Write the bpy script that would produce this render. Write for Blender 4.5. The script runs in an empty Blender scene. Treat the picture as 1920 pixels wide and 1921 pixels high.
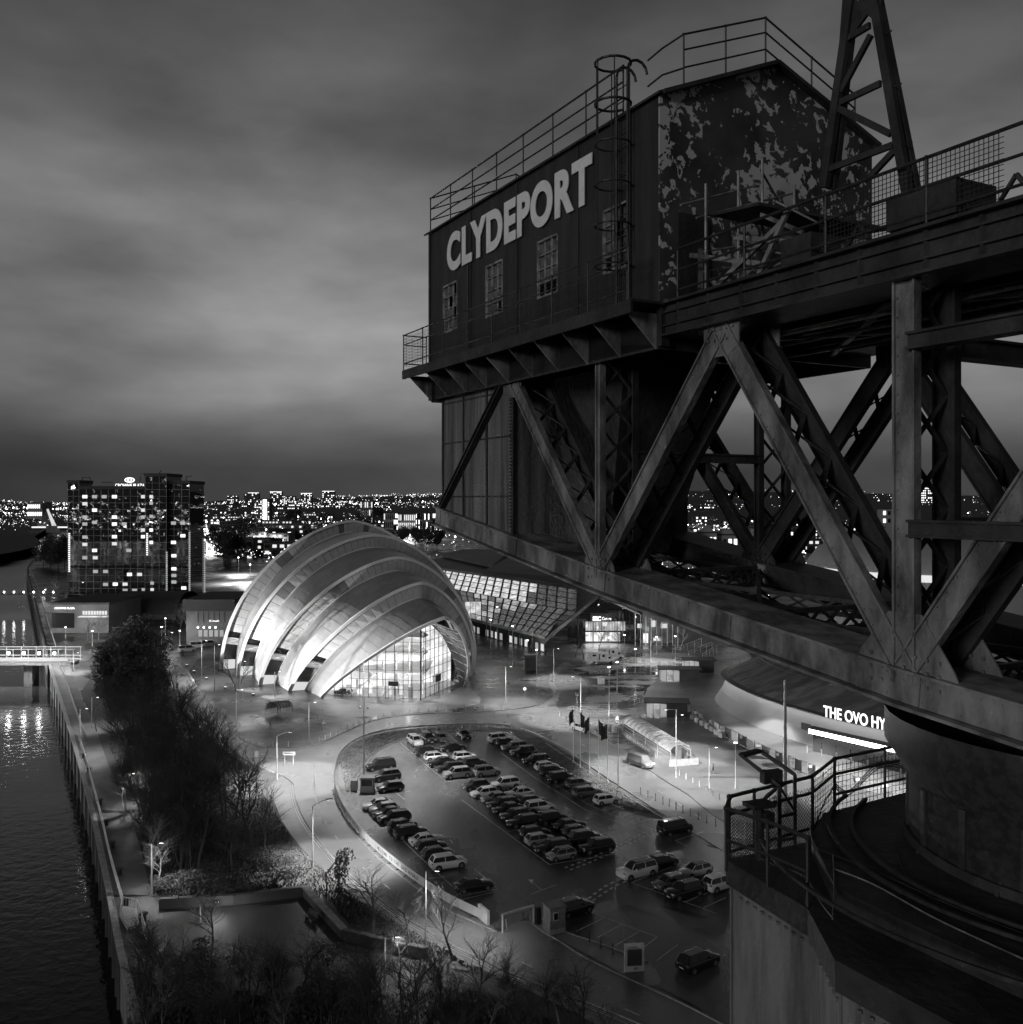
import bpy, math, random
from mathutils import Vector, Matrix
R = random.Random(7)
S = bpy.context.scene
COL = S.collection
V = Vector
F, HY, CZ = 1800.0, 938.0, 45.0          # focal length and horizon row in photo pixels, camera height

# ---------------------------------------------------------------- camera, world, light, exposure
cd = bpy.data.cameras.new('camera'); cam = bpy.data.objects.new('camera', cd); COL.objects.link(cam)
cam.location = (0, 0, CZ); cam.rotation_euler = (math.radians(90), 0, 0)
cd.sensor_width = 36; cd.lens = 36 * F / 1920; cd.shift_y = -(960.5 - HY) / 1920
cd.clip_start = 0.3; cd.clip_end = 20000
S.camera = cam
S.view_settings.view_transform = 'Standard'; S.view_settings.look = 'None'
S.view_settings.exposure = 0; S.view_settings.gamma = 1; S.view_settings.use_curve_mapping = False
S.render.engine = 'CYCLES'
S.cycles.use_denoising = True
S.cycles.max_bounces = 5; S.cycles.diffuse_bounces = 2; S.cycles.glossy_bounces = 3; S.cycles.transmission_bounces = 4
S.cycles.transparent_max_bounces = 8; S.cycles.sample_clamp_indirect = 3; S.cycles.sample_clamp_direct = 12
S.cycles.caustics_reflective = False; S.cycles.caustics_refractive = False
S.cycles.use_light_tree = True

W = bpy.data.worlds.new('World'); S.world = W; W.use_nodes = True
nt = W.node_tree; N = nt.nodes; L = nt.links; N.clear()
def wn(t, **k):
    n = N.new(t)
    for a, b in k.items(): setattr(n, a, b)
    return n
tc = wn('ShaderNodeTexCoord'); sep = wn('ShaderNodeSeparateXYZ'); L.new(tc.outputs['Generated'], sep.inputs[0])
ramp = wn('ShaderNodeValToRGB')          # cloud deck brightness by elevation: dull at the horizon, brightest a little above it
cr = ramp.color_ramp
pts = [(0.0, .02), (.47, .02), (.5, .048), (.515, .046), (.53, .075), (.552, .16), (.585, .20), (.62, .16), (.67, .10), (.74, .055), (1, .04)]
while len(cr.elements) < len(pts): cr.elements.new(.5)
for e, (p, c) in zip(cr.elements, pts): e.position = p; e.color = (c, c, c, 1)
mr = wn('ShaderNodeMath', operation='MULTIPLY_ADD'); L.new(sep.outputs[2], mr.inputs[0]); mr.inputs[1].default_value = .5; mr.inputs[2].default_value = .5
L.new(mr.outputs[0], ramp.inputs[0])
mp = wn('ShaderNodeMapping'); mp.inputs['Scale'].default_value = (1.25, 1.25, 3.2); mp.inputs['Rotation'].default_value = (0, .12, 0)
L.new(tc.outputs['Generated'], mp.inputs[0])
n1 = wn('ShaderNodeTexNoise'); n1.inputs['Scale'].default_value = 1.7; n1.inputs['Detail'].default_value = 5; n1.inputs['Roughness'].default_value = .46; n1.inputs['Distortion'].default_value = .3
mp.inputs['Location'].default_value = (1.35, .2, .6)
L.new(mp.outputs[0], n1.inputs[0])
m2 = wn('ShaderNodeMapRange'); m2.inputs[1].default_value = .33; m2.inputs[2].default_value = .67; m2.inputs[3].default_value = .5; m2.inputs[4].default_value = 1.45
L.new(n1.outputs[0], m2.inputs[0])
# the clouds are lit by the city below the centre of the view: a broad azimuth falloff
dotn = wn('ShaderNodeVectorMath', operation='DOT_PRODUCT'); L.new(tc.outputs['Generated'], dotn.inputs[0]); dotn.inputs[1].default_value = (-.17, .985, 0)
m3 = wn('ShaderNodeMapRange'); m3.inputs[1].default_value = .5; m3.inputs[2].default_value = 1; m3.inputs[3].default_value = .45; m3.inputs[4].default_value = 1.15
L.new(dotn.outputs['Value'], m3.inputs[0])
nf = wn('ShaderNodeTexNoise'); nf.inputs['Scale'].default_value = 7; nf.inputs['Detail'].default_value = 4; L.new(mp.outputs[0], nf.inputs[0])
mf = wn('ShaderNodeMapRange'); mf.inputs[1].default_value = .3; mf.inputs[2].default_value = .7; mf.inputs[3].default_value = .84; mf.inputs[4].default_value = 1.16; L.new(nf.outputs[0], mf.inputs[0])
mm_ = wn('ShaderNodeMath', operation='MULTIPLY'); L.new(m2.outputs[0], mm_.inputs[0]); L.new(mf.outputs[0], mm_.inputs[1])
mu = wn('ShaderNodeMath', operation='MULTIPLY'); L.new(mm_.outputs[0], mu.inputs[0]); L.new(m3.outputs[0], mu.inputs[1])
mu2 = wn('ShaderNodeVectorMath', operation='SCALE'); L.new(ramp.outputs[0], mu2.inputs[0]); L.new(mu.outputs[0], mu2.inputs['Scale'])
sky = wn('ShaderNodeTexSky', sky_type='NISHITA'); sky.sun_disc = False; sky.sun_elevation = math.radians(4); sky.sun_rotation = math.radians(220)
bw = wn('ShaderNodeRGBToBW'); L.new(sky.outputs[0], bw.inputs[0])
bsk = wn('ShaderNodeMath', operation='MULTIPLY'); L.new(bw.outputs[0], bsk.inputs[0]); bsk.inputs[1].default_value = .004
ad = wn('ShaderNodeVectorMath', operation='ADD'); L.new(mu2.outputs[0], ad.inputs[0]); L.new(bsk.outputs[0], ad.inputs[1])
bg = wn('ShaderNodeBackground'); L.new(ad.outputs[0], bg.inputs[0]); bg.inputs[1].default_value = 1.04
wo = wn('ShaderNodeOutputWorld'); L.new(bg.outputs[0], wo.inputs[0])

sl = bpy.data.lights.new('sun', 'SUN'); sl.energy = .62; sl.angle = math.radians(14)
so = bpy.data.objects.new('sun', sl); COL.objects.link(so)
so.rotation_euler = V((.66, .72, -.17)).to_track_quat('-Z', 'Y').to_euler()

# ---------------------------------------------------------------- helpers
ORG = V((0, 0, 0))
def G(x, y, z=0.0):                        # photo pixel -> point on the level plane z
    t = F * (CZ - z) / (y - HY)
    return V(((x - 960) / F * t, t, z))
TH = math.radians(28.4)
D1 = V((-math.sin(TH), math.cos(TH), 0)); D2 = V((math.cos(TH), math.sin(TH), 0)); Z = V((0, 0, 1))
def C3(u, v, z): return D1 * u + D2 * v + V((0, 0, CZ + z))      # crane frame: u along the jib, v across it, z from eye level
def U(x, y, v):                            # photo pixel -> point on the crane's vertical plane v
    a = (x - 960) / F
    t = v / (a * math.cos(TH) + math.sin(TH))
    return V((a * t, t, CZ + t * (HY - y) / F))
def PZ(x, y, Y):                           # photo pixel -> point at depth Y
    return V(((x - 960) / F * Y, Y, CZ + (HY - y) / F * Y))

class MB:
    def __init__(s): s.v = []; s.f = []; s.mi = []; s.cm = 0
    def face(s, pts):
        n = len(s.v); s.v += [tuple(p) for p in pts]; s.f.append(tuple(range(n, n + len(pts)))); s.mi.append(s.cm)
    def add(s, vs, fs):
        n = len(s.v); s.v += [tuple(p) for p in vs]
        for f in fs: s.f.append(tuple(i + n for i in f)); s.mi.append(s.cm)
    def hexa(s, b, t):                     # b,t: four points each
        s.add(list(b) + list(t), [(3, 2, 1, 0), (4, 5, 6, 7), (0, 1, 5, 4), (1, 2, 6, 5), (2, 3, 7, 6), (3, 0, 4, 7)])
    def box(s, c, d, rz=0.0):
        c = V(c); x, y, z = d[0] / 2, d[1] / 2, d[2] / 2; ca, sa = math.cos(rz), math.sin(rz)
        def q(i, j, k): return V((c.x + i * ca - j * sa, c.y + i * sa + j * ca, c.z + k))
        s.hexa([q(-x, -y, -z), q(x, -y, -z), q(x, y, -z), q(-x, y, -z)], [q(-x, -y, z), q(x, -y, z), q(x, y, z), q(-x, y, z)])
    def beam(s, p, q, w, h, up=Z):         # w: thickness along side, h: thickness along up
        p = V(p); q = V(q); d = (q - p)
        if d.length < 1e-5: return
        d.normalize(); up = V(up); sd = d.cross(up)
        if sd.length < 1e-3: sd = d.cross(V((1, 0, 0)))
        sd.normalize(); u2 = sd.cross(d); a = sd * w / 2; b = u2 * h / 2
        s.hexa([p - a - b, p + a - b, p + a + b, p - a + b], [q - a - b, q + a - b, q + a + b, q - a + b])
    def tube(s, p, q, r, n=6, r2=None, cap=True):
        p = V(p); q = V(q); d = q - p
        if d.length < 1e-5: return
        d.normalize(); r2 = r if r2 is None else r2
        a = d.cross(Z if abs(d.z) < .95 else V((1, 0, 0))).normalized(); b = d.cross(a)
        k = len(s.v)
        for (c, rr) in ((p, r), (q, r2)):
            for i in range(n):
                t = 2 * math.pi * i / n; s.v.append(tuple(c + a * math.cos(t) * rr + b * math.sin(t) * rr))
        for i in range(n): s.f.append((k + i, k + (i + 1) % n, k + n + (i + 1) % n, k + n + i)); s.mi.append(s.cm)
        if cap: s.f.append(tuple(range(k + n - 1, k - 1, -1))); s.f.append(tuple(range(k + n, k + 2 * n))); s.mi += [s.cm] * 2
    def path(s, pts, r, n=6):
        for a, b in zip(pts, pts[1:]): s.tube(a, b, r, n)
    def prism(s, pts, vec):                # polygon extruded
        pts = [V(p) for p in pts]; n = len(pts); vec = V(vec)
        s.add(pts + [p + vec for p in pts], [tuple(range(n - 1, -1, -1)), tuple(range(n, 2 * n))] + [(i, (i + 1) % n, n + (i + 1) % n, n + i) for i in range(n)])
    def loft(s, rows, close=False):
        k = len(s.v); m = len(rows[0])
        for r in rows: s.v += [tuple(p) for p in r]
        for i in range(len(rows) - 1):
            for j in range(m if close else m - 1):
                s.f.append((k + i * m + j, k + i * m + (j + 1) % m, k + (i + 1) * m + (j + 1) % m, k + (i + 1) * m + j)); s.mi.append(s.cm)
    def ball(s, c, r, n=8, m=5, sq=1.0):
        rows = [[V(c) + V((math.cos(2 * math.pi * j / n) * math.cos(t) * r, math.sin(2 * math.pi * j / n) * math.cos(t) * r, math.sin(t) * r * sq)) for j in range(n)]
                for t in [(-.5 + i / m) * math.pi * .999 for i in range(m + 1)]]
        s.loft(rows, True)
    def mesh(s, name, mats, smooth=False, org=None):
        o = ORG if org is None else org
        me = bpy.data.meshes.new(name)
        me.from_pydata([(a - o.x, b - o.y, c - o.z) for a, b, c in s.v], [], s.f)
        for m in (mats if isinstance(mats, (list, tuple)) else [mats]): me.materials.append(m)
        if isinstance(mats, (list, tuple)): me.polygons.foreach_set('material_index', s.mi)
        if smooth: me.polygons.foreach_set('use_smooth', [True] * len(me.polygons))
        me.update(); return me
    def build(s, name, mats, parent=None, smooth=False, org=None, kind=None, label=None):
        ob = bpy.data.objects.new(name, s.mesh(name, mats, smooth, org)); COL.objects.link(ob)
        if parent: ob.parent = parent
        if kind: ob['kind'] = kind
        if label: ob['label'] = label
        return ob

def tag(o, label, cat, group=None):
    o['label'] = label; o['category'] = cat
    if group: o['group'] = group
    return o
def thing(name, label, cat, loc=(0, 0, 0), rz=0.0, group=None):
    global ORG
    o = bpy.data.objects.new(name, None); COL.objects.link(o); o.empty_display_size = .5
    o.location = loc; o.rotation_euler = (0, 0, rz); ORG = V(loc) if rz == 0 else V((0, 0, 0))
    return tag(o, label, cat, group)
def inst(name, me, parent, loc=(0, 0, 0), rot=(0, 0, 0), label=None):
    o = bpy.data.objects.new(name, me); COL.objects.link(o); o.parent = parent; o.location = loc; o.rotation_euler = rot
    if label: o['label'] = label
    return o
KIDS = {}
def kids(o):
    if not KIDS or o.name not in KIDS: 
        KIDS.clear()
        for c in bpy.data.objects:
            if c.parent: KIDS.setdefault(c.parent.name, []).append(c)
        KIDS.setdefault(o.name, [])
    return KIDS.get(o.name, [])
def dup(o, loc, rz=0.0, label=None, sc=None, parent=None):
    c = o.copy(); COL.objects.link(c); c.parent = parent
    if parent is None:
        c.location = loc; c.rotation_euler = (0, 0, rz)
        if label: c['label'] = label
        if sc: c.scale = (sc, sc, sc) if not isinstance(sc, tuple) else sc
    for ch in TREE.get(o.name, ()): 
        d = ch.copy(); COL.objects.link(d); d.parent = c
        for g in TREE.get(ch.name, ()):
            e = g.copy(); COL.objects.link(e); e.parent = d
    return c
TREE = {}
def reg(o):                                 # remember a prototype's parts before copying it
    for c in [x for x in bpy.data.objects if x.parent == o]:
        TREE.setdefault(o.name, []).append(c)
        for g in [x for x in bpy.data.objects if x.parent == c]: TREE.setdefault(c.name, []).append(g)

# ---------------------------------------------------------------- materials (a black and white night: every colour is a grey)
def M(name, c, rough=.6, metal=0.0, c2=None, scale=1.0, stretch=(1, 1, 1), bump=0.0, lo=.42, hi=.58, detail=6, spec=.5, rough2=None, coat=0, alpha=None, bscale=None):
    m = bpy.data.materials.new(name); m.use_nodes = True
    t = m.node_tree; b = t.nodes['Principled BSDF']; k = t.links
    b.inputs['Base Color'].default_value = (c, c, c, 1); b.inputs['Roughness'].default_value = rough
    b.inputs['Metallic'].default_value = metal; b.inputs['Specular IOR Level'].default_value = spec; b.inputs['Coat Weight'].default_value = coat
    if alpha is not None: b.inputs['Alpha'].default_value = alpha
    if c2 is not None or bump or rough2 is not None:
        tx = t.nodes.new('ShaderNodeTexCoord'); mp = t.nodes.new('ShaderNodeMapping'); mp.inputs['Scale'].default_value = stretch
        k.new(tx.outputs['Object'], mp.inputs[0])
        no = t.nodes.new('ShaderNodeTexNoise'); no.inputs['Scale'].default_value = scale; no.inputs['Detail'].default_value = detail; no.inputs['Roughness'].default_value = .62
        k.new(mp.outputs[0], no.inputs[0])
        mr = t.nodes.new('ShaderNodeMapRange'); mr.inputs[1].default_value = lo; mr.inputs[2].default_value = hi; k.new(no.outputs[0], mr.inputs[0])
        if c2 is not None:
            mx = t.nodes.new('ShaderNodeMix'); mx.data_type = 'FLOAT'; mx.inputs[2].default_value = c; mx.inputs[3].default_value = c2
            k.new(mr.outputs[0], mx.inputs[0]); k.new(mx.outputs[0], b.inputs['Base Color'])
        if rough2 is not None:
            mx = t.nodes.new('ShaderNodeMix'); mx.data_type = 'FLOAT'; mx.inputs[2].default_value = rough; mx.inputs[3].default_value = rough2
            k.new(mr.outputs[0], mx.inputs[0]); k.new(mx.outputs[0], b.inputs['Roughness'])
        if bump:
            n2 = t.nodes.new('ShaderNodeTexNoise'); n2.inputs['Scale'].default_value = bscale or scale * 5; n2.inputs['Detail'].default_value = 4; k.new(tx.outputs['Object'], n2.inputs[0])
            bp = t.nodes.new('ShaderNodeBump'); bp.inputs['Strength'].default_value = bump; bp.inputs['Distance'].default_value = .05
            k.new(n2.outputs[0], bp.inputs['Height']); k.new(bp.outputs[0], b.inputs['Normal'])
    return m
def EM(name, s, sample=True, c2=None, scale=1.0, lo=.4, hi=.6):
    m = bpy.data.materials.new(name); m.use_nodes = True; t = m.node_tree; b = t.nodes['Principled BSDF']
    b.inputs['Base Color'].default_value = (.05, .05, .05, 1); b.inputs['Roughness'].default_value = .15
    b.inputs['Emission Color'].default_value = (1, 1, 1, 1); b.inputs['Emission Strength'].default_value = s
    if c2 is not None:
        tx = t.nodes.new('ShaderNodeTexCoord'); no = t.nodes.new('ShaderNodeTexNoise'); no.inputs['Scale'].default_value = scale; no.inputs['Detail'].default_value = 4
        t.links.new(tx.outputs['Object'], no.inputs[0])
        mr = t.nodes.new('ShaderNodeMapRange'); mr.inputs[1].default_value = lo; mr.inputs[2].default_value = hi; mr.inputs[3].default_value = s; mr.inputs[4].default_value = c2
        t.links.new(no.outputs[0], mr.inputs[0]); t.links.new(mr.outputs[0], b.inputs['Emission Strength'])
    if not sample: m.cycles.emission_sampling = 'NONE'
    return m
asphalt = M('wet_asphalt', .018, .5, c2=.042, scale=.09, rough2=.22, bump=.12, lo=.38, hi=.62, bscale=6)  # wetness and the weaker light off the roads both put into its colour
roadm = M('road_asphalt', .11, .42, c2=.19, scale=.07, rough2=.2, bump=.1, lo=.35, hi=.65, bscale=5)  # colour paled to carry the stronger light on the roads
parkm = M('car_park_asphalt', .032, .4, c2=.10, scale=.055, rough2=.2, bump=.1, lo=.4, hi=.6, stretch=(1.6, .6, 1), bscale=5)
pave = M('paving', .10, .5, c2=.2, scale=.08, rough2=.35, bump=.1, lo=.35, hi=.65, bscale=4)
wetp = M('wet_plaza', .025, .05, c2=.24, scale=.13, rough2=.3, bump=.12, lo=.46, hi=.54, stretch=(.6, 1, 1), bscale=2.2)
grassm = M('turf', .03, .9, c2=.075, scale=.5, bump=.9, lo=.4, hi=.62, bscale=3)
earth = M('ground_earth', .016, .9, c2=.04, scale=.3, bump=1.0, lo=.35, hi=.65, bscale=2)
kerbm = M('kerb_stone', .35, .7, c2=.25, scale=2)
paint = M('road_paint', .75, .6, c2=.35, scale=1.2, lo=.5, hi=.75)
patch = M('tar_patch', .018, .35)
white = M('white_paint', .75, .45, c2=.6, scale=1.5)
lgrey = M('light_grey_paint', .42, .5, c2=.33, scale=2)
galv = M('galvanised_steel', .5, .35, .6, c2=.4, scale=3)
dmetal = M('dark_metal', .03, .45, .3)
blackm = M('black_rubber', .012, .7)
concrete = M('concrete', .2, .8, c2=.12, scale=.6, bump=.3)
stone = M('quay_stone', .16, .85, c2=.07, scale=.5, stretch=(1, 1, .35), bump=.7, bscale=2.5)
darkwall = M('dark_wall', .05, .7, c2=.035, scale=.4)
# crane paint: dark, streaked with rust and grime
crane_wall = M('crane_house_paint', .045, .55, c2=.022, scale=1.4, stretch=(2.2, 2.2, .28), bump=.35, lo=.35, hi=.65, bscale=9)
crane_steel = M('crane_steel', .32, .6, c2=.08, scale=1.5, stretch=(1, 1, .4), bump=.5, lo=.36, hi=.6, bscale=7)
crane_dark = M('crane_dark_shaded_steel', .05, .6, c2=.02, scale=1.2, bump=.5, lo=.38, hi=.6, bscale=7)  # dark copy of the steel: shade of far and inner members put into colour
crane_box = M('crane_plated_box', .24, .6, c2=.07, scale=1.1, stretch=(2.4, 2.4, .14), bump=.4, lo=.36, hi=.62, bscale=8)
crane_rail = M('crane_handrail', .02, .55, c2=.04, scale=6)
tower_face = M('tower_face_paint', .22, .65, c2=.08, scale=.9, stretch=(2, 2, .3), bump=.5, lo=.38, hi=.62, bscale=8)
signw = M('sign_letter_paint', .9, .5, c2=.7, scale=3, lo=.5, hi=.75)
pipe_l = M('pale_pipe', .3, .5, c2=.15, scale=3)
# ================================================================= THE CRANE
crane = thing('cantilever_crane', 'huge dark riveted hammerhead crane with a white-lettered machine house on its jib', 'crane', (0, 0, 0))
GLY = {}
def text_mesh(s, size, extrude, shear=0.0, offset=0.0, space=1.0):
    k = (s, size, extrude, shear, offset, space)
    if k not in GLY:
        cu = bpy.data.curves.new('lettering', 'FONT'); cu.body = s; cu.size = size; cu.extrude = extrude; cu.shear = shear; cu.offset = offset
        cu.space_character = space; cu.align_x = 'LEFT'; cu.resolution_u = 7 if len(s) < 10 and 'CLYDEPORT'.startswith(s) or s in 'CLYDEPORT' else 3
        ob = bpy.data.objects.new('lettering', cu)
        me = bpy.data.meshes.new_from_object(ob)
        w = max((v.co.x for v in me.vertices), default=0) ; x0 = min((v.co.x for v in me.vertices), default=0)
        bpy.data.objects.remove(ob); bpy.data.curves.remove(cu)
        GLY[k] = (me, x0, w)
    me, x0, w = GLY[k]
    return me.copy(), x0, w
def place_text(name, s, size, mat, parent, origin, xdir, zdir, extrude=.02, shear=0.0, offset=0.0, space=1.0, width=None, height=None, split=False, label=None):
    """flat lettering standing on a surface: origin = lower left, xdir = reading direction, zdir = up"""
    xd = V(xdir).normalized(); zd = V(zdir).normalized(); nd = xd.cross(zd)
    def put(me, nm, off, sx, sy, lab=None):
        me.materials.clear(); me.materials.append(mat)
        mt = Matrix((( xd.x * sx, zd.x * sy, nd.x, 0), (xd.y * sx, zd.y * sy, nd.y, 0), (xd.z * sx, zd.z * sy, nd.z, 0), (0, 0, 0, 1)))
        o = bpy.data.objects.new(nm, me); COL.objects.link(o); o.parent = parent
        lo = V(origin) + xd * off
        if parent is not None: lo = lo - ORG
        me.transform(mt); o.location = lo
        if lab: o['label'] = lab
        return o
    me, x0, x1 = text_mesh(s, size, extrude, shear, offset, space)
    h = max(v.co.y for v in me.vertices) or 1
    sx = width / (x1 - x0) if width else 1; sy = height / h if height else 1
    if not split: return put(me, name, -x0 * sx, sx, sy, label)
    bpy.data.meshes.remove(me); outs = []
    for i, ch in enumerate(s):
        if ch == ' ': continue
        pre, a, b = text_mesh(s[:i + 1], size, extrude, shear, offset, space); bpy.data.meshes.remove(pre)
        one, c, d = text_mesh(ch, size, extrude, shear, offset, space)
        outs.append(put(one, name, (b - d - x0) * sx, sx, sy))
    return outs
NV, FV = (12.0, 12.9), (16.7, 17.6)         # near and far truss: outer and inner faces
def lace(b, p0, p1, q0, q1, n, w=.07, cross=True):
    """zig-zag lacing between the line p0-p1 and the line q0-q1"""
    for i in range(n):
        a, c = i / n, (i + 1) / n
        P, Q = p0.lerp(p1, a), q0.lerp(q1, c)
        b.beam(P, Q, w, w * .5)
        if cross: b.beam(q0.lerp(q1, a), p0.lerp(p1, c), w, w * .5)
def member(name, A, B, wv, w, n, mat, cross=True, pair=True):
    """built-up truss member: two flanged plates wv apart, laced together. A,B are (u,z)"""
    va, vb = wv
    for k, vv in enumerate((va, vb)):
        m = MB(); p, q = C3(A[0], vv, A[1]), C3(B[0], vv, B[1])
        ax = (q - p).normalized(); sd = ax.cross(D2).normalized()
        m.beam(p, q, .05, w, up=sd)
        for s in (-1, 1):                    # flange angles along both edges
            m.beam(p + sd * s * (w / 2), q + sd * s * (w / 2), .16, .035, up=sd)
            cnt = int((q - p).length / .28)
            if vv in NV[:1] and s == 1:
                for j in range(1, cnt):      # rivet heads in rows along the outer plate
                    c = p.lerp(q, j / cnt)
                    for e in (-.38, .38): m.box(c + sd * e * w - D2 * .035, (.03, .03, .03), TH)
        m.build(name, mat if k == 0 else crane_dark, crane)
    if pair:
        for j in range(n):
            m = MB(); a, c = j / n, (j + 1) / n
            l = lambda vv, t: C3(A[0] + (B[0] - A[0]) * t, vv, A[1] + (B[1] - A[1]) * t)
            m.beam(l(va, a), l(vb, c), .09, .03)
            if cross: m.beam(l(vb, a), l(va, c), .09, .03)
            m.build('lacing_bar', crane_dark, crane)
def chordz(u):
    P = [(30, -.1), (26.8, -.44), (18, -1.74), (9.8, -2.74), (5, -3.15), (-6, -3.5)]
    for (a, za), (b, zb) in zip(P, P[1:]):
        if a >= u >= b: return za + (zb - za) * (a - u) / (a - b)
    return P[-1][1]
TOPZ = 3.3
BN = (18.0, 9.8, 1.4); TN = (22.1, 13.9, 5.7)
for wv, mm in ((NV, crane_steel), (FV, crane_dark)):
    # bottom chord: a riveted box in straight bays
    us = (26.95, 22.1, 18.0, 13.9, 9.8, 5.7, 1.4, -6)
    for a, b in zip(us, us[1:]):
        m = MB(); pa, pb = C3(a, sum(wv) / 2, chordz(a) - .05), C3(b, sum(wv) / 2, chordz(b) - .05)
        m.beam(pa, pb, wv[1] - wv[0] + .1, .46)
        m.beam(pa - Z * .27, pb - Z * .27, wv[1] - wv[0] + .42, .05)
        m.beam(pa + Z * .26, pb + Z * .26, wv[1] - wv[0] + .3, .04)
        cnt = int((pb - pa).length / .3)
        if wv is NV:
            for j in range(cnt):
                for e in (-.16, .16): m.box(pa.lerp(pb, j / cnt) - D2 * .5 + Z * e, (.03, .03, .03), TH)
        m.build('bottom_chord', mm, crane)
        m = MB(); m.beam(pa.lerp(pb, .0) - D2 * .5, pa.lerp(pb, .07) - D2 * .5, .06, .44); m.build('splice_plate', crane_steel, crane)
    # diagonals
    ns = [(22.1, 18.0), (18.0, 13.9), (13.9, 9.8), (9.8, 5.7), (5.7, 1.4)]
    for a, b in ns:
        ta, tb = (a in TN), (b in TN)
        A = (a, TOPZ - .1 if ta else chordz(a) + .2); B = (b, TOPZ - .1 if tb else chordz(b) + .2)
        member('diagonal', A, B, wv, .36 if a < 20 else .32, 7, mm)
    member('column', (18.0, chordz(18)), (18.0, TOPZ), wv, .16, 6, mm)
    member('column', (9.8, chordz(9.8)), (9.8, TOPZ + .02), wv, .36, 7, mm)
    member('column', (1.4, chordz(1.4)), (1.4, TOPZ), wv, .3, 6, mm)
    member('tie_bar', (26.55, -.2), (22.5, TOPZ - .1), (wv[0] - .06, wv[0] + .1), .13, 1, crane_dark, pair=False)
    # gusset plates at the joints
    for vv in (wv[0] - .04, wv[1] + .04):
        for u in BN:
            z = chordz(u); s = .62 if u > 12 else .92
            m = MB(); m.prism([C3(u - s, vv, z + .12), C3(u - s * .9, vv, z + .3), C3(u - s * .32, vv, z + s * 1.15), C3(u + s * .32, vv, z + s * 1.15), C3(u + s * .9, vv, z + .42), C3(u + s, vv, z + .2), C3(u + s, vv, z - .2), C3(u - s, vv, z - .25)], D2 * .03)
            for i in range(-3, 4):
                for j in range(3): m.box(C3(u + i * s * .22, vv - .02, z + .05 + j * .2 - abs(i) * .02), (.05, .05, .05), TH)
            m.build('gusset_plate', mm, crane)
        for u in TN:
            m = MB(); m.prism([C3(u - .5, vv, TOPZ + .05), C3(u + .5, vv, TOPZ + .05), C3(u + .48, vv, TOPZ - .45), C3(u + .2, vv, TOPZ - .62), C3(u - .2, vv, TOPZ - .62), C3(u - .48, vv, TOPZ - .45)], D2 * .03)
            for i in range(-2, 3):
                for j in range(2): m.box(C3(u + i * .17, vv - .02, TOPZ - .1 - j * .2), (.045, .045, .045), TH)
            m.build('gusset_plate', mm, crane)
    # top girder along the deck edge
    for a, b in ((15.5, 9.8), (9.8, 1.4), (1.4, -6)):
        m = MB(); c = sum(wv) / 2 - .1
        m.beam(C3(a, c, 3.62), C3(b, c, 3.62), .9, .6); m.beam(C3(a, c, 3.94), C3(b, c, 3.94), 1.2, .05); m.beam(C3(a, c, 3.3), C3(b, c, 3.3), 1.15, .05)
        for j in range(int((a - b) / .9)):
            m.beam(C3(a - .45 - j * .9, c - .46, 3.34), C3(a - .45 - j * .9, c - .46, 3.9), .05, .1)
        for z_ in (3.5, 3.76): m.beam(C3(a, c - .47, z_), C3(b, c - .47, z_), .1, .035)
        m.build('top_girder', crane_dark, crane)
        m = MB(); m.beam(C3(a, c + .75, 3.5), C3(b, c + .75, 3.5), .2, .3); m.build('inner_girder', crane_dark, crane)
# cross struts joining the two trusses, and lateral bracing at the bottom
def strut(A, B, w, h, mat=crane_dark, name='cross_strut'):
    m = MB(); m.beam(C3(*A), C3(*B), w, h); m.beam(C3(A[0], A[1], A[2] + h / 2), C3(B[0], B[1], B[2] + h / 2), w * 1.6, .04)
    m.beam(C3(A[0], A[1], A[2] - h / 2), C3(B[0], B[1], B[2] - h / 2), w * 1.6, .04); m.build(name, mat, crane)
for u in (9.8,):
    strut((u, 12.9, -.42), (u, 16.7, -.42), .25, .26); strut((u, 12.9, 2.35), (u, 16.7, 2.35), .25, .28)
    strut((u - .1, 12.0, -.42), (u - 4.5, 12.0, -.42), .18, .22); strut((u - .1, 12.0, 2.35), (u - 4.5, 12.0, 2.35), .2, .22)
strut((18, 12.9, 1.0), (18, 16.7, 1.0), .14, .18)
def lattice(p0, p1, h, n, mat=crane_dark, name='bottom_lattice'):
    m = MB(); m.beam(p0, p1, .1, .09); m.beam(p0 + Z * h, p1 + Z * h, .1, .09)
    for i in range(n):
        a, c = p0.lerp(p1, i / n), p0.lerp(p1, (i + 1) / n)
        m.beam(a, c + Z * h, .06, .05); m.beam(a + Z * h, c, .06, .05)
    m.build(name, mat, crane)
for u in (18.0, 13.9, 9.8, 5.7):
    z = chordz(u); lattice(C3(u, 12.9, z - .35), C3(u, 16.7, z - .35), .42, 7)
for a, b in ((22.1, 18), (18, 13.9), (13.9, 9.8), (9.8, 5.7)):
    lattice(C3(a, 12.95, chordz(a) - .3), C3(b, 16.65, chordz(b) - .3), .3, 10, name='lateral_brace')
    lattice(C3(a, 16.65, chordz(a) - .3), C3(b, 12.95, chordz(b) - .3), .3, 10, name='lateral_brace')
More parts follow.
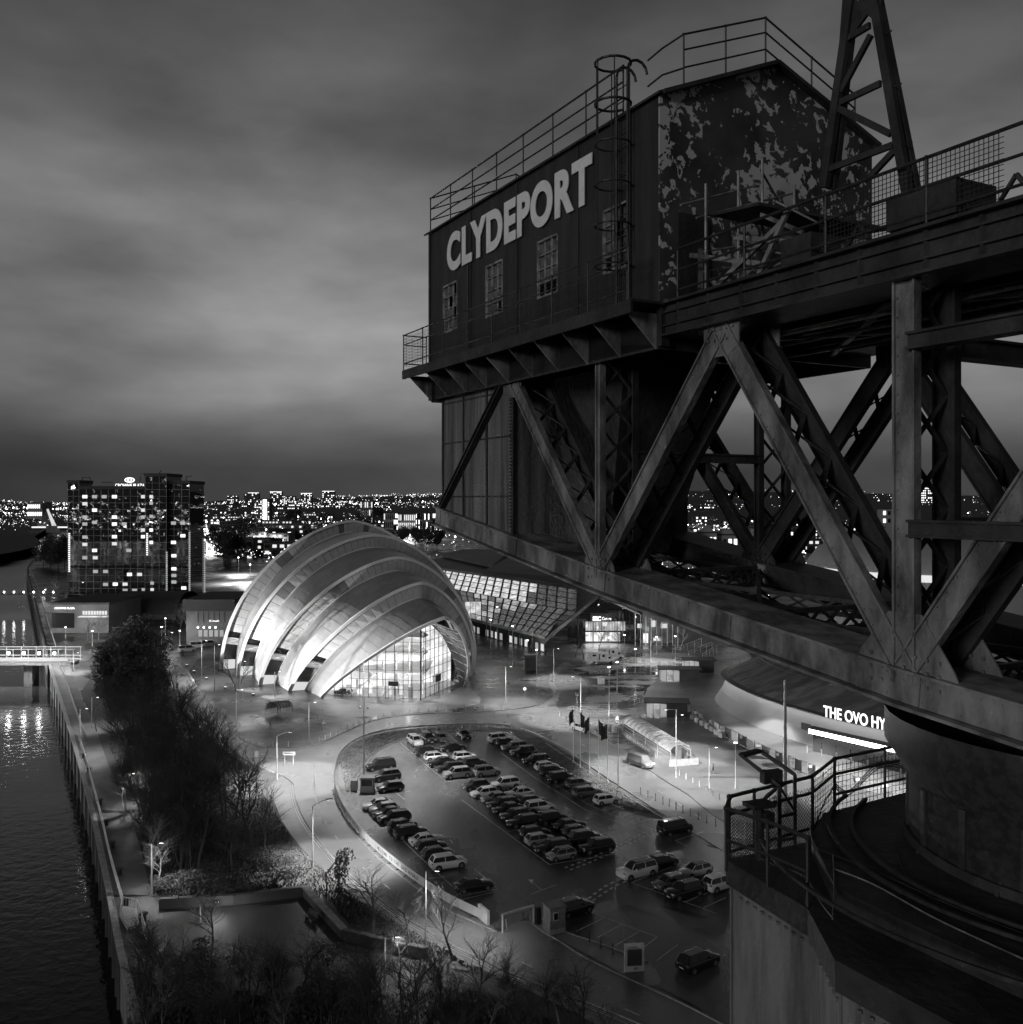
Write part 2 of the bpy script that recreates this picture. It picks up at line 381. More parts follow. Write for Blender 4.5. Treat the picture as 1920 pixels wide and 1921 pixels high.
# bottom walkway plates between the chords
for a, b in ((21.5, 17.6), (17.4, 14.3)):
    m = MB(); m.prism([C3(a, 13.0, chordz(a) - .1), C3(b, 13.0, chordz(b) - .1), C3(b, 14.6, chordz(b) - .1), C3(a, 14.9, chordz(a) - .1)], -Z * .06); m.build('floor_plate', crane_dark, crane)
for a, b in ((14.0, 11.6), (11.4, 7.5), (7.3, 3)):
    m = MB(); m.prism([C3(a, 13.0, chordz(a) - .12), C3(b, 13.0, chordz(b) - .12), C3(b, 15.0, chordz(b) - .12), C3(a, 14.4, chordz(a) - .12)], -Z * .06); m.build('floor_plate', crane_dark, crane)
# plated counterweight box under the far end of the machine house
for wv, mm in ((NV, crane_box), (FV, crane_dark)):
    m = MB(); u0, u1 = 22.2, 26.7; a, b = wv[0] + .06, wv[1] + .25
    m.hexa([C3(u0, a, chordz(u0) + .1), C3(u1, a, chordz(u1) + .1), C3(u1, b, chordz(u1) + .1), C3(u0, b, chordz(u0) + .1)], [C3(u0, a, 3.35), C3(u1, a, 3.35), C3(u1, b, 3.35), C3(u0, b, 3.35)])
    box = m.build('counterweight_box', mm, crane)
    m = MB()
    for u in (22.2, 23.7, 25.2, 26.65): m.beam(C3(u, a - .03, chordz(u) + .1), C3(u, a - .03, 3.3), .03, .12 if u == 22.2 else .07, up=D1)
    for z in (.1, 1.7, 2.9): m.beam(C3(22.2, a - .02, z), C3(26.65, a - .02, z), .02, .035)
    for k in range(44):
        for u in (22.28,): m.box(C3(u, a - .06, -.7 + k * .09), (.035, .035, .035), TH)
    m.build('plate_seam', crane_dark, box)
m = MB()
m.hexa([C3(20.6, 14.0, -1.4), C3(24.6, 14.0, -1.1), C3(24.6, 15.9, -1.1), C3(20.6, 15.9, -1.4)], [C3(19.9, 13.7, .6), C3(25.4, 13.7, .6), C3(25.4, 16.2, .6), C3(19.9, 16.2, .6)])
m.hexa([C3(19.9, 13.7, .6), C3(25.4, 13.7, .6), C3(25.4, 16.2, .6), C3(19.9, 16.2, .6)], [C3(19.2, 13.5, 3.3), C3(26, 13.5, 3.3), C3(26, 16.4, 3.3), C3(19.2, 16.4, 3.3)])
m.build('ballast_hopper', crane_dark, crane)
# main deck under the house and along the jib
for a, b in ((26.9, 22.1), (22.1, 15.6), (15.6, 9.8), (9.8, 1.4), (1.4, -6)):
    m = MB(); m.hexa([C3(b, 12.6 if b < 15 else 12.0, 3.78), C3(a, 12.6 if b < 15 else 12.0, 3.78), C3(a, 17.1, 3.78), C3(b, 17.1, 3.78)], [C3(b, 12.6 if b < 15 else 12.0, 3.88), C3(a, 12.6 if b < 15 else 12.0, 3.88), C3(a, 17.1, 3.88), C3(b, 17.1, 3.88)])
    m.build('deck_plate', crane_dark, crane)
for k in range(22):                          # joists seen from below, with pale service pipes between
    u = 27 - k * 1.35
    m = MB(); m.beam(C3(u, 12.9, 3.62), C3(u, 16.8, 3.62), .1, .3); m.build('joist', crane_dark, crane)
for v in (13.6, 14.3, 15.6, 16.2):
    m = MB(); m.beam(C3(15.5, v, 3.4), C3(-6, v, 3.4), .12, .22); m.build('stringer', crane_dark, crane)
for v, z in ((13.2, 3.15), (13.9, 3.1), (14.9, 3.05)):
    m = MB(); m.tube(C3(15.3, v, z), C3(-5, v + .4, z), .035, 6); m.build('service_pipe', pipe_l, crane)
for a, b in (((15.5, 13.0), (11, 16.5)), ((15.5, 16.5), (11, 13.0)), ((11, 13.0), (6.5, 16.5)), ((11, 16.5), (6.5, 13.0))):
    m = MB(); m.beam(C3(a[0], a[1], 3.22), C3(b[0], b[1], 3.22), .12, .06); m.build('deck_brace', crane_steel, crane)
# ---- machine house
HU0, HU1, HV0, HV1, HZ0, HZE, HZR = 15.6, 27.2, 11.8, 17.9, 3.95, 8.15, 9.38
HM = (HV0 + HV1) / 2
m = MB()
for u, sgn in ((HU0, 1), (HU1, -1)):
    m.prism([C3(u, HV0, HZ0 - .9), C3(u, HV1, HZ0 - .9), C3(u, HV1, HZE), C3(u, HM, HZR), C3(u, HV0, HZE)], D1 * .08 * sgn)
WIN = [17.1, 20.0, 22.8, 25.6]; WW, WZ0, WZ1 = .47, 4.95, 6.32
us = [HU0 + .08] + [x for w in WIN for x in (w - WW, w + WW)] + [HU1 - .08]
for vv, sg in ((HV0, 1), (HV1 - .08, 1)):
    def seg(u0, u1, z0, z1): m.hexa([C3(u0, vv, z0), C3(u1, vv, z0), C3(u1, vv + .08, z0), C3(u0, vv + .08, z0)], [C3(u0, vv, z1), C3(u1, vv, z1), C3(u1, vv + .08, z1), C3(u0, vv + .08, z1)])
    seg(us[0], us[-1], HZ0 - .9, WZ0); seg(us[0], us[-1], WZ1, HZE)
    for i in range(0, len(us), 2): seg(us[i], us[i + 1], WZ0, WZ1)
house = m.build('machine_house', crane_wall, crane)
# gable: flaking paint lies in sheets over the old coat; pale where it has come away
gab = bpy.data.materials.new('flaking_gable_paint'); gab.use_nodes = True; t = gab.node_tree; b = t.nodes['Principled BSDF']; b.inputs['Roughness'].default_value = .6
tx = t.nodes.new('ShaderNodeTexCoord'); nz = t.nodes.new('ShaderNodeTexNoise'); nz.inputs['Scale'].default_value = 4.2; nz.inputs['Detail'].default_value = 6; nz.inputs['Roughness'].default_value = .58; nz.inputs['Distortion'].default_value = .5
t.links.new(tx.outputs['Object'], nz.inputs[0])
nb = t.nodes.new('ShaderNodeTexNoise'); nb.inputs['Scale'].default_value = .6; nb.inputs['Detail'].default_value = 1; t.links.new(tx.outputs['Object'], nb.inputs[0])
am = t.nodes.new('ShaderNodeMath'); am.operation = 'MULTIPLY_ADD'; am.inputs[1].default_value = .5; t.links.new(nb.outputs[0], am.inputs[0]); t.links.new(nz.outputs[0], am.inputs[2])
mr_ = t.nodes.new('ShaderNodeMapRange'); mr_.inputs[1].default_value = .79; mr_.inputs[2].default_value = .80; t.links.new(am.outputs[0], mr_.inputs[0])
mx = t.nodes.new('ShaderNodeMix'); mx.data_type = 'FLOAT'; mx.inputs[3].default_value = .62
n3 = t.nodes.new('ShaderNodeTexNoise'); n3.inputs['Scale'].default_value = .8; n3.inputs['Detail'].default_value = 6; t.links.new(tx.outputs['Object'], n3.inputs[0])
m5 = t.nodes.new('ShaderNodeMapRange'); m5.inputs[1].default_value = .38; m5.inputs[2].default_value = .6; m5.inputs[3].default_value = .03; m5.inputs[4].default_value = .085; t.links.new(n3.outputs[0], m5.inputs[0])
t.links.new(mr_.outputs[0], mx.inputs[0]); t.links.new(m5.outputs[0], mx.inputs[2]); t.links.new(mx.outputs[0], b.inputs['Base Color'])
bp = t.nodes.new('ShaderNodeBump'); bp.inputs['Strength'].default_value = .4; bp.inputs['Distance'].default_value = -.03; t.links.new(mr_.outputs[0], bp.inputs['Height']); t.links.new(bp.outputs[0], b.inputs['Normal'])
m = MB(); m.prism([C3(HU0 - .03, HV0, HZ0 - .1), C3(HU0 - .03, HV1, HZ0 - .1), C3(HU0 - .03, HV1, HZE), C3(HU0 - .03, HM, HZR), C3(HU0 - .03, HV0, HZE)], D1 * .026); m.build('gable_sheet', gab, house)
m = MB(); m.prism([C3(HU0 - .02, 15.9, 3.9), C3(HU0 - .02, 17.1, 3.9), C3(HU0 - .02, 17.1, 6.0), C3(HU0 - .02, 15.9, 6.0)], -D1 * .03); m.build('gable_door', crane_dark, crane)
m = MB(); m.prism([C3(HU0 - .04, 12.25, 4.0), C3(HU0 - .04, 13.05, 4.0), C3(HU0 - .04, 13.05, 5.85), C3(HU0 - .04, 12.25, 5.85)], -D1 * .03); m.build('gable_door', crane_wall, crane)
m = MB(); m.beam(C3(HU0 - .12, HV0, HZE + .02), C3(HU0 - .12, HM, HZR + .04), .2, .08); m.beam(C3(HU0 - .12, HM, HZR + .04), C3(HU0 - .12, HV1 + .1, HZE + .02), .2, .08); m.build('gable_trim', crane_dark, house)
for s, v in ((0, HV0 - .1), (1, HV1 + .1)):
    m = MB(); m.prism([C3(HU0 - .15, v, HZE - .02), C3(HU1 + .12, v, HZE - .02), C3(HU1 + .12, HM, HZR + .03), C3(HU0 - .15, HM, HZR + .03)], Z * .05); m.build('roof', crane_dark, house)
for u in (16.9, 18.6, 21.5, 24.2, 27.1):
    m = MB(); m.beam(C3(u, HV0 - .012, HZ0), C3(u, HV0 - .012, HZE), .02, .05, up=D1); m.build('wall_seam', crane_wall, house)
glass_dark = M('dusty_window_glass', .06, .18, c2=.14, scale=5)
frame_m = M('window_frame_paint', .34, .6, c2=.12, scale=4)
for i, w in enumerate(WIN):
    m = MB()
    for z in (WZ0, WZ1): m.beam(C3(w - WW, HV0 + .02, z), C3(w + WW, HV0 + .02, z), .08, .055)
    for u in (w - WW, w + WW): m.beam(C3(u, HV0 + .02, WZ0), C3(u, HV0 + .02, WZ1), .055, .08)
    for k in (1, 2): m.beam(C3(w - WW + 2 * WW * k / 3, HV0 + .03, WZ0), C3(w - WW + 2 * WW * k / 3, HV0 + .03, WZ1), .025, .05)
    for k in (1, 2, 3): m.beam(C3(w - WW, HV0 + .03, WZ0 + (WZ1 - WZ0) * k / 4), C3(w + WW, HV0 + .03, WZ0 + (WZ1 - WZ0) * k / 4), .05, .025)
    wf = m.build('window', frame_m, crane)
    for a in range(3):
        for c in range(4):
            if (i == 1 and c == 0) or (i == 3 and (a, c) in ((0, 3), (1, 2))) or R.random() < .06: continue
            u0 = w - WW + 2 * WW * a / 3 + .02; u1 = u0 + 2 * WW / 3 - .04; z0 = WZ0 + (WZ1 - WZ0) * c / 4 + .02; z1 = z0 + (WZ1 - WZ0) / 4 - .04
            m = MB(); m.prism([C3(u0, HV0 + .05, z0), C3(u1, HV0 + .05, z0), C3(u1, HV0 + .05, z1), C3(u0, HV0 + .05, z1)], D2 * .008); m.build('pane', glass_dark, wf)
    if i == 3: pass
place_text('letter', 'CLYDEPORT', 1.4, signw, crane, C3(25.7, HV0 - .05, 6.72), -D1, Z, extrude=.012, shear=-.0, offset=.062, space=1.1, width=7.75, height=1.04, split=True)
# downpipes, conduits
for u, z0, z1 in ((24.3, 4.3, 6.6), (27.0, 4.0, 8.1)):
    m = MB(); m.tube(C3(u, HV0 - .05, z0), C3(u, HV0 - .05, z1), .025, 6); m.build('downpipe', crane_rail, crane)
# walkway round the house with bracketed edge girder and meshed handrail
def rail(pts, h=1.05, rows=(1, .62, .25), r=.024, post=1.4, name='handrail', mat=crane_rail, lean=None, parent=None, postr=None):
    pa = parent or crane
    for k, f in enumerate(rows):
        m = MB(); m.path([V(p) + Z * h * f for p in pts], r if k else r * 1.15, 6); m.build(name, mat, pa)
    for a, b in zip(pts, pts[1:]):
        a, b = V(a), V(b); n = max(1, round((b - a).length / post))
        for i in range(n + (1 if b is pts[-1] or (b - V(pts[-1])).length < 1e-6 else 0)):
            p = a.lerp(b, i / n); m = MB(); m.tube(p, p + Z * h, postr or r, 6); m.ball(p + Z * h, r * 1.7, 6, 4); m.build('rail_post', mat, pa)
def netting(pts, z0, z1, step, r, name='wire_mesh', parent=None, mat=crane_rail):
    m = MB()
    for a, b in zip(pts, pts[1:]):
        a, b = V(a), V(b); n = int((b - a).length / step)
        for i in range(n): 
            p = a.lerp(b, i / n); m.beam(p + Z * z0, p + Z * z1, r, r)
        for j in range(int((z1 - z0) / step) + 1): m.beam(a + Z * (z0 + j * step), b + Z * (z0 + j * step), r, r)
    o = m.build(name, mat, parent or crane); o['kind'] = 'stuff'; return o
WV = 11.0
m = MB(); m.prism([C3(15.4, WV, 3.9), C3(27.3, WV, 3.9), C3(27.3, HV0, 3.9), C3(15.4, HV0, 3.9)], Z * .05); m.build('walkway', crane_dark, crane)
m = MB(); m.beam(C3(15.4, WV, 3.8), C3(27.3, WV, 3.8), .06, .26); m.build('walkway_kerb', crane_dark, crane)
m = MB(); m.beam(C3(15.5, 11.9, 3.5), C3(27.1, 11.9, 3.5), .2, .8); m.build('edge_girder', crane_dark, crane)
for k in range(10):
    u = 27.0 - k * 1.26
    m = MB(); m.prism([C3(u, WV + .05, 3.76), C3(u, 11.8, 3.76), C3(u, 11.8, 3.05)], D1 * .04); m.build('bracket', crane_steel, crane)
m = MB(); m.hexa([C3(26.72, 11.7, 2.95), C3(27.25, 11.7, 3.3), C3(27.25, 17.9, 3.3), C3(26.72, 17.9, 2.95)], [C3(26.72, 11.7, 3.77), C3(27.25, 11.7, 3.77), C3(27.25, 17.9, 3.77), C3(26.72, 17.9, 3.77)]); m.build('end_girder', crane_dark, crane)
rail([C3(15.5, WV, 3.95), C3(27.25, WV, 3.95), C3(27.25, 11.75, 3.95)], h=1.05, r=.018, rows=(1, .72, .18))
netting([C3(15.5, WV, 3.95), C3(27.25, WV, 3.95)], .12, 1.0, .09, .006)
netting([C3(27.25, WV, 3.95), C3(27.25, 11.75, 3.95)], .12, 1.0, .09, .006)
# roof handrails: along the eave and over the gable
ev = HV0 + .05
rail([C3(16.9, ev, HZE), C3(27.15, ev, HZE)], h=1.12, rows=(1, .7, .4), r=.02, post=1.5)
rail([C3(27.15, ev, HZE), C3(27.15, HM, HZR), C3(27.15, HV1, HZE)], h=1.12, rows=(1, .7, .4), r=.02, post=1.6)
rail([C3(HU0 + .2, 12.6, HZE + .35), C3(HU0 + .2, HM, HZR), C3(HU0 + .2, HV1 - .3, HZE + .1), C3(HU0 + 1.2, HV1, HZE)], h=1.15, rows=(1, .72, .4), r=.02, post=1.5)
m = MB(); m.path([C3(16.5, 12.2, HZE + 1.15), C3(16.0, 12.2, HZE + 1.2), C3(HU0 + .2, 12.6, HZE + 1.5)], .02); m.path([C3(16.5, 12.2, HZE + .6), C3(16.0, 12.2, HZE + .65), C3(HU0 + .2, 12.6, HZE + .8)], .02); m.build('handrail', crane_rail, crane)
# caged ladder at the near corner
def ring(m, c, r, n=14, rr=.022, a0=0, a1=2 * math.pi):
    ps = [c + D1 * math.cos(a0 + (a1 - a0) * i / n) * r + D2 * math.sin(a0 + (a1 - a0) * i / n) * r for i in range(n + 1)]
    m.path(ps, rr, 5)
lu, lv = 16.7, 11.45
for k, z in enumerate((4.9, 5.75, 6.6, 7.45, 8.3, 9.15)):
    m = MB(); ring(m, C3(lu, lv, z), .38, a0=math.pi * .5 + .35, a1=math.pi * 2.5 - .35, rr=.02 if k < 4 else .028); m.build('cage_hoop', crane_rail, crane)
for a in (60, 120, 180, 240, 300):
    an = math.radians(a + 90); m = MB(); p = C3(lu, lv, 0) + D1 * math.cos(an) * .38 + D2 * math.sin(an) * .38
    m.tube(V((p.x, p.y, CZ + 5.2)), V((p.x, p.y, CZ + 9.15)), .014, 5); m.build('cage_strap', crane_rail, crane)
for s in (-.2, .2):
    m = MB(); m.tube(C3(lu + s, HV0 - .12, 4.0), C3(lu + s, HV0 - .12, 9.0), .03, 6)
    m.path([C3(lu + s, HV0 - .12 + .25 - .25 * math.cos(i * math.pi / 6), 9.0 + .25 * math.sin(i * math.pi / 6)) for i in range(7)], .03); m.build('ladder_stile', crane_rail, crane)
for k in range(16):
    m = MB(); m.tube(C3(lu - .2, HV0 - .12, 4.2 + k * .3), C3(lu + .2, HV0 - .12, 4.2 + k * .3), .013, 5); m.build('ladder_rung', crane_rail, crane)
# deck handrails along the jib, with a netted bay
rail([C3(15.3, 12.05, 3.97), C3(-6, 12.05, 3.97)], h=1.05, rows=(1, .6, .22), r=.024, post=2.0)
rail([C3(13.0, 16.9, 3.97), C3(-6, 16.9, 3.97)], h=1.05, rows=(1, .6), r=.022, post=2.2)
netting([C3(11.6, 12.1, 3.97), C3(8.3, 12.1, 3.97)], 0, 1.05, .075, .009)
# light scaffold poles and broken rails before the gable
for v, z0, z1 in ((12.6, 4.4, 6.35), (13.45, 4.6, 6.75), (14.1, 4.8, 7.1), (15.0, 5.3, 6.7)):
    m = MB(); m.tube(C3(15.1, v, z0 - .4), C3(15.1, v, z1), .03, 6); m.build('scaffold_pole', pipe_l, crane)
for a, b in (((12.0, 5.85), (14.0, 6.55)), ((12.4, 5.65), (15.2, 6.6)), ((12.6, 5.0), (15.3, 5.65)), ((12.6, 4.6), (14.4, 5.0)), ((14.1, 6.9), (15.2, 5.6))):
    m = MB(); m.tube(C3(15.15, a[0], a[1]), C3(15.15, b[0], b[1]), .024, 6); m.build('scaffold_pole', pipe_l if a[0] < 13 else crane_rail, crane)
m = MB(); m.prism([C3(15.2, 12.8, 5.75), C3(15.2, 16.4, 5.75), C3(13.8, 16.4, 5.6), C3(13.8, 12.8, 5.6)], Z * .06); m.build('gantry_floor', crane_dark, crane)
# winch gear clutter on the deck beside the gable
m = MB(); m.tube(C3(13.6, 13.2, 4.5), C3(13.6, 15.6, 4.5), .5, 20); m.tube(C3(13.6, 13.1, 4.5), C3(13.6, 13.2, 4.5), .68, 20); m.tube(C3(13.6, 15.6, 4.5), C3(13.6, 15.7, 4.5), .68, 20); m.build('winch_drum', crane_dark, crane)
m = MB(); m.box(C3(13.6, 14.4, 4.05), (1.5, 3.0, .3), TH); m.build('winch_bed', crane_dark, crane)
for u0, v0, z0, u1, v1, z1 in ((15.2, 12.3, 4.9, 13.2, 12.3, 4.3), (14.6, 12.25, 4.0, 12.6, 12.25, 4.9), (14.9, 12.3, 4.1, 14.9, 12.3, 5.0), (13.9, 12.3, 4.95, 12.4, 12.3, 4.5), (13.2, 12.2, 4.0, 12.4, 12.2, 5.1)):
    m = MB(); m.beam(C3(u0, v0, z0), C3(u1, v1, z1), .07, .09); m.build('brace', crane_steel, crane)
RC_ = random.Random(5)
for k in range(16):                          # loose pipes, stays and broken rails lying over the deck end
    u0, v0 = RC_.uniform(12.2, 15.3), RC_.uniform(12.2, 13.4); z0 = RC_.uniform(4.0, 5.2)
    m = MB(); q_ = C3(u0 + RC_.uniform(-1.6, 1.6), v0 + RC_.uniform(0, .8), z0 + RC_.uniform(-.5, .8)); (m.tube(C3(u0, v0, z0), q_, .02, 5) if k % 2 else m.beam(C3(u0, v0, z0), q_, .05, .07)); m.build('loose_member', pipe_l if k % 5 == 0 else crane_steel, crane)
for k in range(9):                           # upright angle posts and ties along the girder top
    u0 = 11.5 - k * .9; m = MB(); m.beam(C3(u0, 12.3, 3.95), C3(u0 + .35, 12.3, 4.45), .05, .06); m.beam(C3(u0 + .35, 12.3, 4.45), C3(u0 + .75, 12.3, 3.95), .05, .05); m.build('rail_stay', crane_dark, crane)
# A-frame mast on the deck
MV = 12.2
def um(x, y): p = U(x, y, MV); return p
lg = [((1546, 352), (1602, -40)), ((1703, 366), (1634, -40))]
for k, vv in enumerate((0, .2)):
    for (a, b) in lg:
        m = MB(); p, q = um(*a) + D2 * vv, um(*b) + D2 * vv * .3; m.beam(p, q, .1, .15, up=(q - p).cross(D2)); m.build('mast_leg', crane_dark, crane)
for a, b in (((1590, 73), (1632, 48)), ((1578, 172), (1634, 66)), ((1576, 193), (1652, 157)), ((1572, 203), (1671, 252)), ((1557, 317), (1676, 272)), ((1632, 332), (1678, 283))):
    m = MB(); p, q = um(*a), um(*b); m.beam(p, q, .06, .1, up=(q - p).cross(D2)); m.build('mast_brace', crane_dark, crane)
m = MB(); m.prism([um(*p) for p in ((1583, -40), (1662, -40), (1645, 42), (1626, 28), (1597, 68), (1587, 88), (1574, 86))], D2 * .05); m.build('gusset_plate', crane_dark, crane)
m = MB(); m.box(C3(9.6, 12.5, 4.35), (1.2, .9, .5), TH + math.pi / 2); m.box(C3(9.6, 12.5, 4.62), (.9, .7, .1), TH + math.pi / 2); m.build('mast_pedestal', crane_dark, crane)
m = MB(); m.box(C3(12.1, 12.4, 4.2), (.7, .7, .6), TH); m.build('mast_pedestal', crane_dark, crane)
for z in (5.5, 6.6, 7.6, 8.5):
    m = MB(); p = um(1700 - (z - 4.7) * 18, 355 - (z - 4.7) * 98); m.tube(p, p - D1 * .25, .015, 5); m.build('step_iron', crane_rail, crane)
# ---- slewing drum, tower head and shaft
ZD = -5.6
def T(x, y, dz=0): 
    p = G(x, y, CZ + ZD); return V((p.x, p.y, CZ + ZD + dz))
cx = C3(8.3, 15.0, 0)
m = MB(); rows = []
for r_, z_ in ((3.05, ZD), (3.05, -4.35), (3.4, -3.8), (3.4, -3.3)): rows.append([V((cx.x + r_ * math.cos(a), cx.y + r_ * math.sin(a), CZ + z_)) for a in [2 * math.pi * i / 40 for i in range(40)]])
m.loft(rows, True); m.build('slewing_drum', crane_rail, crane, smooth=True)
m = MB(); m.hexa([C3(1, 13.0, -4.0), C3(8.6, 13.2, -3.9), C3(8.6, 16.9, -3.9), C3(1, 17.2, -4.0)], [C3(1, 12.4, -3.4), C3(9.2, 12.4, -3.3), C3(9.2, 17.4, -3.3), C3(1, 17.4, -3.4)]); m.build('slewing_frame', crane_dark, crane)
for a0 in range(20):
    a = 2 * math.pi * a0 / 20; d = V((math.cos(a), math.sin(a), 0)); c = V((cx.x, cx.y, CZ)); m = MB(); m.beam(c + d * 3.06 + Z * ZD, c + d * 3.06 + Z * -4.35, .03, .12, up=d.cross(Z)); m.build('drum_seam', crane_dark, crane)
m = MB()
for zz in (ZD + .35,):
    rr = [V((cx.x + 3.09 * math.cos(i * math.pi / 24), cx.y + 3.09 * math.sin(i * math.pi / 24), CZ + zz)) for i in range(49)]
    for a_, b_ in zip(rr, rr[1:]): m.beam(a_, b_, .05, .14)
m.build('drum_band', crane_dark, crane)
for a0 in range(12):
    a = 2 * math.pi * a0 / 12; d = V((math.cos(a), math.sin(a), 0)); c = V((cx.x, cx.y, CZ))
    m = MB(); m.prism([c + d * 3.05 + Z * (ZD + .05), c + d * 3.3 + Z * (ZD + .05), c + d * 3.05 + Z * (ZD + .45)], d.cross(Z) * .05); m.build('stiffener', crane_dark, crane)
far = [(1362, 1612), (1512, 1580), (1537, 1541), (1700, 1500), (2100, 1415)]
near = [(1515, 1704), (1566, 1800), (1760, 1905), (1930, 1995), (2500, 2300)]
outl = [T(*p) for p in far] + [T(3200, 1900)] + [T(*p) for p in near[::-1]]
m = MB(); m.prism([p - Z * .38 for p in outl], Z * .38); m.build('tower_deck', crane_dark, crane)
cen = sum(outl, V((0, 0, 0))) / len(outl)
wl = [cen + (p - cen) * .968 for p in outl]
for a, b in zip(wl, wl[1:] + wl[:1]):
    m = MB(); a = a - Z * .38; b = b - Z * .38; d = (cen - (a + b) / 2); d.z = 0; d.normalize()
    m.prism([a, b, b - Z * 12.2, a - Z * 12.2], d * .1); wp = m.build('tower_wall', tower_face, crane)
    m = MB(); nrm = -d
    for k in range(1, 5): m.beam(a - Z * 2.6 * k + nrm * .02, b - Z * 2.6 * k + nrm * .02, .05, .14 if k == 1 else .08)
    L_ = (b - a).length
    for k in range(int(L_ / 2.6) + 1): m.beam(a.lerp(b, min(1, k * 2.6 / L_)) + nrm * .005, a.lerp(b, min(1, k * 2.6 / L_)) + nrm * .005 - Z * 12, .03, .09, up=(b - a))
    for k in range(int(L_ / .18)): m.box(a.lerp(b, k * .18 / L_) + nrm * .04 - Z * .12, (.04, .04, .04))
    m.build('wall_rib', tower_face, wp)
m = MB(); c0 = V((cen.x, cen.y, 0))
for sx, sy in ((-4, -4), (4, -4), (4, 4), (-4, 4)):
    q = c0 + V((sx, sy, 0)); m = MB(); m.beam(q, V((q.x, q.y, CZ + ZD - 12)), 1.1, 1.1); m.build('tower_leg', crane_steel, crane)
for k in range(5):
    for (a, b) in (((-4, -4), (4, -4)), ((4, -4), (4, 4)), ((4, 4), (-4, 4)), ((-4, 4), (-4, -4))):
        m = MB(); z0 = k * 5.4; m.beam(c0 + V((a[0], a[1], z0)), c0 + V((b[0], b[1], z0 + 5.4)), .4, .4); m.build('tower_brace', crane_steel, crane)
# raised inner deck step, slewing rails and slack cables on the deck
m = MB(); inn = [T(1522, 1600), T(1545, 1556), T(1700, 1515), T(2100, 1440), T(2600, 1900), T(2050, 1935), T(1760, 1800), T(1568, 1705)]
m.prism(inn, Z * .28); m.build('deck_step', crane_dark, crane)
for r_ in (3.9, 4.25, 5.4):
    m = MB(); ps = [V((cx.x + r_ * math.cos(a), cx.y + r_ * math.sin(a), CZ + ZD + .32)) for a in [math.radians(140 + i * 5) for i in range(36)]]
    for a, b in zip(ps, ps[1:]): m.beam(a, b, .05, .05)
    m.build('slewing_rail', crane_rail, crane)
def sag(name, pts, r, mat=pipe_l):
    P = [V(p) for p in pts]; out = []
    for i in range(len(P) - 1):
        a = P[max(i - 1, 0)]; b = P[i]; c = P[i + 1]; d = P[min(i + 2, len(P) - 1)]
        for k in range(6):
            t = k / 6; out.append(.5 * ((2 * b) + (c - a) * t + (2 * a - 5 * b + 4 * c - d) * t * t + (3 * b - a - 3 * c + d) * t ** 3))
    out.append(P[-1]); m = MB(); m.path(out, r, 5); return m.build(name, mat, crane)
sag('cable', [T(1520, 1585, .3), T(1528, 1622, .3), T(1562, 1640, .3), T(1640, 1672, .3), T(1760, 1730, .3), T(1925, 1800, .3)], .012, crane_dark)
sag('cable', [T(1422, 1612, .04), T(1455, 1628, .04), T(1508, 1650, .05), T(1540, 1700, .05), T(1560, 1726, .05)], .012, crane_steel)
sag('cable', [T(1563, 1640, .3), T(1565, 1700, .3), T(1562, 1768, .3)], .012, crane_steel)
sag('cable', [T(1563, 1668, .3), T(1640, 1700, .3), T(1757, 1768, .3), T(1925, 1850, .3)], .012, crane_steel)
sag('cable', [T(1676, 1620, .3), T(1700, 1680, .3), T(1765, 1740, .3), T(1925, 1815, .3)], .01, crane_dark)
# meshed handrails round the tower head
fr = [T(1566, 1526), T(1524, 1566), T(1415, 1598), T(1368, 1612)]
fr2 = [T(1566, 1526), T(1660, 1503), T(1760, 1480)]
nr = [T(1368, 1612), T(1362, 1634), T(1440, 1664), T(1515, 1700)]
rail(fr, h=.98, rows=(1, .72, .12), r=.026, post=1.3); rail(fr2, h=.98, rows=(1, .72, .35), r=.026, post=1.3); rail(nr, h=.95, rows=(1, .5), r=.026, post=1.5)
def diamond(a, b, z0, z1, n, mname='chain_link'):
    m = MB(); a, b = V(a), V(b); h = z1 - z0; st = (b - a) / n; k = h / st.length
    for i in range(-int(k) - 1, n):
        for s in (0, 1):
            t0, t1 = i, i + k; u0, u1 = max(t0, 0), min(t1, n)
            if u1 <= u0: continue
            za, zb = (u0 - t0) / k * h, (u1 - t0) / k * h
            if s: za, zb = h - za, h - zb
            m.beam(a + st * u0 + Z * (z0 + za), a + st * u1 + Z * (z0 + zb), .0045, .0045)
    o = m.build(mname, crane_rail, crane); o['kind'] = 'stuff'
diamond(fr[3], fr[2], 0, .8, 10); diamond(fr[2], fr[1], 0, .8, 20); diamond(nr[1], nr[2], 0, .85, 14); diamond(nr[2], nr[3], 0, .85, 14); diamond(nr[0], nr[1], 0, .85, 6)
netting([fr[1], fr[0]], .05, .9, .09, .008); netting([fr2[0], fr2[1], fr2[2]], .05, .9, .1, .008)
for k in range(3): sag('cable', [fr[0] + Z * (.55 - .04 * k), fr2[0].lerp(fr2[1], .3) + Z * (.36 - .04 * k), fr2[1] + Z * (.75 - .05 * k), fr2[2] + Z * (.2)], .01, crane_rail)
sag('cable', [fr[0] + Z * .5, fr[0].lerp(fr[1], .5) + Z * .35, fr[1] + Z * .02], .012, crane_rail)
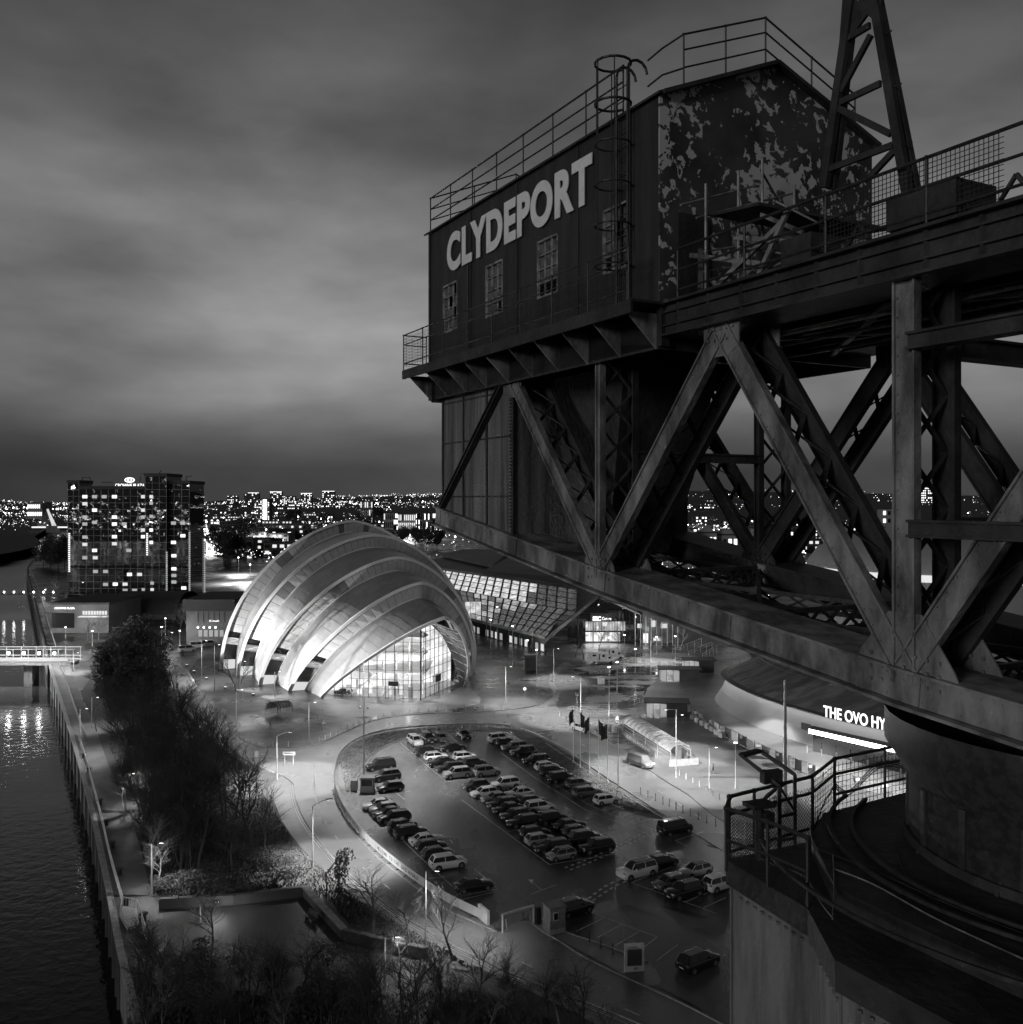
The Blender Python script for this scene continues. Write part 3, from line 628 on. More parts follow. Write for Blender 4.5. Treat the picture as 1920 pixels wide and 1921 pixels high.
# flood-lamp bracket folded over the rail
p = T(1462, 1590); m = MB()
m.beam(p + Z * 0, p + Z * 1.0, .06, .06); m.beam(p + V((.28, .1, 0)), p + V((.28, .1, 1.15)), .05, .05)
m.beam(p + Z * 1.0, p + V((-.55, .25, 1.42)), .05, .05); m.beam(p + V((.28, .1, 1.15)), p + V((-.2, .45, 1.45)), .05, .05); m.beam(p + V((-.55, .25, 1.42)), p + V((-.2, .45, 1.45)), .12, .05)
m.beam(p + Z * .5, p + V((.28, .1, .52)), .04, .04); m.beam(p + Z * .12, p + V((.28, .1, .12)), .04, .04); m.beam(p + Z * 1.0, p + V((.28, .1, .55)), .03, .03)
m.build('lamp_bracket', crane_rail, crane)
m = MB(); m.box(p + V((-.1, .1, 1.12)), (.34, .14, .2), .3); m.build('flood_lamp', crane_dark, crane)
p = T(1425, 1612); m = MB(); m.tube(p, p + Z * .82, .07, 10); m.box(p + Z * .86, (.42, .3, .06), .4); m.box(p + V((.12, 0, .62)), (.16, .16, .24), .4); m.build('junction_post', crane_dark, crane)
# ================================================================= GROUND, ROADS, WATER
ORG = V((0, 0, 0))
def sm(pts, k=5, closed=False):
    """Catmull-Rom smoothing of pixel points"""
    n = len(pts); out = []
    rng = range(n) if closed else range(n - 1)
    for i in rng:
        if closed: a, b, c, d = pts[(i - 1) % n], pts[i], pts[(i + 1) % n], pts[(i + 2) % n]
        else: a, b, c, d = pts[max(i - 1, 0)], pts[i], pts[i + 1], pts[min(i + 2, n - 1)]
        for s in range(k):
            t = s / k
            out.append(tuple(.5 * ((2 * b[j]) + (c[j] - a[j]) * t + (2 * a[j] - 5 * b[j] + 4 * c[j] - d[j]) * t * t + (3 * b[j] - a[j] - 3 * c[j] + d[j]) * t ** 3) for j in (0, 1)))
    if not closed: out.append(tuple(pts[-1]))
    return out
def sheet(name, pts, mat, z, kind='structure'):
    m = MB(); m.face([V((p.x, p.y, z)) for p in pts]); o = m.build(name, mat)
    if o.data.polygons[0].normal.z < 0: o.data.flip_normals()
    o['kind'] = kind; return o
def gp(pts, z=0.0): return [G(x, y, z) for x, y in pts]
QUAY = [(378, 2400), (226, 1780), (203, 1660), (178, 1540), (150, 1430), (125, 1345), (104, 1280), (88, 1225), (70, 1150), (58, 1100), (52, 1075), (55, 1060), (68, 1046), (92, 1034), (122, 1022), (136, 1012), (136, 1003)]
qp = [V((75, -122, 0))] + gp([QUAY[0]]) + gp(sm(QUAY[1:], 4))
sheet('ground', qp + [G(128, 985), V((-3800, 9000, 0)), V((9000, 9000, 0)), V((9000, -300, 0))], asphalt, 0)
sheet('far_bank_ground', [G(-2500, 1200), G(-300, 1062), G(0, 1040), G(40, 1033), G(72, 1024), G(78, 1018), G(66, 1006), G(100, 985), V((-3900, 9000, 0)), V((-12000, 9000, 0)), V((-12000, 300, 0))], earth, 0)
water = bpy.data.materials.new('river_water'); water.use_nodes = True; t = water.node_tree; b = t.nodes['Principled BSDF']
b.inputs['Base Color'].default_value = (.006, .006, .006, 1); b.inputs['Roughness'].default_value = .05; b.inputs['IOR'].default_value = 1.33; b.inputs['Specular IOR Level'].default_value = .5
tx = t.nodes.new('ShaderNodeTexCoord')
w1 = t.nodes.new('ShaderNodeTexNoise'); w1.inputs['Scale'].default_value = .62; w1.inputs['Detail'].default_value = 4; w1.inputs['Distortion'].default_value = .4
w2 = t.nodes.new('ShaderNodeTexNoise'); w2.inputs['Scale'].default_value = .018; w2.inputs['Detail'].default_value = 2
mw = t.nodes.new('ShaderNodeMapRange'); mw.inputs[1].default_value = .35; mw.inputs[2].default_value = .65; mw.inputs[3].default_value = .05; mw.inputs[4].default_value = .34
bp = t.nodes.new('ShaderNodeBump'); bp.inputs['Distance'].default_value = .35
t.links.new(tx.outputs['Object'], w1.inputs[0]); t.links.new(tx.outputs['Object'], w2.inputs[0]); t.links.new(w2.outputs[0], mw.inputs[0]); t.links.new(mw.outputs[0], bp.inputs['Strength'])
t.links.new(w1.outputs[0], bp.inputs['Height']); t.links.new(bp.outputs[0], b.inputs['Normal'])
sheet('river', [V((-3000, -300, 0)), V((300, -300, 0)), V((300, 600, 0)), V((-200, 2500, 0)), V((-3000, 2500, 0))], water, -6)
m = MB()                                     # quay wall of stone, with a coping
for a, b_ in zip(qp[:-1], qp[1:]): m.prism([a, b_, b_ - Z * 8, a - Z * 8], (b_ - a).cross(Z).normalized() * .8)
o = m.build('quay_wall', stone); tag(o, 'long dark stone quay wall dropping from the riverside path to the water', 'quay wall')
m = MB()
for a, b_ in zip(qp[:-1], qp[1:]):
    for i in range(max(1, int((b_ - a).length / 14))):
        p = a.lerp(b_, i / max(1, int((b_ - a).length / 14))); m.beam(p - (b_ - a).cross(Z).normalized() * .1 - Z * .1, p - (b_ - a).cross(Z).normalized() * .1 - Z * 6.4, .35, .3)
pile = m.build('fender_pile', darkwall, o); pile['kind'] = 'stuff'
m = MB()
for a, b_ in zip(qp[:-1], qp[1:]): m.beam(a + Z * .08, b_ + Z * .08, .7, .16)
m.build('coping', kerbm, o)
# the riverside path, belts of earth, roads, car park
path_r = [(182, 1371), (203, 1431), (234, 1509), (245, 1530), (263, 1587), (286, 1681), (299, 1702), (330, 1726), (300, 1790), (330, 2000), (480, 2400)]
sheet('riverside_path', gp(QUAY[0:8][::1]) + gp([(100, 1215), (128, 1240), (150, 1300)]) + gp(sm(path_r, 3)), M('path_tarmac', .05, .6, c2=.09, scale=.2, bump=.1, bscale=4), .004)
sheet('embankment', gp([(152, 1300), (182, 1371), (203, 1431), (234, 1509), (245, 1530), (263, 1587), (286, 1681), (305, 1703), (330, 1735), (300, 1800), (330, 2000), (480, 2400), (1500, 2300), (1300, 1995), (1100, 1900), (960, 1846), (850, 1785), (745, 1730), (670, 1680), (620, 1640), (570, 1580), (530, 1530), (505, 1490), (470, 1440), (420, 1405), (370, 1360), (332, 1305), (312, 1262), (240, 1240), (190, 1240)]), earth, .006)
sheet('sunken_yard', gp([(305, 1712), (420, 1703), (572, 1686), (650, 1772), (800, 1808), (760, 1850), (620, 1880), (460, 1900), (330, 1800)]), M('yard_asphalt', .02, .55, c2=.035, scale=.12), .012)
sheet('lower_bank', gp([(330, 1790), (460, 1880), (620, 1860), (780, 1822), (900, 1850), (1150, 1960), (1350, 2100), (1000, 2500), (330, 2400), (250, 2000)]), earth, .016)
sheet('roadside_verge', gp(sm([(503, 1478), (515, 1500), (530, 1540), (566, 1590), (615, 1640), (660, 1682), (720, 1722), (830, 1782), (950, 1838), (1080, 1900), (1250, 1990), (1330, 1990), (1100, 1884), (960, 1830), (913, 1806), (837, 1768), (750, 1716), (692, 1672), (642, 1628), (604, 1584), (575, 1544), (559, 1509), (553, 1474), (530, 1456)], 2, True)), pave, .010)
RL = [(322, 1255), (340, 1300), (380, 1350), (430, 1400), (480, 1436), (530, 1455), (553, 1472), (559, 1507), (575, 1542), (604, 1582), (642, 1626), (692, 1670), (750, 1714), (837, 1766), (913, 1804), (960, 1827), (1100, 1880), (1230, 1935), (1450, 2040)]
RB = [(1450, 1975), (1320, 1903), (1225, 1857), (1144, 1820), (1090, 1792), (1052, 1767), (1019, 1748), (992, 1729), (965, 1730), (934, 1749), (878, 1725), (832, 1702), (779, 1664), (735, 1629), (694, 1594), (662, 1559), (642, 1524), (629, 1495), (626, 1454), (635, 1415), (665, 1388), (720, 1370), (800, 1361), (900, 1358), (960, 1362), (1010, 1378), (1060, 1405), (1110, 1440), (1170, 1480), (1240, 1525), (1330, 1580), (1450, 1650)]
RC = [(1450, 1600), (1340, 1530), (1290, 1490), (1240, 1460), (1180, 1415), (1130, 1385), (1085, 1360), (1052, 1340), (1044, 1325), (1050, 1300), (1040, 1280), (1048, 1262), (1075, 1250), (1060, 1242), (1035, 1262), (1030, 1285), (1040, 1300), (1030, 1315), (1000, 1325), (960, 1331), (900, 1336), (830, 1338), (760, 1342), (700, 1352), (650, 1372), (600, 1395), (560, 1405), (510, 1404), (465, 1392), (430, 1365), (395, 1325), (362, 1275), (352, 1255)]
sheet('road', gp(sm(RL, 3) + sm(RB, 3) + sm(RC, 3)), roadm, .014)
CP = sm([(640, 1442), (640, 1480), (662, 1530), (720, 1600), (800, 1668), (870, 1710), (935, 1741), (990, 1722), (1030, 1742), (1150, 1810), (1300, 1884), (1450, 1965), (1450, 1650), (1330, 1588), (1240, 1536), (1170, 1493), (1100, 1450), (1050, 1412), (1000, 1385), (950, 1372), (880, 1368), (800, 1370), (740, 1382), (690, 1402)], 3, True)
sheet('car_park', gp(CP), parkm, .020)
sheet('turf_crescent', gp(sm([(636, 1430), (660, 1396), (720, 1374), (800, 1365), (880, 1362), (960, 1368), (940, 1373), (860, 1371), (790, 1378), (740, 1392), (706, 1412), (682, 1440), (664, 1462), (652, 1492), (640, 1480)], 3, True)), grassm, .028)
sheet('turf_strip', gp(sm([(962, 1368), (1010, 1382), (1060, 1409), (1110, 1443), (1170, 1483), (1240, 1528), (1230, 1536), (1172, 1520), (1120, 1494), (1060, 1452), (1010, 1412), (975, 1388)], 3, True)), grassm, .028)
sheet('kiosk_island', gp(sm([(992, 1722), (1004, 1716), (1060, 1748), (1140, 1775), (1215, 1805), (1240, 1840), (1210, 1848), (1130, 1806), (1060, 1768), (1010, 1742)], 3, True)), pave, .028)
sheet('banner_verge', gp([(632, 1470), (662, 1530), (720, 1600), (800, 1668), (870, 1710), (925, 1736), (932, 1748), (878, 1724), (832, 1701), (779, 1663), (735, 1628), (694, 1593), (662, 1558), (642, 1523), (629, 1494)], ), pave, .027)
sheet('plaza', gp(sm([(1062, 1330), (1092, 1352), (1130, 1378), (1180, 1408), (1230, 1376), (1195, 1335), (1215, 1290), (1262, 1262), (1310, 1240), (1290, 1226), (1200, 1226), (1120, 1246), (1075, 1252), (1100, 1280), (1104, 1300), (1092, 1318)], 3, True)), wetp, .018)
sheet('arena_forecourt', gp([(1180, 1408), (1240, 1458), (1290, 1488), (1340, 1528), (1450, 1596), (1900, 1800), (2600, 1700), (1900, 1300), (1310, 1244), (1262, 1264), (1215, 1292), (1195, 1336), (1230, 1376)]), pave, .022)
sheet('forecourt', gp(sm([(880, 1290), (900, 1320), (800, 1335), (640, 1345), (560, 1325), (620, 1310), (700, 1320), (790, 1322), (862, 1290)], 3, True)), pave, .018)
sheet('hotel_drive', gp(sm([(120, 1222), (148, 1200), (134, 1184), (150, 1176), (178, 1194), (158, 1212), (172, 1232), (140, 1246)], 3, True)), pave, .02)
sheet('slip_road', gp(sm([(318, 1262), (352, 1262), (372, 1236), (410, 1214), (396, 1206), (350, 1222)], 3, True)), roadm, .01)
def kerb(pts, k=3, w=.16, h=.12, closed=False):
    m = MB(); P = gp(sm(pts, k, closed)); 
    if closed: P.append(P[0])
    for a, b_ in zip(P, P[1:]): m.beam(a + Z * h / 2, b_ + Z * h / 2, w, h)
    o = m.build('kerb', kerbm); o['kind'] = 'structure'
for seg in (RL[:7], RL[6:], RB[:8], RB[9:19], RB[18:], RC[:9], RC[14:26], RC[25:]): kerb(seg)
kerb([(664, 1470), (684, 1438), (706, 1412), (740, 1392), (790, 1378), (860, 1371), (940, 1373), (975, 1388), (1010, 1412), (1060, 1452), (1120, 1494), (1172, 1520)])
kerb([(1004, 1716), (1060, 1748), (1140, 1775), (1215, 1805)])
# double lines, lane dashes, bays, arrows
def mline(pts, w=.12, k=3, off=0.0, z=.034, dash=None, name='road_marking'):
    P = gp(sm(pts, k)) if len(pts) > 2 else gp(pts)
    m = MB(); acc = 0.0
    for a, b_ in zip(P, P[1:]):
        d = (b_ - a); ln = d.length
        if ln < 1e-4: continue
        d.normalize(); s = V((-d.y, d.x, 0))
        def q(t0, t1):
            c0, c1 = a + d * t0 + s * off, a + d * t1 + s * off
            m.face([V((c0.x, c0.y, z)) - s * w / 2, V((c1.x, c1.y, z)) - s * w / 2, V((c1.x, c1.y, z)) + s * w / 2, V((c0.x, c0.y, z)) + s * w / 2])
        if not dash: q(0, ln); continue
        t = 0.0
        while t < ln:
            ph = acc % (dash[0] + dash[1])
            if ph < dash[0]: st = min(ln - t, dash[0] - ph); q(t, t + st)
            else: st = min(ln - t, dash[0] + dash[1] - ph)
            st = max(st, .02); t += st; acc += st
    if m.f: o = m.build(name, paint); o['kind'] = 'structure'
for of in (-.35, -.65): mline(RL[6:], .09, off=of)
for of in (.3, .55): mline([(815, 1688), (860, 1712), (932, 1746)], .09, off=-of)
mline([(590, 1470), (592, 1505), (610, 1541), (626, 1564), (650, 1593), (677, 1623), (716, 1655), (760, 1687), (812, 1718), (880, 1756), (960, 1796), (1100, 1860), (1300, 1950)], .14, dash=(1.6, 4.6))
mline([(590, 1436), (590, 1470), (596, 1510), (604, 1528)], .14)
mline([(562, 1482), (625, 1470)], .12); mline([(1090, 1395), (1150, 1430), (1230, 1480), (1330, 1545)], .12, dash=(2, 4))
mline([(700, 1395), (760, 1385)], .1, dash=(1.2, 2))
mline([(1015, 1395), (1100, 1452), (1170, 1497), (1240, 1540)], .12, off=1.0)
BAY = V((.916, .40, 0))                      # direction the parked cars point in
def wl_(a, b_, w=.11): mline([a, b_], w)
for s in (((840, 1356 + 20), (858, 1392)), ((752, 1394), (838, 1467)), ((838, 1467), (938, 1452)), ((866, 1500), (1031, 1622)), ((1031, 1622), (1091, 1612)), ((1091, 1612), (1155, 1602)),
          ((640, 1478), (700, 1490)), ((716, 1536), (780, 1600)), ((780, 1600), (868, 1680)), ((868, 1680), (935, 1668)), ((890, 1630), (935, 1668)), ((940, 1412), (1005, 1460)), ((1005, 1460), (1100, 1520)), ((1100, 1520), (1215, 1564)),
          ((1185, 1656), (1260, 1683)), ((1260, 1683), (1345, 1714)), ((1185, 1656), (1276, 1620)), ((1276, 1620), (1340, 1640)), ((1284, 1693), (1345, 1668)), ((1220, 1669), (1305, 1636)), ((1320, 1703), (1362, 1684)),
          ((1102, 1709), (1233, 1758)), ((1082, 1747), (1133, 1722)), ((1119, 1760), (1165, 1735)), ((1154, 1774), (1199, 1748)), ((1207, 1778), (1233, 1758)), ((1231, 1803), (1272, 1772)), ((1345, 1803), (1362, 1790)),
          ((1268, 1577), (1320, 1560)), ((1268, 1577), (1290, 1588)), ((995, 1678), (1044, 1660)), ((1015, 1668), (998, 1655)), ((732, 1478), (760, 1500)), ((845, 1575), (850, 1582))): wl_(*s)
for a, b_ in (((805, 1648), (842, 1644)), ((858, 1690), (936, 1671)), ((1006, 1548), (1040, 1542)), ((952, 1560), (975, 1556)), ((1180, 1497), (1240, 1522)), ((725, 1490), (770, 1484))): wl_(a, b_, .09)
for k in range(13):                          # hatched disabled bays along the right aisle
    t_ = k / 12; x, y = 1010 + 200 * t_, 1461 + 101 * t_
    wl_((x, y), (x + 14, y - 7), .08)
mline([(1018, 1456), (1110, 1512), (1225, 1556)], .09)
for k in range(5): wl_((1100 + k * 27, 1510 + k * 12), (1142 + k * 27, 1500 + k * 12), .09)
mline([(1060, 1628), (1120, 1605), (1212, 1560)], .25, dash=(.5, .6)); mline([(1070, 1632), (1128, 1609), (1216, 1566)], .25, dash=(.5, .6)); mline([(1104, 1686), (1140, 1660), (1180, 1644)], .3, dash=(.7, .6)); mline([(1112, 1690), (1150, 1665), (1186, 1648)], .3, dash=(.7, .6))
def tri(pts): 
    m = MB(); m.face([V((p.x, p.y, .034)) for p in gp(pts)]); o = m.build('road_marking', paint); o['kind'] = 'structure'
    if o.data.polygons[0].normal.z < 0: o.data.flip_normals()
tri([(991, 1650), (1002, 1650), (998, 1658)]); tri([(1141, 1553), (1156, 1557), (1147, 1560)]); wl_((1120, 1545), (1130, 1549), .15)
for pts in ([(834, 1512), (862, 1514), (866, 1520), (858, 1536), (846, 1532), (840, 1520)], [(882, 1562), (895, 1560), (903, 1568), (900, 1577), (888, 1579), (881, 1571)], [(1290, 1570), (1330, 1562), (1366, 1568), (1368, 1590), (1330, 1586), (1298, 1580)], [(1160, 1702), (1180, 1698), (1215, 1710), (1240, 1722), (1210, 1716), (1180, 1710)], [(1240, 1700), (1290, 1708), (1330, 1722), (1300, 1720)], [(920, 1545), (945, 1556), (960, 1575), (930, 1566)], [(800, 1500), (812, 1506), (820, 1512), (806, 1510)], [(1300, 1745), (1320, 1742), (1340, 1756), (1316, 1752)]):
    o = sheet('tar_patch', gp(sm(pts, 3, True)), patch, .026)
# hills and the far ground
m = MB(); rows = []
for j in range(14):
    Y = 1700 + j * 330; row = []
    for i in range(120):
        X = (-1.15 + i / 119 * 2.3) * Y * 1.0
        h = max(0, (Y - 1750)) * .0155 * (1 + .55 * math.sin(X / 900 + 1.0) + .3 * math.sin(X / 330 + j) + .25 * math.sin(X / 1500 - .6)) + (R.uniform(0, 6) if j > 1 else 0)
        row.append((X, Y, min(h, 96) - (1 if j == 0 else 0)))
    rows.append(row)
m.loft(rows); hills = m.build('hills', earth, smooth=True); hills['kind'] = 'structure'
HR = rows
def terrain(X, Y):
    if Y < 1760: return 0.0
    j = min(12, int((Y - 1700) / 330)); i = max(0, min(118, int((X / Y + 1.15) / 2.3 * 119)))
    return max(0, HR[j][i][2])
# ================================================================= THE RIBBED CONCERT HALL
alu = M('brushed_aluminium_shell', .32, .36, .55, c2=.26, scale=.5, stretch=(1, 1, 1), bump=.12, bscale=1.2)
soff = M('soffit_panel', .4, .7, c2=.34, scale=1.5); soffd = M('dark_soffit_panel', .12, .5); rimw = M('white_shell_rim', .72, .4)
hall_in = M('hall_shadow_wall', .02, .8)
lit1 = EM('lit_foyer_glass_bright', 1.25, c2=.6, scale=.5); lit2 = EM('lit_foyer_glass', .8, c2=.4, scale=.7); lit3 = EM('lit_foyer_glass_soft', .5, c2=.22, scale=.8); litw = EM('lit_window', .7); litd = EM('dim_lit_window', .35)
C1 = V((-44.3, 267.2, 0)); AX = V((.389, -.921, 0)); WD = V((.921, .389, 0))
hall = thing('concert_hall', 'big ribbed silver hall of overlapping curved shells with a glowing glass front', 'concert hall', (-30, 235, 0))
ARC = [(-2.1, 35.1, -1, 39.2, 1.95, 1.6), (9.6, 32.2, 24, 36.1, 1.9, 1.75), (23.8, 28.7, 44.4, 31.5, 1.7, 1.65), (34.5, 23.5, 63.1, 27.0, 1.5, 1.5), (44.8, 18.05, 79, 21.3, 1.3, 1.3)]
def arch(a, t, off=0.0, doff=0.0):
    """t: 0 left foot .. .5 apex .. 1 right foot"""
    sb, w, sa, h, p, q = a; w -= off; h -= off * .82
    side = -1 if t < .5 else 1
    th = (t if t < .5 else 1 - t) * math.pi         # 0..pi/2
    f = math.sin(th) ** 1.05
    ww = w * max(0, 1 - f ** p) ** (1 / q) * (1 if side < 0 else .94)
    return C1 + AX * (sb + (sa - sb) * f + doff) + WD * side * ww + Z * h * f
NS = 72
def arow(a, off=0.0, doff=0.0, up=0.0, n=NS): return [arch(a, i / n, off, doff) + Z * up for i in range(n + 1)]
prev = [(-48, 20, -48, 22, 2, 2), (-28, 31, -28, 33, 2, 1.8)]
m = MB(); m.loft([arow(prev[0]), arow(prev[1]), arow(ARC[0])]); m.face(arow(prev[0])); m.build('shell', alu, hall, smooth=True)
for i in range(1, 5):
    a0 = [p for p in arow(ARC[i - 1], 4.0)]; a1 = arow(ARC[i]); rows = []
    for k in range(9):
        t = k / 8; r = []
        for p, q in zip(a0, a1):
            c = p.lerp(q, t); r.append(c + Z * math.sin(t * math.pi) * .5 * (1 if c.z > 3 else c.z / 3))
        rows.append(r)
    m = MB(); m.loft([[p + AX * -3 - Z * .3 for p in rows[0]]] + rows); sh = m.build('shell', alu, hall, smooth=True)
    m = MB()
    for j in range(2, NS - 1, 2):
        for k in range(0, 8): m.beam(rows[k][j] + Z * .01, rows[k + 1][j] + Z * .01, .03, .02)
    o = m.build('cladding_seam', alu, sh); o['kind'] = 'stuff'
for i in range(5):
    rim_o, rim_i = arow(ARC[i], -.25), arow(ARC[i], .55)
    m = MB(); m.loft([[p - AX * .3 for p in rim_o], [p + AX * .45 for p in rim_o], [p + AX * .45 for p in rim_i], [p - AX * .2 for p in rim_i]]); m.build('shell_rim', rimw, hall, smooth=False)
    if i == 4: continue
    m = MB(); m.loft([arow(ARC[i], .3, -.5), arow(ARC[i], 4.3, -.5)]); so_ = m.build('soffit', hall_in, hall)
    m = MB(); io = arow(ARC[i], 3.9, .25); m.path(io, .14, 4); m.build('shell_lip', rimw, hall)
    n = (56, 52, 46, 40)[i]
    for k in range(n):
        t0, t1 = (k + .025) / n, (k + .975) / n
        pts_ = [arch(ARC[i], t0, .6, 0), arch(ARC[i], t1, .6, 0), arch(ARC[i], t1, 3.8, 0), arch(ARC[i], t0, 3.8, 0)]
        zmid = pts_[0].z
        if zmid < 8.5: continue
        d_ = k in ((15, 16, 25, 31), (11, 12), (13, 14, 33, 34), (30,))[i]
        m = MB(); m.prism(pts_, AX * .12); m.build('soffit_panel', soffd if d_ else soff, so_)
    for sd in (0, 1):                         # open truss bay and lit doorway at the foot of each rib
        def ap(z, off): 
            sb, w, sa, h, p, q = ARC[i]
            f = min(1, z / h); th = math.asin(min(1, f ** (1 / 1.05))) / math.pi
            return arch(ARC[i], th if sd == 0 else 1 - th, off, .1)
        m = MB(); m.face([ap(0, .7), ap(0, 3.7), ap(2.6, 3.7), ap(2.6, .7)]); m.build('lit_doorway', litw, hall)
        m = MB(); m.face([ap(7.0, .7), ap(7.0, 3.7), ap(8.4, 3.7), ap(8.4, .7)]); m.build('lit_bay', litd, hall)
        m = MB()
        for z in (6.9, 8.5): m.beam(ap(z, .6), ap(z, 3.8), .18, .18)
        m.beam(ap(7.0, .7) + AX * .1, ap(8.4, 3.7) + AX * .1, .1, .1); m.beam(ap(8.4, .7) + AX * .1, ap(7.0, 3.7) + AX * .1, .1, .1); m.build('bay_brace', rimw, hall)
# glass front: a prow of two planes
gL, gC, gR = G(612, 1305), G(790, 1313), G(861, 1283)
def onplane(x, y, p0, p1):
    a = (x - 960) / F; d = p1 - p0      # ray (a,1) hits p0+s*d
    s = (p0.y * a - p0.x) / (d.x - a * d.y); pt = p0 + d * s
    return s * d.length, CZ + (HY - y) / F * pt.y
bL = [onplane(x, y, gL, gC) for x, y in ((608, 1306), (651, 1268), (705, 1226), (759, 1187), (792, 1163))]
bR = [onplane(x, y, gC, gR) for x, y in ((789, 1163), (808, 1166), (830, 1194), (846, 1226), (856, 1255), (862, 1284))]
def hb(tab, s):
    if s <= tab[0][0]: return tab[0][1]
    for (a, za), (b, zb) in zip(tab, tab[1:]):
        if s <= b: return za + (zb - za) * (s - a) / (b - a)
    return tab[-1][1]
pane_g = M('foyer_glass', .5, .04, alpha=.13)
bl, br = C1 + AX * 38 - WD * 17.5, C1 + AX * 37 + WD * 16
gapx = [bl.lerp(br, i / 24) for i in range(25)]
def under(p):                              # height of the front shell above a point of the foyer's back wall
    w_ = abs((p - C1).dot(WD)); return max(3.0, 18.5 * (1 - (w_ / 21) ** 2.2))
m = MB(); m.loft([[p + Z * .05 for p in gapx], [p + Z * under(p) for p in gapx]]); m.build('foyer_wall', EM('foyer_wall_glow', 1.5, c2=.7, scale=.25), hall)  # foyer lighting put into the wall itself, which glows
m = MB(); m.face([gL + V((1, 1, .06)), gC + V((0, 1, .06)), gR + V((-.5, .5, .06)), br + Z * .06, bl + Z * .06]); m.build('foyer_floor', white, hall)
for zf, f0, inset in ((5.1, .38, 3.2), (9.3, .55, 4.4), (13.2, .72, 4.5)):
    a_ = bl.lerp(br, .2 if zf < 6 else .3); b2 = bl.lerp(br, .86 if zf < 6 else .74); c_ = gC + (gR - gC) * .25 + V((-1.0, inset, 0)); d_ = gC + (gL - gC) * (1 - f0) + V((0, inset, 0))
    m = MB(); m.prism([V((q.x, q.y, zf)) for q in (a_, b2, c_, gC + V((0, inset, 0)), d_)], Z * .3); m.build('gallery_floor', white, hall)
    m = MB(); 
    for q0, q1 in ((d_, gC + V((0, inset, 0))), (gC + V((0, inset, 0)), c_)): m.beam(V((q0.x, q0.y, zf + 1.5)), V((q1.x, q1.y, zf + 1.5)),   .05, .06)
    m.build('gallery_rail', lgrey, hall)
for k in range(6): q = gL.lerp(gC, .25 + k * .14) + V((1.0, 5.2, 0)); m = MB(); m.tube(q, V((q.x, q.y, 3 + k * 2.3)), .28, 10); m.build('foyer_column', white, hall)
for k in range(2): m = MB(); q = gL.lerp(gC, .2 + k * .33) + V((1, 2.6, 0)); m.beam(q, q + V((6.0, -.6, 4.9)), 1.4, .35); m.build('foyer_stair', lgrey, hall)
for k in range(7): q = gL.lerp(gC, .2 + k * .11) + V((.6, 1.8 + (k % 3), 0)); m = MB(); m.box(q + Z * 1.25, (1.1, .2, 2.3)); m.build('display_board', (lgrey, white, concrete)[k % 3], hall)
for zf, f0 in ((4.3, .55), (8.6, .4), (12.4, .25), (4.3, .2)):  # unseen fill points added to brighten the foyer's near faces
    l = bpy.data.lights.new('foyer_fill', 'POINT'); l.energy = 9000; l.shadow_soft_size = .3; o = bpy.data.objects.new('foyer_fill', l); COL.objects.link(o); o.parent = hall; q = gC.lerp(gL, f0) + V((1.5, 1.6, zf)); o.location = q - ORG
gw = MB(); frames = MB()
for (p0, p1, tab, nc) in ((gL, gC, bL, 11), (gC, gR, bR, 9)):
    d = p1 - p0; ln = d.length; d.normalize(); nrm = d.cross(Z).normalized()
    if nrm.y > 0: nrm = -nrm
    for c in range(nc):
        s0, s1 = ln * c / nc, ln * (c + 1) / nc
        for r in range(9):
            z0, z1 = r * 2.15, (r + 1) * 2.15; ta, tb = min(z1, hb(tab, s0)), min(z1, hb(tab, s1))
            if ta <= z0 + .15 and tb <= z0 + .15: continue
            m = MB(); m.face([p0 + d * (s0 + .05) + Z * z0, p0 + d * (s1 - .05) + Z * z0, p0 + d * (s1 - .05) + Z * max(tb, z0 + .02), p0 + d * (s0 + .05) + Z * max(ta, z0 + .02)])
            mt_ = R.choice((lit1, lit1, lit2, lit2, lit3)) if r else lit1
            if r in (3, 4) and R.random() < .4: mt_ = lit3
            m.build('pane', pane_g, hall)
        m = MB(); m.beam(p0 + d * s0 + nrm * .08, p0 + d * s0 + nrm * .08 + Z * hb(tab, s0), .12, .16); m.build('mullion', dmetal, hall)
    for r in range(1, 9):
        z = r * 2.15; ss = [ln * k / 40 for k in range(41) if hb(tab, ln * k / 40) > z]
        if len(ss) > 1: m = MB(); m.beam(p0 + d * ss[0] + nrm * .06 + Z * z, p0 + d * ss[-1] + nrm * .06 + Z * z, .1, .08); m.build('transom', dmetal, hall)
m = MB(); m.beam(gC - V((0, .15, 0)), gC - V((0, .15, 0)) + Z * 18, .3, .3); m.build('corner_post', dmetal, hall)
for (x0, y0, x1, y1, pp) in ((731, 1277, 750, 1286, (gL, gC)), (812, 1267, 822, 1276, (gC, gR))):
    sa_, za = onplane(x0, y0, *pp); sb_, zb = onplane(x1, y1, *pp); d = (pp[1] - pp[0]).normalized(); nr = d.cross(Z); nr = -nr if nr.y > 0 else nr
    m = MB(); m.prism([pp[0] + d * sa_ + Z * zb, pp[0] + d * sb_ + Z * zb, pp[0] + d * sb_ + Z * za, pp[0] + d * sa_ + Z * za], nr * .8); m.build('entrance_canopy', dmetal, hall)
    for k in range(4):
        s_ = sa_ + (sb_ - sa_) * k / 3; m = MB(); m.beam(pp[0] + d * s_ + nr * .5, pp[0] + d * s_ + nr * .5 + Z * zb, .1, .1); m.build('door_post', dmetal, hall)
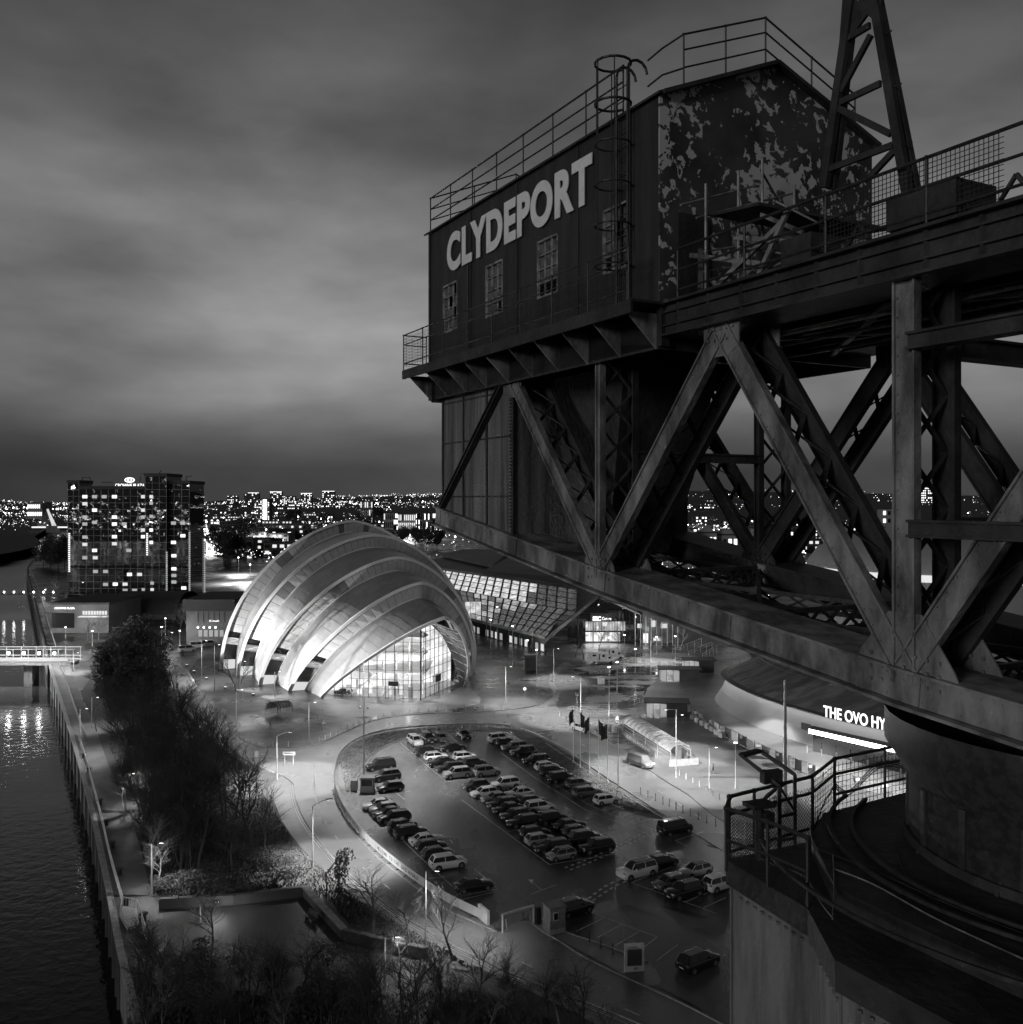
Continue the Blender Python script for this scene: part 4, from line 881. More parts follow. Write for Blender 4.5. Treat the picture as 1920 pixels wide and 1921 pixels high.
# white struts across the open edge on the right of the glass
for k, (a, b_) in enumerate((((812, 1170), (840, 1170)), ((824, 1185), (856, 1185)), ((836, 1201), (866, 1200)), ((844, 1217), (873, 1217)), ((851, 1235), (878, 1236)), ((856, 1252), (881, 1254)), ((860, 1266), (884, 1269)))):
    p_ = gC + (gR - gC).normalized() * onplane(*a, gC, gR)[0]; p_ = V((p_.x, p_.y, onplane(*a, gC, gR)[1]))
    t_ = .5 + .06 + k * .056; q_ = min((arch(ARC[4], tt / 300, .3) for tt in range(150, 301)), key=lambda c: abs(c.z - p_.z))
    m = MB(); m.beam(p_, q_, .35, .12); m.build('white_strut', rimw, hall)
    m = MB(); m.beam(p_, V((q_.x, q_.y, max(0, q_.z - 2.4))), .12, .12); m.build('truss_web', dmetal, hall)
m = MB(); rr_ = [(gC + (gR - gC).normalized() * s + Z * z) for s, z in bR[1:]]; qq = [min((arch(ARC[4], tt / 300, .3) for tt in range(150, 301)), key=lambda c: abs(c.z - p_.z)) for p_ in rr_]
m.loft([[p_ - V((0, -.6, 0)) for p_ in rr_], [q_ + V((0, .6, 0)) for q_ in qq]]); m.build('shade_sheet', hall_in, hall)  # near-black sheet, the open edge's shade put into its colour
# ================================================================= LIGHTS ON POSTS
def spot(name, loc, power, parent=None, ang=150, rad=.25, aim=(0, 0, -1), blend=.6, org=None):
    rad = min(rad, .3)
    l = bpy.data.lights.new(name, 'SPOT'); l.energy = power; l.spot_size = math.radians(ang); l.spot_blend = blend; l.shadow_soft_size = rad
    o = bpy.data.objects.new(name, l); COL.objects.link(o); o.location = V(loc) - (org if org else V((0, 0, 0)))
    o.rotation_euler = V(aim).to_track_quat('-Z', 'Y').to_euler()
    if parent: o.parent = parent
    return o
# floodlights set in the ground beside the shells
for i, (s_, w_, pw, tt, ts) in enumerate(((-10, 43, 110, .1, .4), (.2, 42, 200, .12, .5), (11.9, 40, 330, .12, .5), (26, 37, 520, .11, .45), (36.9, 32, 250, .12, .45))):
    p = C1 + AX * s_ - WD * w_; t_ = thing('ground_floodlight', ('small ground floodlight washing the %s shell of the silver hall' % ('rearmost', 'second', 'middle', 'fourth', 'front')[i]), 'floodlight', p, group='floodlights at the hall')
    m = MB(); m.box(p + Z * .25, (.7, .4, .4)); m.build('housing', dmetal, t_); m = MB(); m.box(p + Z * .47, (.6, .3, .04)); m.build('lens', EM('flood_lens', 2, False), t_)
    A_ = arch(ARC[max(0, i - 1)], tt, 4 if i else 0); tgt = A_.lerp(arch(ARC[i], tt), ts)
    spot('flood_beam', p + Z * .6, pw * 1000, t_, 80, .12, (tgt - p), .9, org=p)
lamp_on = EM('lamp_lens_lit', 1200); lamp_bl = EM('lamp_lens_blazing', 3000); lamp_dim = EM('lamp_lens_glow', 6, False)
def make_lamp(kind, h):
    if kind == 'post':
        m = MB(); m.tube((0, 0, 0), (0, 0, h), .085, 8, .055); po = m, 'pole'
        hd = MB(); hd.tube((0, 0, h - .05), (0, 0, h + .12), .12, 10, .3); hd.tube((0, 0, h + .3), (0, 0, h + .36), .34, 10, .2)
        ln = MB(); ln.tube((0, 0, h + .12), (0, 0, h + .3), .24, 10, .28)
    elif kind == 'cap':                       # cut-off lantern: the lens faces down, so from above only its cap is seen
        m = MB(); m.tube((0, 0, 0), (0, 0, h), .1, 8, .075); hd = MB(); hd.tube((0, 0, h), (0, 0, h + .06), .17, 12, .1); hd.beam((0, 0, h), (.9, 0, h + .06), .06, .06); hd.box((1.15, 0, h + .06), (.55, .24, .08))
        ln = MB(); ln.box((1.15, 0, h + .0), (.4, .16, .03))
    elif kind == 'arm':
        m = MB(); m.tube((0, 0, 0), (0, 0, h), .1, 8, .06); ar = [(0, 0, h - .02)] + [(.35 * i, 0, h + .1 + .55 * math.sin(i / 5 * 1.3)) for i in range(1, 6)]
        m.path([V(a) for a in ar], .045, 6)
        hd = MB(); hd.box((2.05, 0, h + .66), (.8, .28, .12)); ln = MB(); ln.box((2.05, 0, h + .595), (.6, .22, .02))
    else:
        m = MB(); m.tube((0, 0, 0), (0, 0, h), .09, 8, .07); m.tube((0, 0, h - .03), (1.6, 0, h + .03), .045, 6)
        hd = MB(); hd.box((1.7, 0, h + .03), (.7, .26, .1)); ln = MB(); ln.box((1.7, 0, h - .03), (.5, .2, .02))
    m.tube((0, 0, 0), (0, 0, 1.0), .14, 8); m.box((0, 0, .03), (.4, .4, .06))
    z0 = V((0, 0, 0))
    return m.mesh('pole', galv, org=z0), hd.mesh('lamp_head', dmetal, org=z0), ln.mesh('lamp_lens', lamp_on, org=z0), (0, 0, h + .1) if kind == 'post' else (1.15, 0, h - .1) if kind == 'cap' else ((2.05, 0, h + .5) if kind == 'arm' else (1.7, 0, h - .1))
LM = {}
LIGHTK = 4.4
# (base x, base y, top y, kind, arm heading deg, power kW, where)
LAMPS = [
 (587, 1628, 1512, 'arm', 25, 14, 'beside the outer bend of the road, over bare trees'), (520, 1463, 1381, 'arm', 10, 95, 'on the left verge by the white direction board'),
 (799, 1784, 1635, 'post', 0, 2.2, 'tall and thin in front of the white banner fence'), (580, 1393, 1316, 'post', 0, 2, 'on the dark forecourt left of the give-way sign'),
 (403, 1297, 1208, 'post', 0, 1, 'outermost on the forecourt, beside the leftmost shell foot'), (451, 1311, 1240, 'post', 0, 1, 'between the second and third shell feet'), (516, 1309, 1259, 'post', 0, 1, 'before the fourth shell foot'), (444, 1354, 1295, 'post', 0, 1.3, 'with a small white box, at the cycle stands'),
 (949, 1318, 1251, 'post', 0, 10, 'white and plain on the paving right of the hall'), (1039, 1277, 1218, 'post', 0, 22, 'white, beside the winding lane'),
 (921, 1228, 1164, 'post', 0, 7, 'lit, closest to the hall\'s right shell foot'), (933, 1213, 1139, 'post', 0, 7, 'lit, highest against the glazed canopy'), (962, 1248, 1176, 'post', 0, 7, 'lit, in the middle of the dark forecourt'), (990, 1228, 1203, 'post', 0, 6, 'lit and short, under the canopy corner'), (1007, 1286, 1219, 'post', 0, 7, 'lit, beside the small dark kiosk'),
 (1090, 1346, 1268, 'bent', 180, 80, 'with a short arm, at the head of the flagpole row'), (1143, 1343, 1254, 'post', 0, 150, 'lit, on the brightest wet paving'), (1158, 1295, 1244, 'post', 0, 90, 'lit, behind the white crate on the wet plaza'), (1192, 1262, 1218, 'post', 0, 90, 'lit, thin, in the glare of the wet plaza'), (1221, 1244, 1200, 'post', 0, 18, 'thin, before the trees by the exhibition entrance'),
 (1267, 1238, 1194, 'post', 0, 20, 'lit, beside the stepped white railings'), (1269, 1458, 1333, 'bent', 180, 110, 'with a bent arm, at the end of the arched shelter'), (1380, 1479, 1395, 'post', 0, 90, 'lit, alone on the paving before the security gates'),
 (173, 1365, 1310, 'post', 0, 1.2, 'white, farthest along the riverside path'), (236, 1522, 1449, 'post', 0, 2, 'white, halfway along the riverside path'), (285, 1680, 1582, 'post', 0, .7, 'white among pale twigs, nearest on the riverside path'), (376, 1730, 1691, 'bent', 20, .12, 'short with a bent head, above the sunken yard'),
 (304, 1250, 1177, 'post', 0, 5, 'lit, left of the white vans'), (311, 1192, 1161, 'post', 0, 6, 'lit, against the trees before the hotel'), (139, 1260, 1225, 'post', 0, 3, 'white, at the footbridge landing'), (379, 1277, 1202, 'post', 0, 4, 'unlit, on the slip road behind the vans'), (151, 1420, 1330, 'post', 0, 2, 'slim, over the upper riverside path'),
 (124, 1198, 1178, 'post', 0, 4, 'lit, at the corner of the hotel entrance building'), (174, 1212, 1186, 'post', 0, 5, 'lit, before the lit hotel entrance windows'), (323, 1212, 1189, 'post', 0, 5, 'lit, left of the pair beside the white vans'), (338, 1208, 1184, 'post', 0, 5, 'lit, right of the pair beside the white vans'), (86, 1128, 1106, 'post', 0, 6, 'lit, on the path by the twiggy trees left of the hotel'),
 (1172, 1224, 1192, 'post', 0, 22, 'lit, just in front of the stair block left of centre'), (1143, 1226, 1196, 'post', 0, 18, 'lit, behind the white motorhomes'), (1232, 1228, 1196, 'post', 0, 18, 'lit, among the white columns'),
 (1383, 1195, 1120, 'post', 0, 40, 'blazing, left of the two seen through the lower truss'), (1441, 1195, 1117, 'post', 0, 40, 'blazing, right of the two seen through the lower truss'), (723, 1848, 1757, 'post', 0, 0.2, 'short, in the bushes at the bottom'), (1268, 1415, 1340, 'post', 0, 12, 'pale, paired with the bent-arm lamp by the shelter'),
 (1330, 1480, 1400, 'post', 0, 40, 'slim, by the far kerb of the bright road'), (1115, 1600, 1500, 'arm', 200, 0, 'x')]
for (x, y, ty, kind, hd_, pw, where) in LAMPS:
    if where == 'x': continue
    if kind == 'post' and not where.startswith(('lit', 'blazing')): kind = 'cap'
    p = G(x, y); h = round((y - ty) * p.y / F * 2) / 2
    if (kind, h) not in LM: LM[(kind, h)] = make_lamp(kind, h)
    po, he, le, lp = LM[(kind, h)]
    t_ = thing('street_lamp', 'street lamp ' + where, 'street lamp', p, math.radians(hd_), 'street lamps and lamp posts')
    inst('pole', po, t_); inst('lamp_head', he, t_); inst('lamp_lens', le, t_)
    if 'wet plaza' in where or 'wet paving' in where or 'blazing' in where or 'stair block' in where or 'motorhomes' in where or 'columns' in where:
        q = t_.children[-1] if False else [o for o in bpy.data.objects if o.parent == t_ and o.name.startswith('lamp_lens')][0]; q.data = q.data.copy(); q.data.materials.clear(); q.data.materials.append(lamp_bl)
    if pw: 
        sp = spot('lamp_light', lp, pw * 1000 * LIGHTK, t_, 116 if kind != 'post' else 128, .05 if kind == 'cap' else .12, (0, 0, -1), 1.0)
# tall camera masts
for (x, y, ty, r_, lab, pw) in ((683, 1457, 1243, .13, 'tall camera mast with cross arms beside the small pay booth', 75), (1473, 1520, 1276, .32, 'thick pale high mast rising behind the crane railing', 0)):
    p = G(x, y); h = (y - ty) * p.y / F; t_ = thing('camera_mast', lab, 'mast', p)
    m = MB(); m.tube(p, p + Z * h, r_, 12, r_ * .6); m.tube(p, p + Z * .5, r_ * 1.5, 12); m.build('pole', galv, t_)
    if r_ < .2:
        m = MB(); m.beam(p + Z * h * .62 - V((.6, 0, 0)), p + Z * h * .62 + V((.6, 0, 0)), .06, .06); m.ball(p + Z * (h * .62 - .25) + V((.6, 0, 0)), .22); m.ball(p + Z * (h * .62 - .25) - V((.6, 0, 0)), .22); m.box(p + Z * (h * .52), (1.6, .08, .08)); m.build('camera_arm', dmetal, t_)
    if pw: spot('mast_light', p + Z * (h + .2), pw * 1000, t_, 120, .3, org=p)
# ================================================================= CARS
paints = {'white': (M('car_paint_white', .72, .25, coat=1), 'white'), 'silver': (M('car_paint_silver', .4, .3, .5, coat=1), 'silver'), 'grey': (M('car_paint_grey', .14, .3, .4, coat=1), 'mid grey'),
          'dark': (M('car_paint_dark_grey', .045, .25, .3, coat=1), 'dark grey'), 'black': (M('car_paint_black', .012, .18, coat=1), 'black')}
carglass = M('car_window_glass', .012, .06, spec=.8); tyrem = M('tyre_rubber', .02, .8); rimm = M('alloy_wheel', .45, .3, .8); headm = M('headlamp_glass', .6, .1, .3); tailm = M('tail_lamp', .12, .2); platem = M('number_plate', .7, .5)
headon = EM('headlamp_on', 25)
# type: length, width, height, bonnet height, belt, roof x0,x1, screen base x, rear base x (fractions of length from the front)
CT = {'hatchback': (4.1, 1.76, 1.47, .92, .94, .40, .88, .24, .97), 'saloon': (4.6, 1.8, 1.43, .90, .94, .42, .72, .27, .88), 'SUV': (4.6, 1.88, 1.70, 1.06, 1.10, .38, .90, .25, .98), 'estate car': (4.7, 1.82, 1.48, .92, .95, .40, .90, .27, .985),
      'small car': (3.7, 1.68, 1.45, .92, .95, .36, .90, .22, .985), 'van': (5.0, 1.95, 1.95, 1.15, 1.2, .28, .985, .17, .995), 'large SUV': (5.05, 2.0, 1.86, 1.15, 1.2, .36, .93, .25, .99)}
MESHC = {}
def car_meshes(ty):
    if ty in MESHC: return MESHC[ty]
    Ln, Wd_, H, hb_, belt, r0, r1, s0, s1 = CT[ty]; w = Wd_ / 2; X = lambda f: Ln / 2 - f * Ln
    st = [(0, .35, .62, .80), (.02, .26, .78, .9), (.07, .2, hb_ - .1, .97), (s0 * .55, .19, hb_ - .03, 1), (s0, .19, hb_ + .01, 1), (.5, .19, belt, 1.0), (.8, .19, belt + .02, 1), (s1 - .03, .2, belt + .03, .985), (.985, .26, belt - .02, .95), (1, .34, belt - .22, .9)]
    if ty == 'saloon': st[6] = (.8, .19, belt + .02, 1); st[7] = (.9, .2, belt + .04, .98)
    rows = [[(X(f), -w * k * .93, zb), (X(f), -w * k, zb + .16), (X(f), -w * k, (zb + zt) / 2 + .08), (X(f), -w * k * .975, zt - .07), (X(f), -w * k * .86, zt), (X(f), 0, zt + .025), (X(f), w * k * .86, zt), (X(f), w * k * .975, zt - .07), (X(f), w * k, (zb + zt) / 2 + .08), (X(f), w * k, zb + .16), (X(f), w * k * .93, zb)] for f, zb, zt, k in st]
    b = MB(); b.loft(rows, True); b.face(rows[0][::-1]); b.face(rows[-1])
    g = MB()
    bot = [(X(s0), w * .80), (X(s0 + .06), w * .90), (X(s1 - .05), w * .90), (X(s1), w * .78)]; top = [(X(r0), w * .60), (X(r0 + .02), w * .68), (X(r1 - .02), w * .68), (X(r1), w * .6)]
    lo_ = [(x, -y, belt - .02) for x, y in bot] + [(x, y, belt - .02) for x, y in bot[::-1]]; hi_ = [(x, -y, H - .07) for x, y in top] + [(x, y, H - .07) for x, y in top[::-1]]
    g.loft([lo_, hi_], True)
    rf = MB(); c = [((X(r0) + X(r1)) / 2 + (p[0] - (X(r0) + X(r1)) / 2) * .8, p[1] * .75, H) for p in hi_]
    rf.loft([[(p[0], p[1] * 1.02, p[2] - .01) for p in hi_], [(p[0], p[1] * 1.0, p[2] + .035) for p in hi_], c], True); rf.face(c)
    pl = MB()
    for s in (-1, 1):
        for (xa, ya), (xb, yb) in ((bot[0], top[0]), (bot[3], top[3])): pl.beam((xa, ya * s, belt - .03), (xb, yb * s, H - .05), .07, .07)
        xm = (X(r0) + X(r1)) / 2 + .05; pl.beam((xm, w * .905 * s, belt - .02), (xm, w * .685 * s, H - .05), .06, .05)
        pl.beam((X(r0 + .02), w * .70 * s, H - .04), (X(r1 - .02), w * .70 * s, H - .04), .05, .05)
    R_ = .36 if 'SUV' in ty else .32; wx = (X(.185), X(.82 if ty != 'small car' else .83))
    ar = MB(); ar.tube((0, -.1, 0), (0, .006, 0), R_ + .07, 14)
    wh = MB(); wh.tube((0, -.11, 0), (0, .11, 0), R_, 16)
    ri = MB(); ri.tube((0, .105, 0), (0, .125, 0), R_ * .62, 12); 
    for k in range(5): a = k * 2 * math.pi / 5; ri.beam((0, .13, 0), (math.cos(a) * R_ * .68, .13, math.sin(a) * R_ * .68), .05, .012, up=(0, 1, 0))
    hl = MB(); hl.box((X(.035), 0, hb_ - .24), (.22, .42, .13)); tl = MB(); tl.box((X(.985), 0, belt - .12), (.14, .3, .18)); npm = MB(); npm.box((0, 0, 0), (.02, .5, .12))
    mi = MB(); mi.box((0, 0, 0), (.12, .2, .14)); gr = MB(); gr.box((X(.008), 0, .55), (.06, w * 1.0, .22))
    z0 = V((0, 0, 0)); 
    MESHC[ty] = dict(dim=(Ln, w, H, hb_, belt, s0, R_, wx, X), body=b.mesh('body', paints['white'][0], True, z0), glass=g.mesh('windows', carglass, org=z0), roof=rf.mesh('roof', paints['white'][0], True, z0), pillar=pl.mesh('pillars', paints['white'][0], org=z0),
                     arch=ar.mesh('wheel_arch', blackm, org=z0), wheel=wh.mesh('wheel', tyrem, org=z0), rim=ri.mesh('rim', rimm, org=z0), head=hl.mesh('headlight', headm, org=z0), tail=tl.mesh('tail_light', tailm, org=z0), plate=npm.mesh('number_plate', platem, org=z0), mirror=mi.mesh('wing_mirror', paints['white'][0], org=z0), grille=gr.mesh('grille', blackm, org=z0))
    return MESHC[ty]
PM = {}
def painted(ty, key, col):
    k = (ty, key, col)
    if k not in PM: me = MESHC[ty][key].copy(); me.materials.clear(); me.materials.append(paints[col][0]); PM[k] = me
    return PM[k]
def car(x, y, ty, col, ang, label, group, roofcol=None, on=False):
    d = car_meshes(ty); Ln, w, H, hb_, belt, s0, R_, wx, X = d['dim']
    t_ = thing({'van': 'van'}.get(ty, 'parked_car') if not on else 'moving_car', label, 'van' if ty == 'van' else 'car', G(x, y), ang, group)
    inst('body', painted(ty, 'body', col), t_); inst('window_glass', d['glass'], t_); inst('roof', painted(ty, 'roof', roofcol or col), t_, label=('black roof' if roofcol == 'black' and col != 'black' else None)); inst('pillar', painted(ty, 'pillar', col), t_)
    for wxx in wx:
        for s in (-1, 1):
            inst('wheel_arch', d['arch'], t_, (wxx, s * w, R_ + .02), (0, 0, 0 if s > 0 else math.pi)); wl = inst('wheel', d['wheel'], t_, (wxx, s * (w - .09), R_), (0, 0, 0 if s > 0 else math.pi)); inst('rim', d['rim'], wl)
    for s in (-1, 1):
        h = inst('headlight', d['head'], t_, (0, s * w * .68, 0)); inst('tail_light', d['tail'], t_, (0, s * w * .78, 0)); inst('wing_mirror', painted(ty, 'mirror', col), t_, (X(s0 + .09), s * (w + .08), belt + .04))
        if on:
            m = MB(); m.box((Ln / 2 + .03, s * w * .68, hb_ - .26), (.05, .3, .12)); m.build('headlight_glow', headon, t_, org=V((0, 0, 0)))
            l = spot('headlight_beam', (Ln / 2 + .2, s * w * .68, .62), 500, t_, 70, .08, (1, 0, -.12))
    inst('number_plate', d['plate'], t_, (-Ln / 2 - .0, 0, .6)); inst('number_plate', d['plate'], t_, (Ln / 2 + .01, 0, .42)); inst('grille', d['grille'], t_)
    return t_
ORDN = ['first', 'second', 'third', 'fourth', 'fifth', 'sixth', 'seventh', 'eighth', 'ninth', 'tenth', 'eleventh', 'twelfth']
A0 = math.atan2(.40, .916)                    # pointing right, along the bays
def row(name, grp, lst):
    for i, c in enumerate(lst):
        x, y, ty, col, a = c[:5]; rc = c[5] if len(c) > 5 else None
        lab = '%s %s%s, %s from far end of %s' % (paints[col][1], ty, ' with a black roof' if rc else '', ORDN[i], name)
        car(x, y, ty, col, (A0 + R.uniform(-.03, .03)) + (0 if a > 0 else math.pi) if a in (1, -1) else a, lab, grp, rc)
AN = math.atan2(-.90, .43)
row('short row facing the camera', 'cars at the top of the car park', [(779, 1396, 'SUV', 'white', AN), (803, 1391, 'SUV', 'dark', AN), (828, 1390, 'hatchback', 'grey', AN), (870, 1384, 'hatchback', 'black', AN)])
row('middle upper left file', 'cars in the middle block', [(803, 1417, 'SUV', 'black', 1), (818, 1425, 'hatchback', 'white', 1), (828, 1436, 'saloon', 'black', -1), (845, 1446, 'estate car', 'black', -1), (858, 1458, 'SUV', 'silver', -1)])
row('middle upper right file', 'cars in the middle block', [(851, 1408, 'saloon', 'black', 1), (872, 1425, 'hatchback', 'white', 1), (890, 1437, 'hatchback', 'black', 1), (914, 1454, 'SUV', 'silver', 1, 'black')])
row('left edge upper bays', 'cars along the left edge of the car park', [(714, 1443, 'large SUV', 'black', -1), (725, 1463, 'SUV', 'dark', -1), (733, 1483, 'hatchback', 'dark', -1)])
row('left long row', 'cars along the left edge of the car park', [(710, 1516, 'saloon', 'white', -1), (720, 1524, 'hatchback', 'grey', -1), (730, 1532, 'saloon', 'black', -1), (740, 1540, 'estate car', 'black', -1), (756, 1556, 'hatchback', 'black', 1), (772, 1570, 'SUV', 'black', 1), (801, 1583, 'saloon', 'white', 1), (809, 1595, 'hatchback', 'dark', 1), (821, 1609, 'hatchback', 'dark', 1), (841, 1627, 'SUV', 'white', 1), (889, 1669, 'saloon', 'black', 1)])
row('middle lower left file', 'cars in the middle block', [(893, 1480, 'hatchback', 'dark', -1), (909, 1494, 'hatchback', 'white', -1), (931, 1504, 'saloon', 'grey', -1), (943, 1514, 'estate car', 'black', -1), (954, 1524, 'saloon', 'black', -1), (966, 1536, 'hatchback', 'dark', -1), (982, 1548, 'estate car', 'black', -1), (1003, 1569, 'hatchback', 'black', 1), (1014, 1583, 'hatchback', 'silver', 1), (1036, 1596, 'estate car', 'black', -1), (1053, 1611, 'small car', 'silver', -1, 'black')])
row('middle lower right file', 'cars in the middle block', [(948, 1478, 'SUV', 'white', -1), (976, 1494, 'saloon', 'white', -1), (998, 1509, 'hatchback', 'grey', 1), (1013, 1522, 'SUV', 'white', 1), (1036, 1543, 'SUV', 'black', 1), (1068, 1555, 'saloon', 'black', 1), (1083, 1567, 'hatchback', 'dark', 1), (1099, 1580, 'SUV', 'dark', 1), (1120, 1597, 'SUV', 'black', -1)])
row('right-hand row', 'cars in the row beside the flagpoles', [(938, 1391, 'SUV', 'white', 1), (951, 1398, 'hatchback', 'dark', 1), (965, 1406, 'estate car', 'grey', -1), (982, 1417, 'SUV', 'black', -1), (1006, 1431, 'estate car', 'black', -1), (1026, 1444, 'hatchback', 'white', 1), (1037, 1454, 'SUV', 'dark', 1), (1053, 1466, 'SUV', 'black', 1), (1085, 1476, 'hatchback', 'grey', 1), (1102, 1492, 'estate car', 'grey', 1), (1137, 1507, 'small car', 'white', 1)])
AL = math.atan2(-.30, -.95)                   # lower right cars stand the other way round
car(1195, 1643, 'large SUV', 'white', A0 + math.pi + .1, 'white large SUV with a black roof beside the crossing stripes', 'cars in the lower bays', 'black')
car(1243, 1624, 'hatchback', 'black', A0 + .1, 'black hatchback tucked behind the white large SUV', 'cars in the lower bays')
car(1256, 1664, 'hatchback', 'grey', A0 + math.pi + .1, 'mid grey hatchback left of the black SUV in the lower bays', 'cars in the lower bays')
car(1305, 1641, 'hatchback', 'white', A0 + math.pi + .1, 'white hatchback with a black roof behind the lower grey and black pair', 'cars in the lower bays', 'black')
car(1284, 1681, 'SUV', 'black', A0 + math.pi + .1, 'black SUV facing the camera in the lower bays', 'cars in the lower bays')
car(1352, 1666, 'SUV', 'white', A0 + .15, 'white SUV half hidden by the crane tower', 'cars in the lower bays')
car(1077, 1712, 'SUV', 'dark', A0 + .18, 'dark grey SUV parked behind the square pay kiosk', 'cars by the exit')
car(1310, 1814, 'SUV', 'black', A0 + .22, 'black SUV alone in the nearest bays beside the crane tower', 'cars by the exit')
car(1267, 1562, 'van', 'black', A0 + .08, 'black van standing on the lined corner of the car park', 'vans')
RD = math.atan2(-.84, .54)
car(1202, 1437, 'van', 'black', RD + .05, 'black taxi van with lit headlights driving past the arched shelter', 'vehicles on the road', None, True)
car(1092, 1371, 'saloon', 'white', RD + .1, 'white taxi saloon waiting on the road beside the flagpoles', 'vehicles on the road')
car(645, 1302, 'hatchback', 'dark', 2.9, 'dark grey hatchback parked at the left end of the hall\'s glass front', 'cars at the hall'); car(862, 1279, 'small car', 'silver', 1.2, 'silver small car parked at the right end of the glass front', 'cars at the hall')
for i, (x, y, c) in enumerate(((352, 1222, 'white'), (372, 1215, 'white'), (392, 1212, 'white'))):
    car(x, y, 'van', c, .5, ('white box van nearest the dark trees', 'white van in the middle of three beside the hall', 'white van closest to the hall\'s left shell')[i], 'vans behind the hall')
def motorhome(x, y, ang, label, s=1.0):
    t_ = thing('motorhome', label, 'motorhome', G(x, y), ang, 'motorhomes on the plaza'); o0 = V((0, 0, 0))
    m = MB(); m.prism([(-3.4, -1.1, .5), (-3.4, -1.1, 2.9), (1.2, -1.1, 2.95), (2.1, -1.1, 2.6), (2.1, -1.1, 2.05), (1.7, -1.1, 2.0), (1.7, -1.1, .5)], (0, 2.2, 0)); m.build('body', white, t_, org=o0)
    m = MB(); m.prism([(1.7, -1.0, .45), (1.7, -1.0, 2.0), (2.3, -1.0, 1.95), (2.9, -1.0, 1.2), (3.5, -1.0, 1.0), (3.6, -1.0, .45)], (0, 2.0, 0)); m.build('cab', white, t_, org=o0)
    m = MB(); m.prism([(2.33, -.95, 1.95), (2.36, .95, 1.95), (2.94, .95, 1.22), (2.94, -.95, 1.22)], (.03, 0, .03)); m.build('windscreen', carglass, t_, org=o0)
    for (a, b_, z0, z1) in ((-2.5, -1.5, 1.9, 2.4), (.2, .9, 1.7, 2.4), (1.9, 2.5, 1.3, 1.8), (-.7, -.45, .9, 2.6)):
        m = MB(); m.box(((a + b_) / 2, -1.11, (z0 + z1) / 2), (b_ - a, .04, z1 - z0)); m.build('side_window', carglass, t_, org=o0)
    for xx in (-1.9, 2.7):
        for s_ in (-1, 1): m = MB(); m.tube((xx, s_ * .85, .36), (xx, s_ * 1.08, .36), .36, 14); m.build('wheel', tyrem, t_, org=o0)
motorhome(1128, 1243, .02, 'white motorhome in front, side on across the plaza'); motorhome(1146, 1235, .04, 'white motorhome partly hidden behind the nearer one')
# ================================================================= THE HOTEL TOWER AND ITS LOW WINGS
mirror = M('mirrored_facade_glass', .012, .0, bump=.16, bscale=.2, spec=.6); mull = M('facade_mullion', .16, .4, .5); wall_b = M('pale_render', .12, .8, c2=.08, scale=.1); wall_d = M('dark_roof_felt', .03, .8); brick = M('brick_facade', .14, .85, c2=.09, scale=.3)
sign_on = EM('illuminated_sign', 2.0, False); strip_on = EM('light_strip', 9)
def blk(m, xl, xr, yt, yb, Y, depth, z0=None):
    a, b_ = PZ(xl, yt, Y), PZ(xr, yt, Y); zb = PZ(xl, yb, Y).z if z0 is None else z0
    zt = a.z; m.hexa([V((a.x, Y, zb)), V((b_.x, Y, zb)), V((b_.x, Y + depth, zb)), V((a.x, Y + depth, zb))], [V((a.x, Y, zt)), V((b_.x, Y, zt)), V((b_.x, Y + depth, zt)), V((a.x, Y + depth, zt))])
HY_ = 445.0
hotel = thing('hotel_tower', 'tall dark mirrored-glass hotel slab with an illuminated roof sign at the river bend', 'hotel', (-175, HY_, 0))
for i, (xl, xr, yt, dY, dep) in enumerate(((128, 149, 905, 3, 14), (149, 273, 916, 0, 16), (273, 313, 892, -3, 20), (313, 356, 906, 0, 21))):
    m = MB(); blk(m, xl, xr, yt, 1120, HY_ + dY, dep, 0); o = m.build('facade', mirror, hotel)
    m = MB(); p, q = PZ(xl, yt, HY_ + dY), PZ(xr, yt, HY_ + dY); m.box(((p.x + q.x) / 2, HY_ + dY + dep / 2, p.z + .3), (q.x - p.x + .8, dep + .8, 1.5)); m.build('parapet', wall_d, o)
    m = MB(); n = max(2, int((q.x - p.x) / 3.1))
    for k in range(n + 1): x = p.x + (q.x - p.x) * k / n; m.beam((x, HY_ + dY - .06, 1), (x, HY_ + dY - .06, p.z), .14, .1, up=(0, 1, 0))
    for k in range(int(p.z / 3.05)): m.beam((p.x, HY_ + dY - .05, 1 + k * 3.05), (q.x, HY_ + dY - .05, 1 + k * 3.05), .12, .14)
    o = m.build('mullion_grid', mull, hotel); o['kind'] = 'stuff'
wins = [(640, 287), (713, 287), (785, 287), (862, 287), (1080, 287), (1138, 287), (640, 340), (1138, 335), (713, 388), (1080, 388), (862, 440), (1080, 440), (1138, 435), (640, 440), (640, 492), (713, 480), (862, 492), (935, 492), (1305, 485), (1375, 485), (1080, 537), (1138, 537), (1080, 587), (1375, 580), (862, 587), (640, 590), (1305, 630), (1138, 630), (640, 645), (862, 640), (713, 690), (970, 690), (1308, 730), (640, 745), (718, 745), (720, 848), (795, 848), (1308, 828), (1308, 878), (975, 870), (1050, 870), (1308, 927), (795, 945), (868, 943), (942, 943), (1145, 935), (942, 990), (1013, 990), (1085, 985), (1145, 985), (1382, 972)]
wms = [EM('hotel_window_lit', .75), EM('hotel_window_soft', .4), EM('hotel_window_bright', 1.3)]
